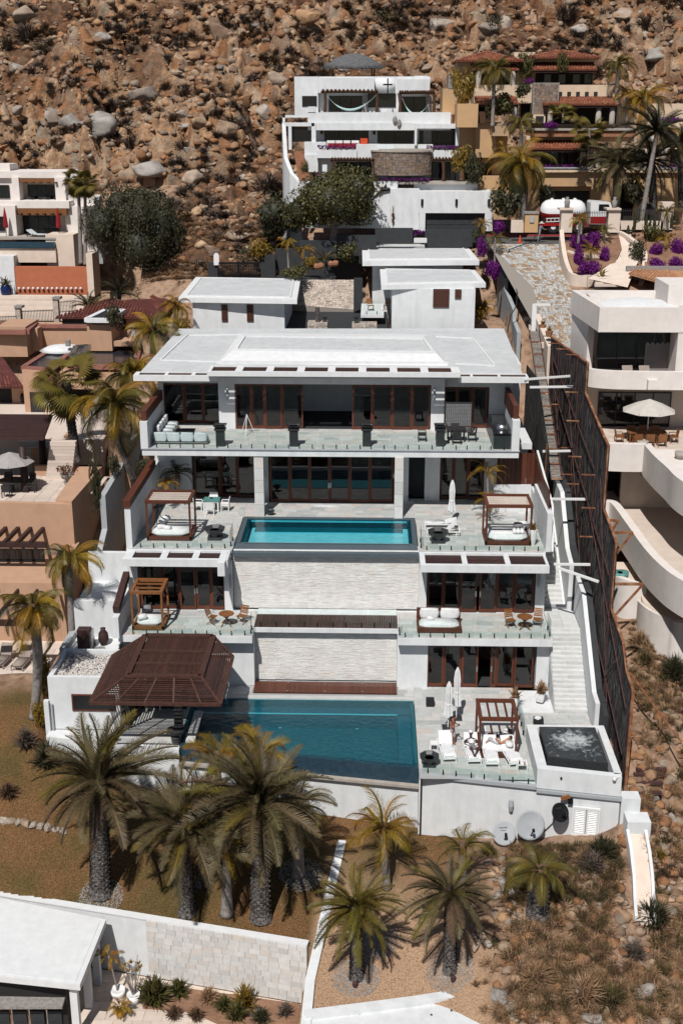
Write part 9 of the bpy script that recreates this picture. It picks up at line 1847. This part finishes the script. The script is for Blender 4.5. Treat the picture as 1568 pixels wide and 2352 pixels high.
for k,(px,py,s,m,n_,lab) in enumerate(((355,2300,1.0,'leaf_green',120,'dark green cycad left in the foreground bed'),(412,2285,.7,'leaf_green',60,'yellow green shrub right of the cycad'),(480,2300,.6,'grass_straw',90,'dry bush in the middle of the foreground bed'),(515,2318,.6,'leaf_green',60,'green plant with pointed leaves in the foreground bed'),(565,2310,.9,'leaf_gold',40,'upright yellow green plant in the foreground bed'),(545,2340,.7,'leaf_green',60,'low green shrub at the bottom edge'),(600,2345,.6,'leaf_dark',60,'dark shrub at the bottom edge of the bed'),(655,2330,.5,'twig',60,'thin dry bush at the right end of the bed'),(400,2335,.5,'twig_brown',80,'brown ground shrub along the curved bed edge'),(450,2340,.5,'twig_brown',80,'brown ground shrub at the bottom of the bed'))):
    tuft(lab,PZ(px,py,-7.62),s*1.35,m,n_*2,name='garden_plant')
for k,(px,py,m,r_,h_,lab) in enumerate(((272,2290,'metal_white',.34,.45,'white pot with a small yellow palm under the foreground wall'),(308,2305,'metal_white',.3,.55,'white pot with branching succulent beside the cycad'),(277,2335,'yellow_glaze',.24,.42,'yellow pot with a purple flowered palm'))):
    q=PZ(px,py,-7.7);solo(MB().lathe(q,[(r_*.65,0),(r_*.95,h_*.5),(r_,h_),(r_*.85,h_-.04)],16),'plant_pot',m,lab,'pot',smooth=True)
    if k == 0: palm('small yellow palm in the white pot under the foreground wall',q+Vector((-.3,0,2.2)),q+Vector((0,0,.4)),.75,kind='small',m='frond_gold',n_=11,r0=.05,r1=.04,tk='ring',lo=-.4)
    elif k == 1:
        b=MB();r=random.Random(8)
        for i in range(7): u=i*.9;b.tube([q+Vector((0,0,.4)),q+Vector((math.cos(u)*.2,math.sin(u)*.15,1.1)),q+Vector((math.cos(u)*.4,math.sin(u)*.3,1.7+r.random()*.8))],[.035,.025,.015],5)
        t=thing('branching_succulent','bare branching succulent in the second white pot','plant',q);b.build('stem','bark_pale',t)
        for i in range(7): u=i*.9;o=inst('leaves',geo_mesh('leaves',*twigs(r,24,.9,.5,.08),'leaf_gold',tint=np.array([.5]*72)),t,q+Vector((math.cos(u)*.4,math.sin(u)*.3,2.0)),(0,0,u),(.26,)*3)
    else: palm('small palm with purple flowers in the yellow pot',q+Vector((0,0,.55)),q+Vector((0,0,.4)),.6,kind='small',m='frond_gold',n_=16,r0=.05,r1=.04,tk='ring',lo=-.1);bush('purple blossoms in the yellow pot',277,2322,26,12,q.y,'bougain',160,cat='flowers',name='blossoms')
for k,(px,py,h_) in enumerate(((1455,530,1.6),(1480,540,1.8),(1500,535,1.3),(1440,545,1.0),(1540,525,1.2))): p=PY(px,py,104.5);solo(MB().tube([p,p+Vector((0,0,h_*.6)),p+Vector((0,0,h_))],[.13,.15,.06],7).tube([p+Vector((0,0,h_*.4)),p+Vector((.35,0,h_*.5)),p+Vector((.38,0,h_*.9))],[.08,.09,.05],6),'cactus','leaf_green',['branched cactus nearest the right gate pillar','tallest branched cactus in the right garden','branched cactus beside the tallest one','smallest cactus beside the footpath wall','branched cactus at the far right of the garden'][k],'cactus')
struct(MB().add([PY(1440,520,108),PY(1600,515,108),PY(1600,625,97.5),PY(1480,618,97.5),PY(1478,580,101)],[(0,1,2,3,4)]),'garden_soil','soil');FBx=FB(None,'bed_wall','stone_grey',1438,612,1600,622,97,.4);tag(FBx,'low stone edge of the right garden bed above the hut','wall')
struct(MB().add([PY(1292,556,102.5),PY(1420,540,104.5),PY(1427,572,101.5),PY(1412,602,98.8),PY(1350,630,96.8),PY(1315,625,97.6)],[(0,1,2,3,4,5)]),'flower_bed_soil','soil')
tag(FB(None,'court_bed','charcoal',632,640,770,655,106.5,2.2),'charcoal raised bed holding the court shrubs','planter')
for k,(px,py) in enumerate(((728,612),(737,610),(770,605),(760,606))): p=PY(px,py,106.2);solo(MB().blob(p,.3,.3,.28,j=.1),'round_stone','clay',['round orange stone in the court bed, the left one','round orange stone in the court bed, second from left','round orange stone at the right shrub of the court bed','round orange stone third from the left of the court bed'][k],'stone')
# === right slope: boulders, brush, straw
for px,py,wd,hg,mm,lab in ((1300,2000,0,0,0,''),(1478,1880,60,60,2,'smooth tan boulder right of the rain chute'),(1540,1870,46,64,1,'grey upright boulder near the right edge'),(1520,1755,50,30,2,'pale boulder beside the timber steps'),(1530,1635,44,36,1,'round grey boulder above the timber steps'),(1500,1640,40,30,2,'flat boulder left of the round grey one'),(1548,1790,24,50,2,'pale split rock at the right edge'),(1535,2035,26,50,2,'upright pale rock in the sandy slope'),
    (1500,1832,40,26,1,'grey rock at the lower timber steps'),(1330,2255,120,130,1,'large dark outcrop in the straw grass'),(1150,2265,80,110,1,'grey outcrop right of the palm lawn'),(1360,2330,80,60,1,'grey outcrop at the bottom edge'),(1470,2260,130,110,1,'dark rock outcrop at the lower right'),(1450,2150,60,50,1,'pale grey slab in the sandy path'),(1230,2225,30,24,2,'small pale rock in the straw'),(1375,2075,40,30,2,'pale rock among dry tufts')):
    if not wd: continue
    p=lbase(px,py+hg*.3);k=1/scale_at(p.y);o=inst('boulder',BM[mm][RX.randrange(6)],None,p,(0,0,RX.uniform(0,6)),(wd*k*.52,wd*k*.45,hg*k*.5));tag(o,lab,'boulder','boulders on the right slope')
ws=[(1085,2110),(1093,2125),(1082,2140),(1100,2140),(1090,2156),(1110,2160),(1102,2175),(1118,2182),(1090,2185),(1160,2050),(1150,2035),(1172,2060),(1180,2085),(1190,2068),(1170,2105),(1185,2112),(1200,2120),(1160,2010),(1120,1990),(1138,2030),(1145,2060)]
for px,py in ws: p=lbase(px,py);s=RX.uniform(.22,.38);o=inst('wall_stone',BM[2 if RX.random()<.6 else 1][RX.randrange(6)],None,p+Vector((0,0,.1)),(0,0,RX.uniform(0,6)),(s*1.2,s,s));tag(o,'loose stone of the tumbled stone border beside the palms','stone','stones of the border beside the palms')
for k in range(9): px=10+k*17;p=lbase(px,1885+k*4.2);s=RX.uniform(.28,.42);o=inst('wall_stone',BM[2][RX.randrange(6)],None,p,(0,0,RX.uniform(0,6)),(s*1.3,s,s));tag(o,'pale stone in the low row across the left lawn','stone','pale stones across the left lawn')
for k,(px,py) in enumerate(((1494,1773),(1488,1792),(1485,1810),(1482,1828),(1492,1905),(1494,1925))): p=lbase(px,py);solo(MB().beam(p+Vector((-.75,0,.08)),p+Vector((.75,.05,.06)),.2,.14),'timber_step','rust_dark',['topmost timber step on the right slope','second timber step from the top on the right slope','third timber step from the top on the right slope','fourth timber step from the top on the right slope','fifth timber step, beside the smooth tan boulder','lowest timber step on the right slope'][k],'step')
solo(MB().tube([PY(1445,1545,57),PY(1500,1620,54.5),PY(1568,1710,52)],.05,6),'rusty_pole','rust','long thin rusty pole slanting down the right slope','pole')
gs=[twigs(RX,70,.9,1.0,.02,droop=.35) for _ in range(6)];pl=[];pl2=[];pl3=[]
SR=random.Random(5)
for i in range(6500):
    px=SR.uniform(1090,1600);py=SR.uniform(1430,2352)
    d1_=py>2105+SR.gauss(0,22) and px>1165+SR.gauss(0,38)+(2352-py)*.05;d2_=px>1440 and py<1640;d3_=1160<px<1420 and 1950<py<2080;d4_=px>1470 and 1640<py<2120
    if not (d1_ or d2_ or d3_ or d4_): continue
    if d4_ and SR.random()<.78: continue
    if d1_ and 1400<px<1500 and py<2230: continue
    if d1_ and SR.random()<.3: continue
    d=ray(px,py);yy=(36 if py>1900 else 46)+SR.random()*.12
    p=None
    while yy<66:
        t_=yy/d[1];x=d[0]*t_
        if H+d[2]*t_<hgrid(x,yy): p=(x,yy);break
        yy += .12
    if not p: continue
    if p[0]<12.6 and 50<p[1]<60: continue
    s=SR.uniform(.22,.75);q=(SR.randrange(6),p[0],p[1],hgrid(*p),(s,s,s),SR.uniform(0,6),SR.random())
    (pl if SR.random()<(.62 if not d3_ else .2) else (pl2 if SR.random()<.6 else pl3)).append(q)
for mm,P_,lab,nm in (('grass_straw',pl,'straw coloured dry grass on the right slope','grass'),('grass_green',pl2,'olive green ground cover on the right slope','ground cover'),('twig_brown',pl3,'rust brown dry brush on the right slope','brush')):
    o=join('dry_grass',mm,gs,P_);tag(o,lab,nm,kind='stuff')
pl=[]
for i in range(2000):
    px=SR.uniform(1100,1600);py=SR.uniform(1440,2352)
    d=ray(px,py);yy=36
    while yy<66:
        t_=yy/d[1];x=d[0]*t_
        if H+d[2]*t_<hgrid(x,yy): break
        yy += .12
    if yy >= 66 or x<5.5 or (x<12.6 and yy>49.5): continue
    s=.06+.42*SR.random()**2.2;pl.append((SR.randrange(8),x,yy,hgrid(x,yy),(s,s,s*.8),SR.uniform(0,6),SR.random()))
o=join('loose_rocks','rock',sml,pl);tag(o,'loose rocks scattered on the right slope','rocks',kind='stuff')
for px,py,s,lab,m in ((1510,1990,.7,'low yellow flowered agave right of the rain chute','leaf_gold'),(1500,2130,1.6,'dark green thicket right of the sandy path','leaf_dark'),(1380,1975,1.3,'grey green brush left of the rain chute','leaf_dark'),(1355,2010,1.2,'dense dry brush below the front wall','twig'),(1455,2200,1.0,'grey leafless bush beside the sandy path','twig'),(1230,2270,1.2,'dry yellow palm leaves piled at the lower right','grass_straw'),(1340,2300,1.4,'heap of fallen dry fronds','grass_straw'),(1545,1560,1.6,'dark bush below the beige house','leaf_dark'),(1470,1480,.9,'pale grass clump at the foot of the beige wall','grass_straw'),(1480,1530,1.0,'green shrub below the pale grass clump','grass_green'),(1120,1965,.8,'low green plants at the foot of the front wall','grass_green'),(60,1720,1.2,'grey dry bush left of the bath house','twig'),(110,1760,1.6,'brown green bush left of the first date palm','leaf_dark'),(20,1835,1.0,'brown brush on the left lawn edge','twig_brown'),(1400,2320,1.2,'olive shrub at the bottom edge','grass_green')):
    tuft(lab,lbase(px,py),s,m,260,cat='bush',name='dry_bush',w_=.02)
pl=[]
for i in range(1500):
    p=onground(SR.uniform(330,625),SR.uniform(520,650),103,126)
    if p is None or p.x>-8.6 or (p.y<111 and p.x>-17): continue
    s=SR.uniform(.3,.8);pl.append((SR.randrange(6),p.x,p.y,p.z,(s,s,s*.8),SR.uniform(0,6),SR.random()))
o=join('dry_grass','grass_straw',gs,pl);tag(o,'golden dry grass behind the left guest building','grass',kind='stuff')
pl=[];g5=[twigs(RX,9,.8,1.0,.05) for _ in range(3)]
for i in range(9000):
    x=SR.uniform(-20,5.6);y=SR.uniform(39,57.5)
    if (y<wally(x)+.3 and x<side_x(y)+.4) or (y>fY(x)-.3) or (x<-16.5 and y>54): continue
    s=SR.uniform(.05,.10);pl.append((SR.randrange(3),x,y,hgrid(x,y),(s,s,s*.8),SR.uniform(0,6),SR.random()))
o=join('lawn_grass','grass_straw',g5,pl);tag(o,'short dry grass of the sloping lawn','grass',kind='stuff')
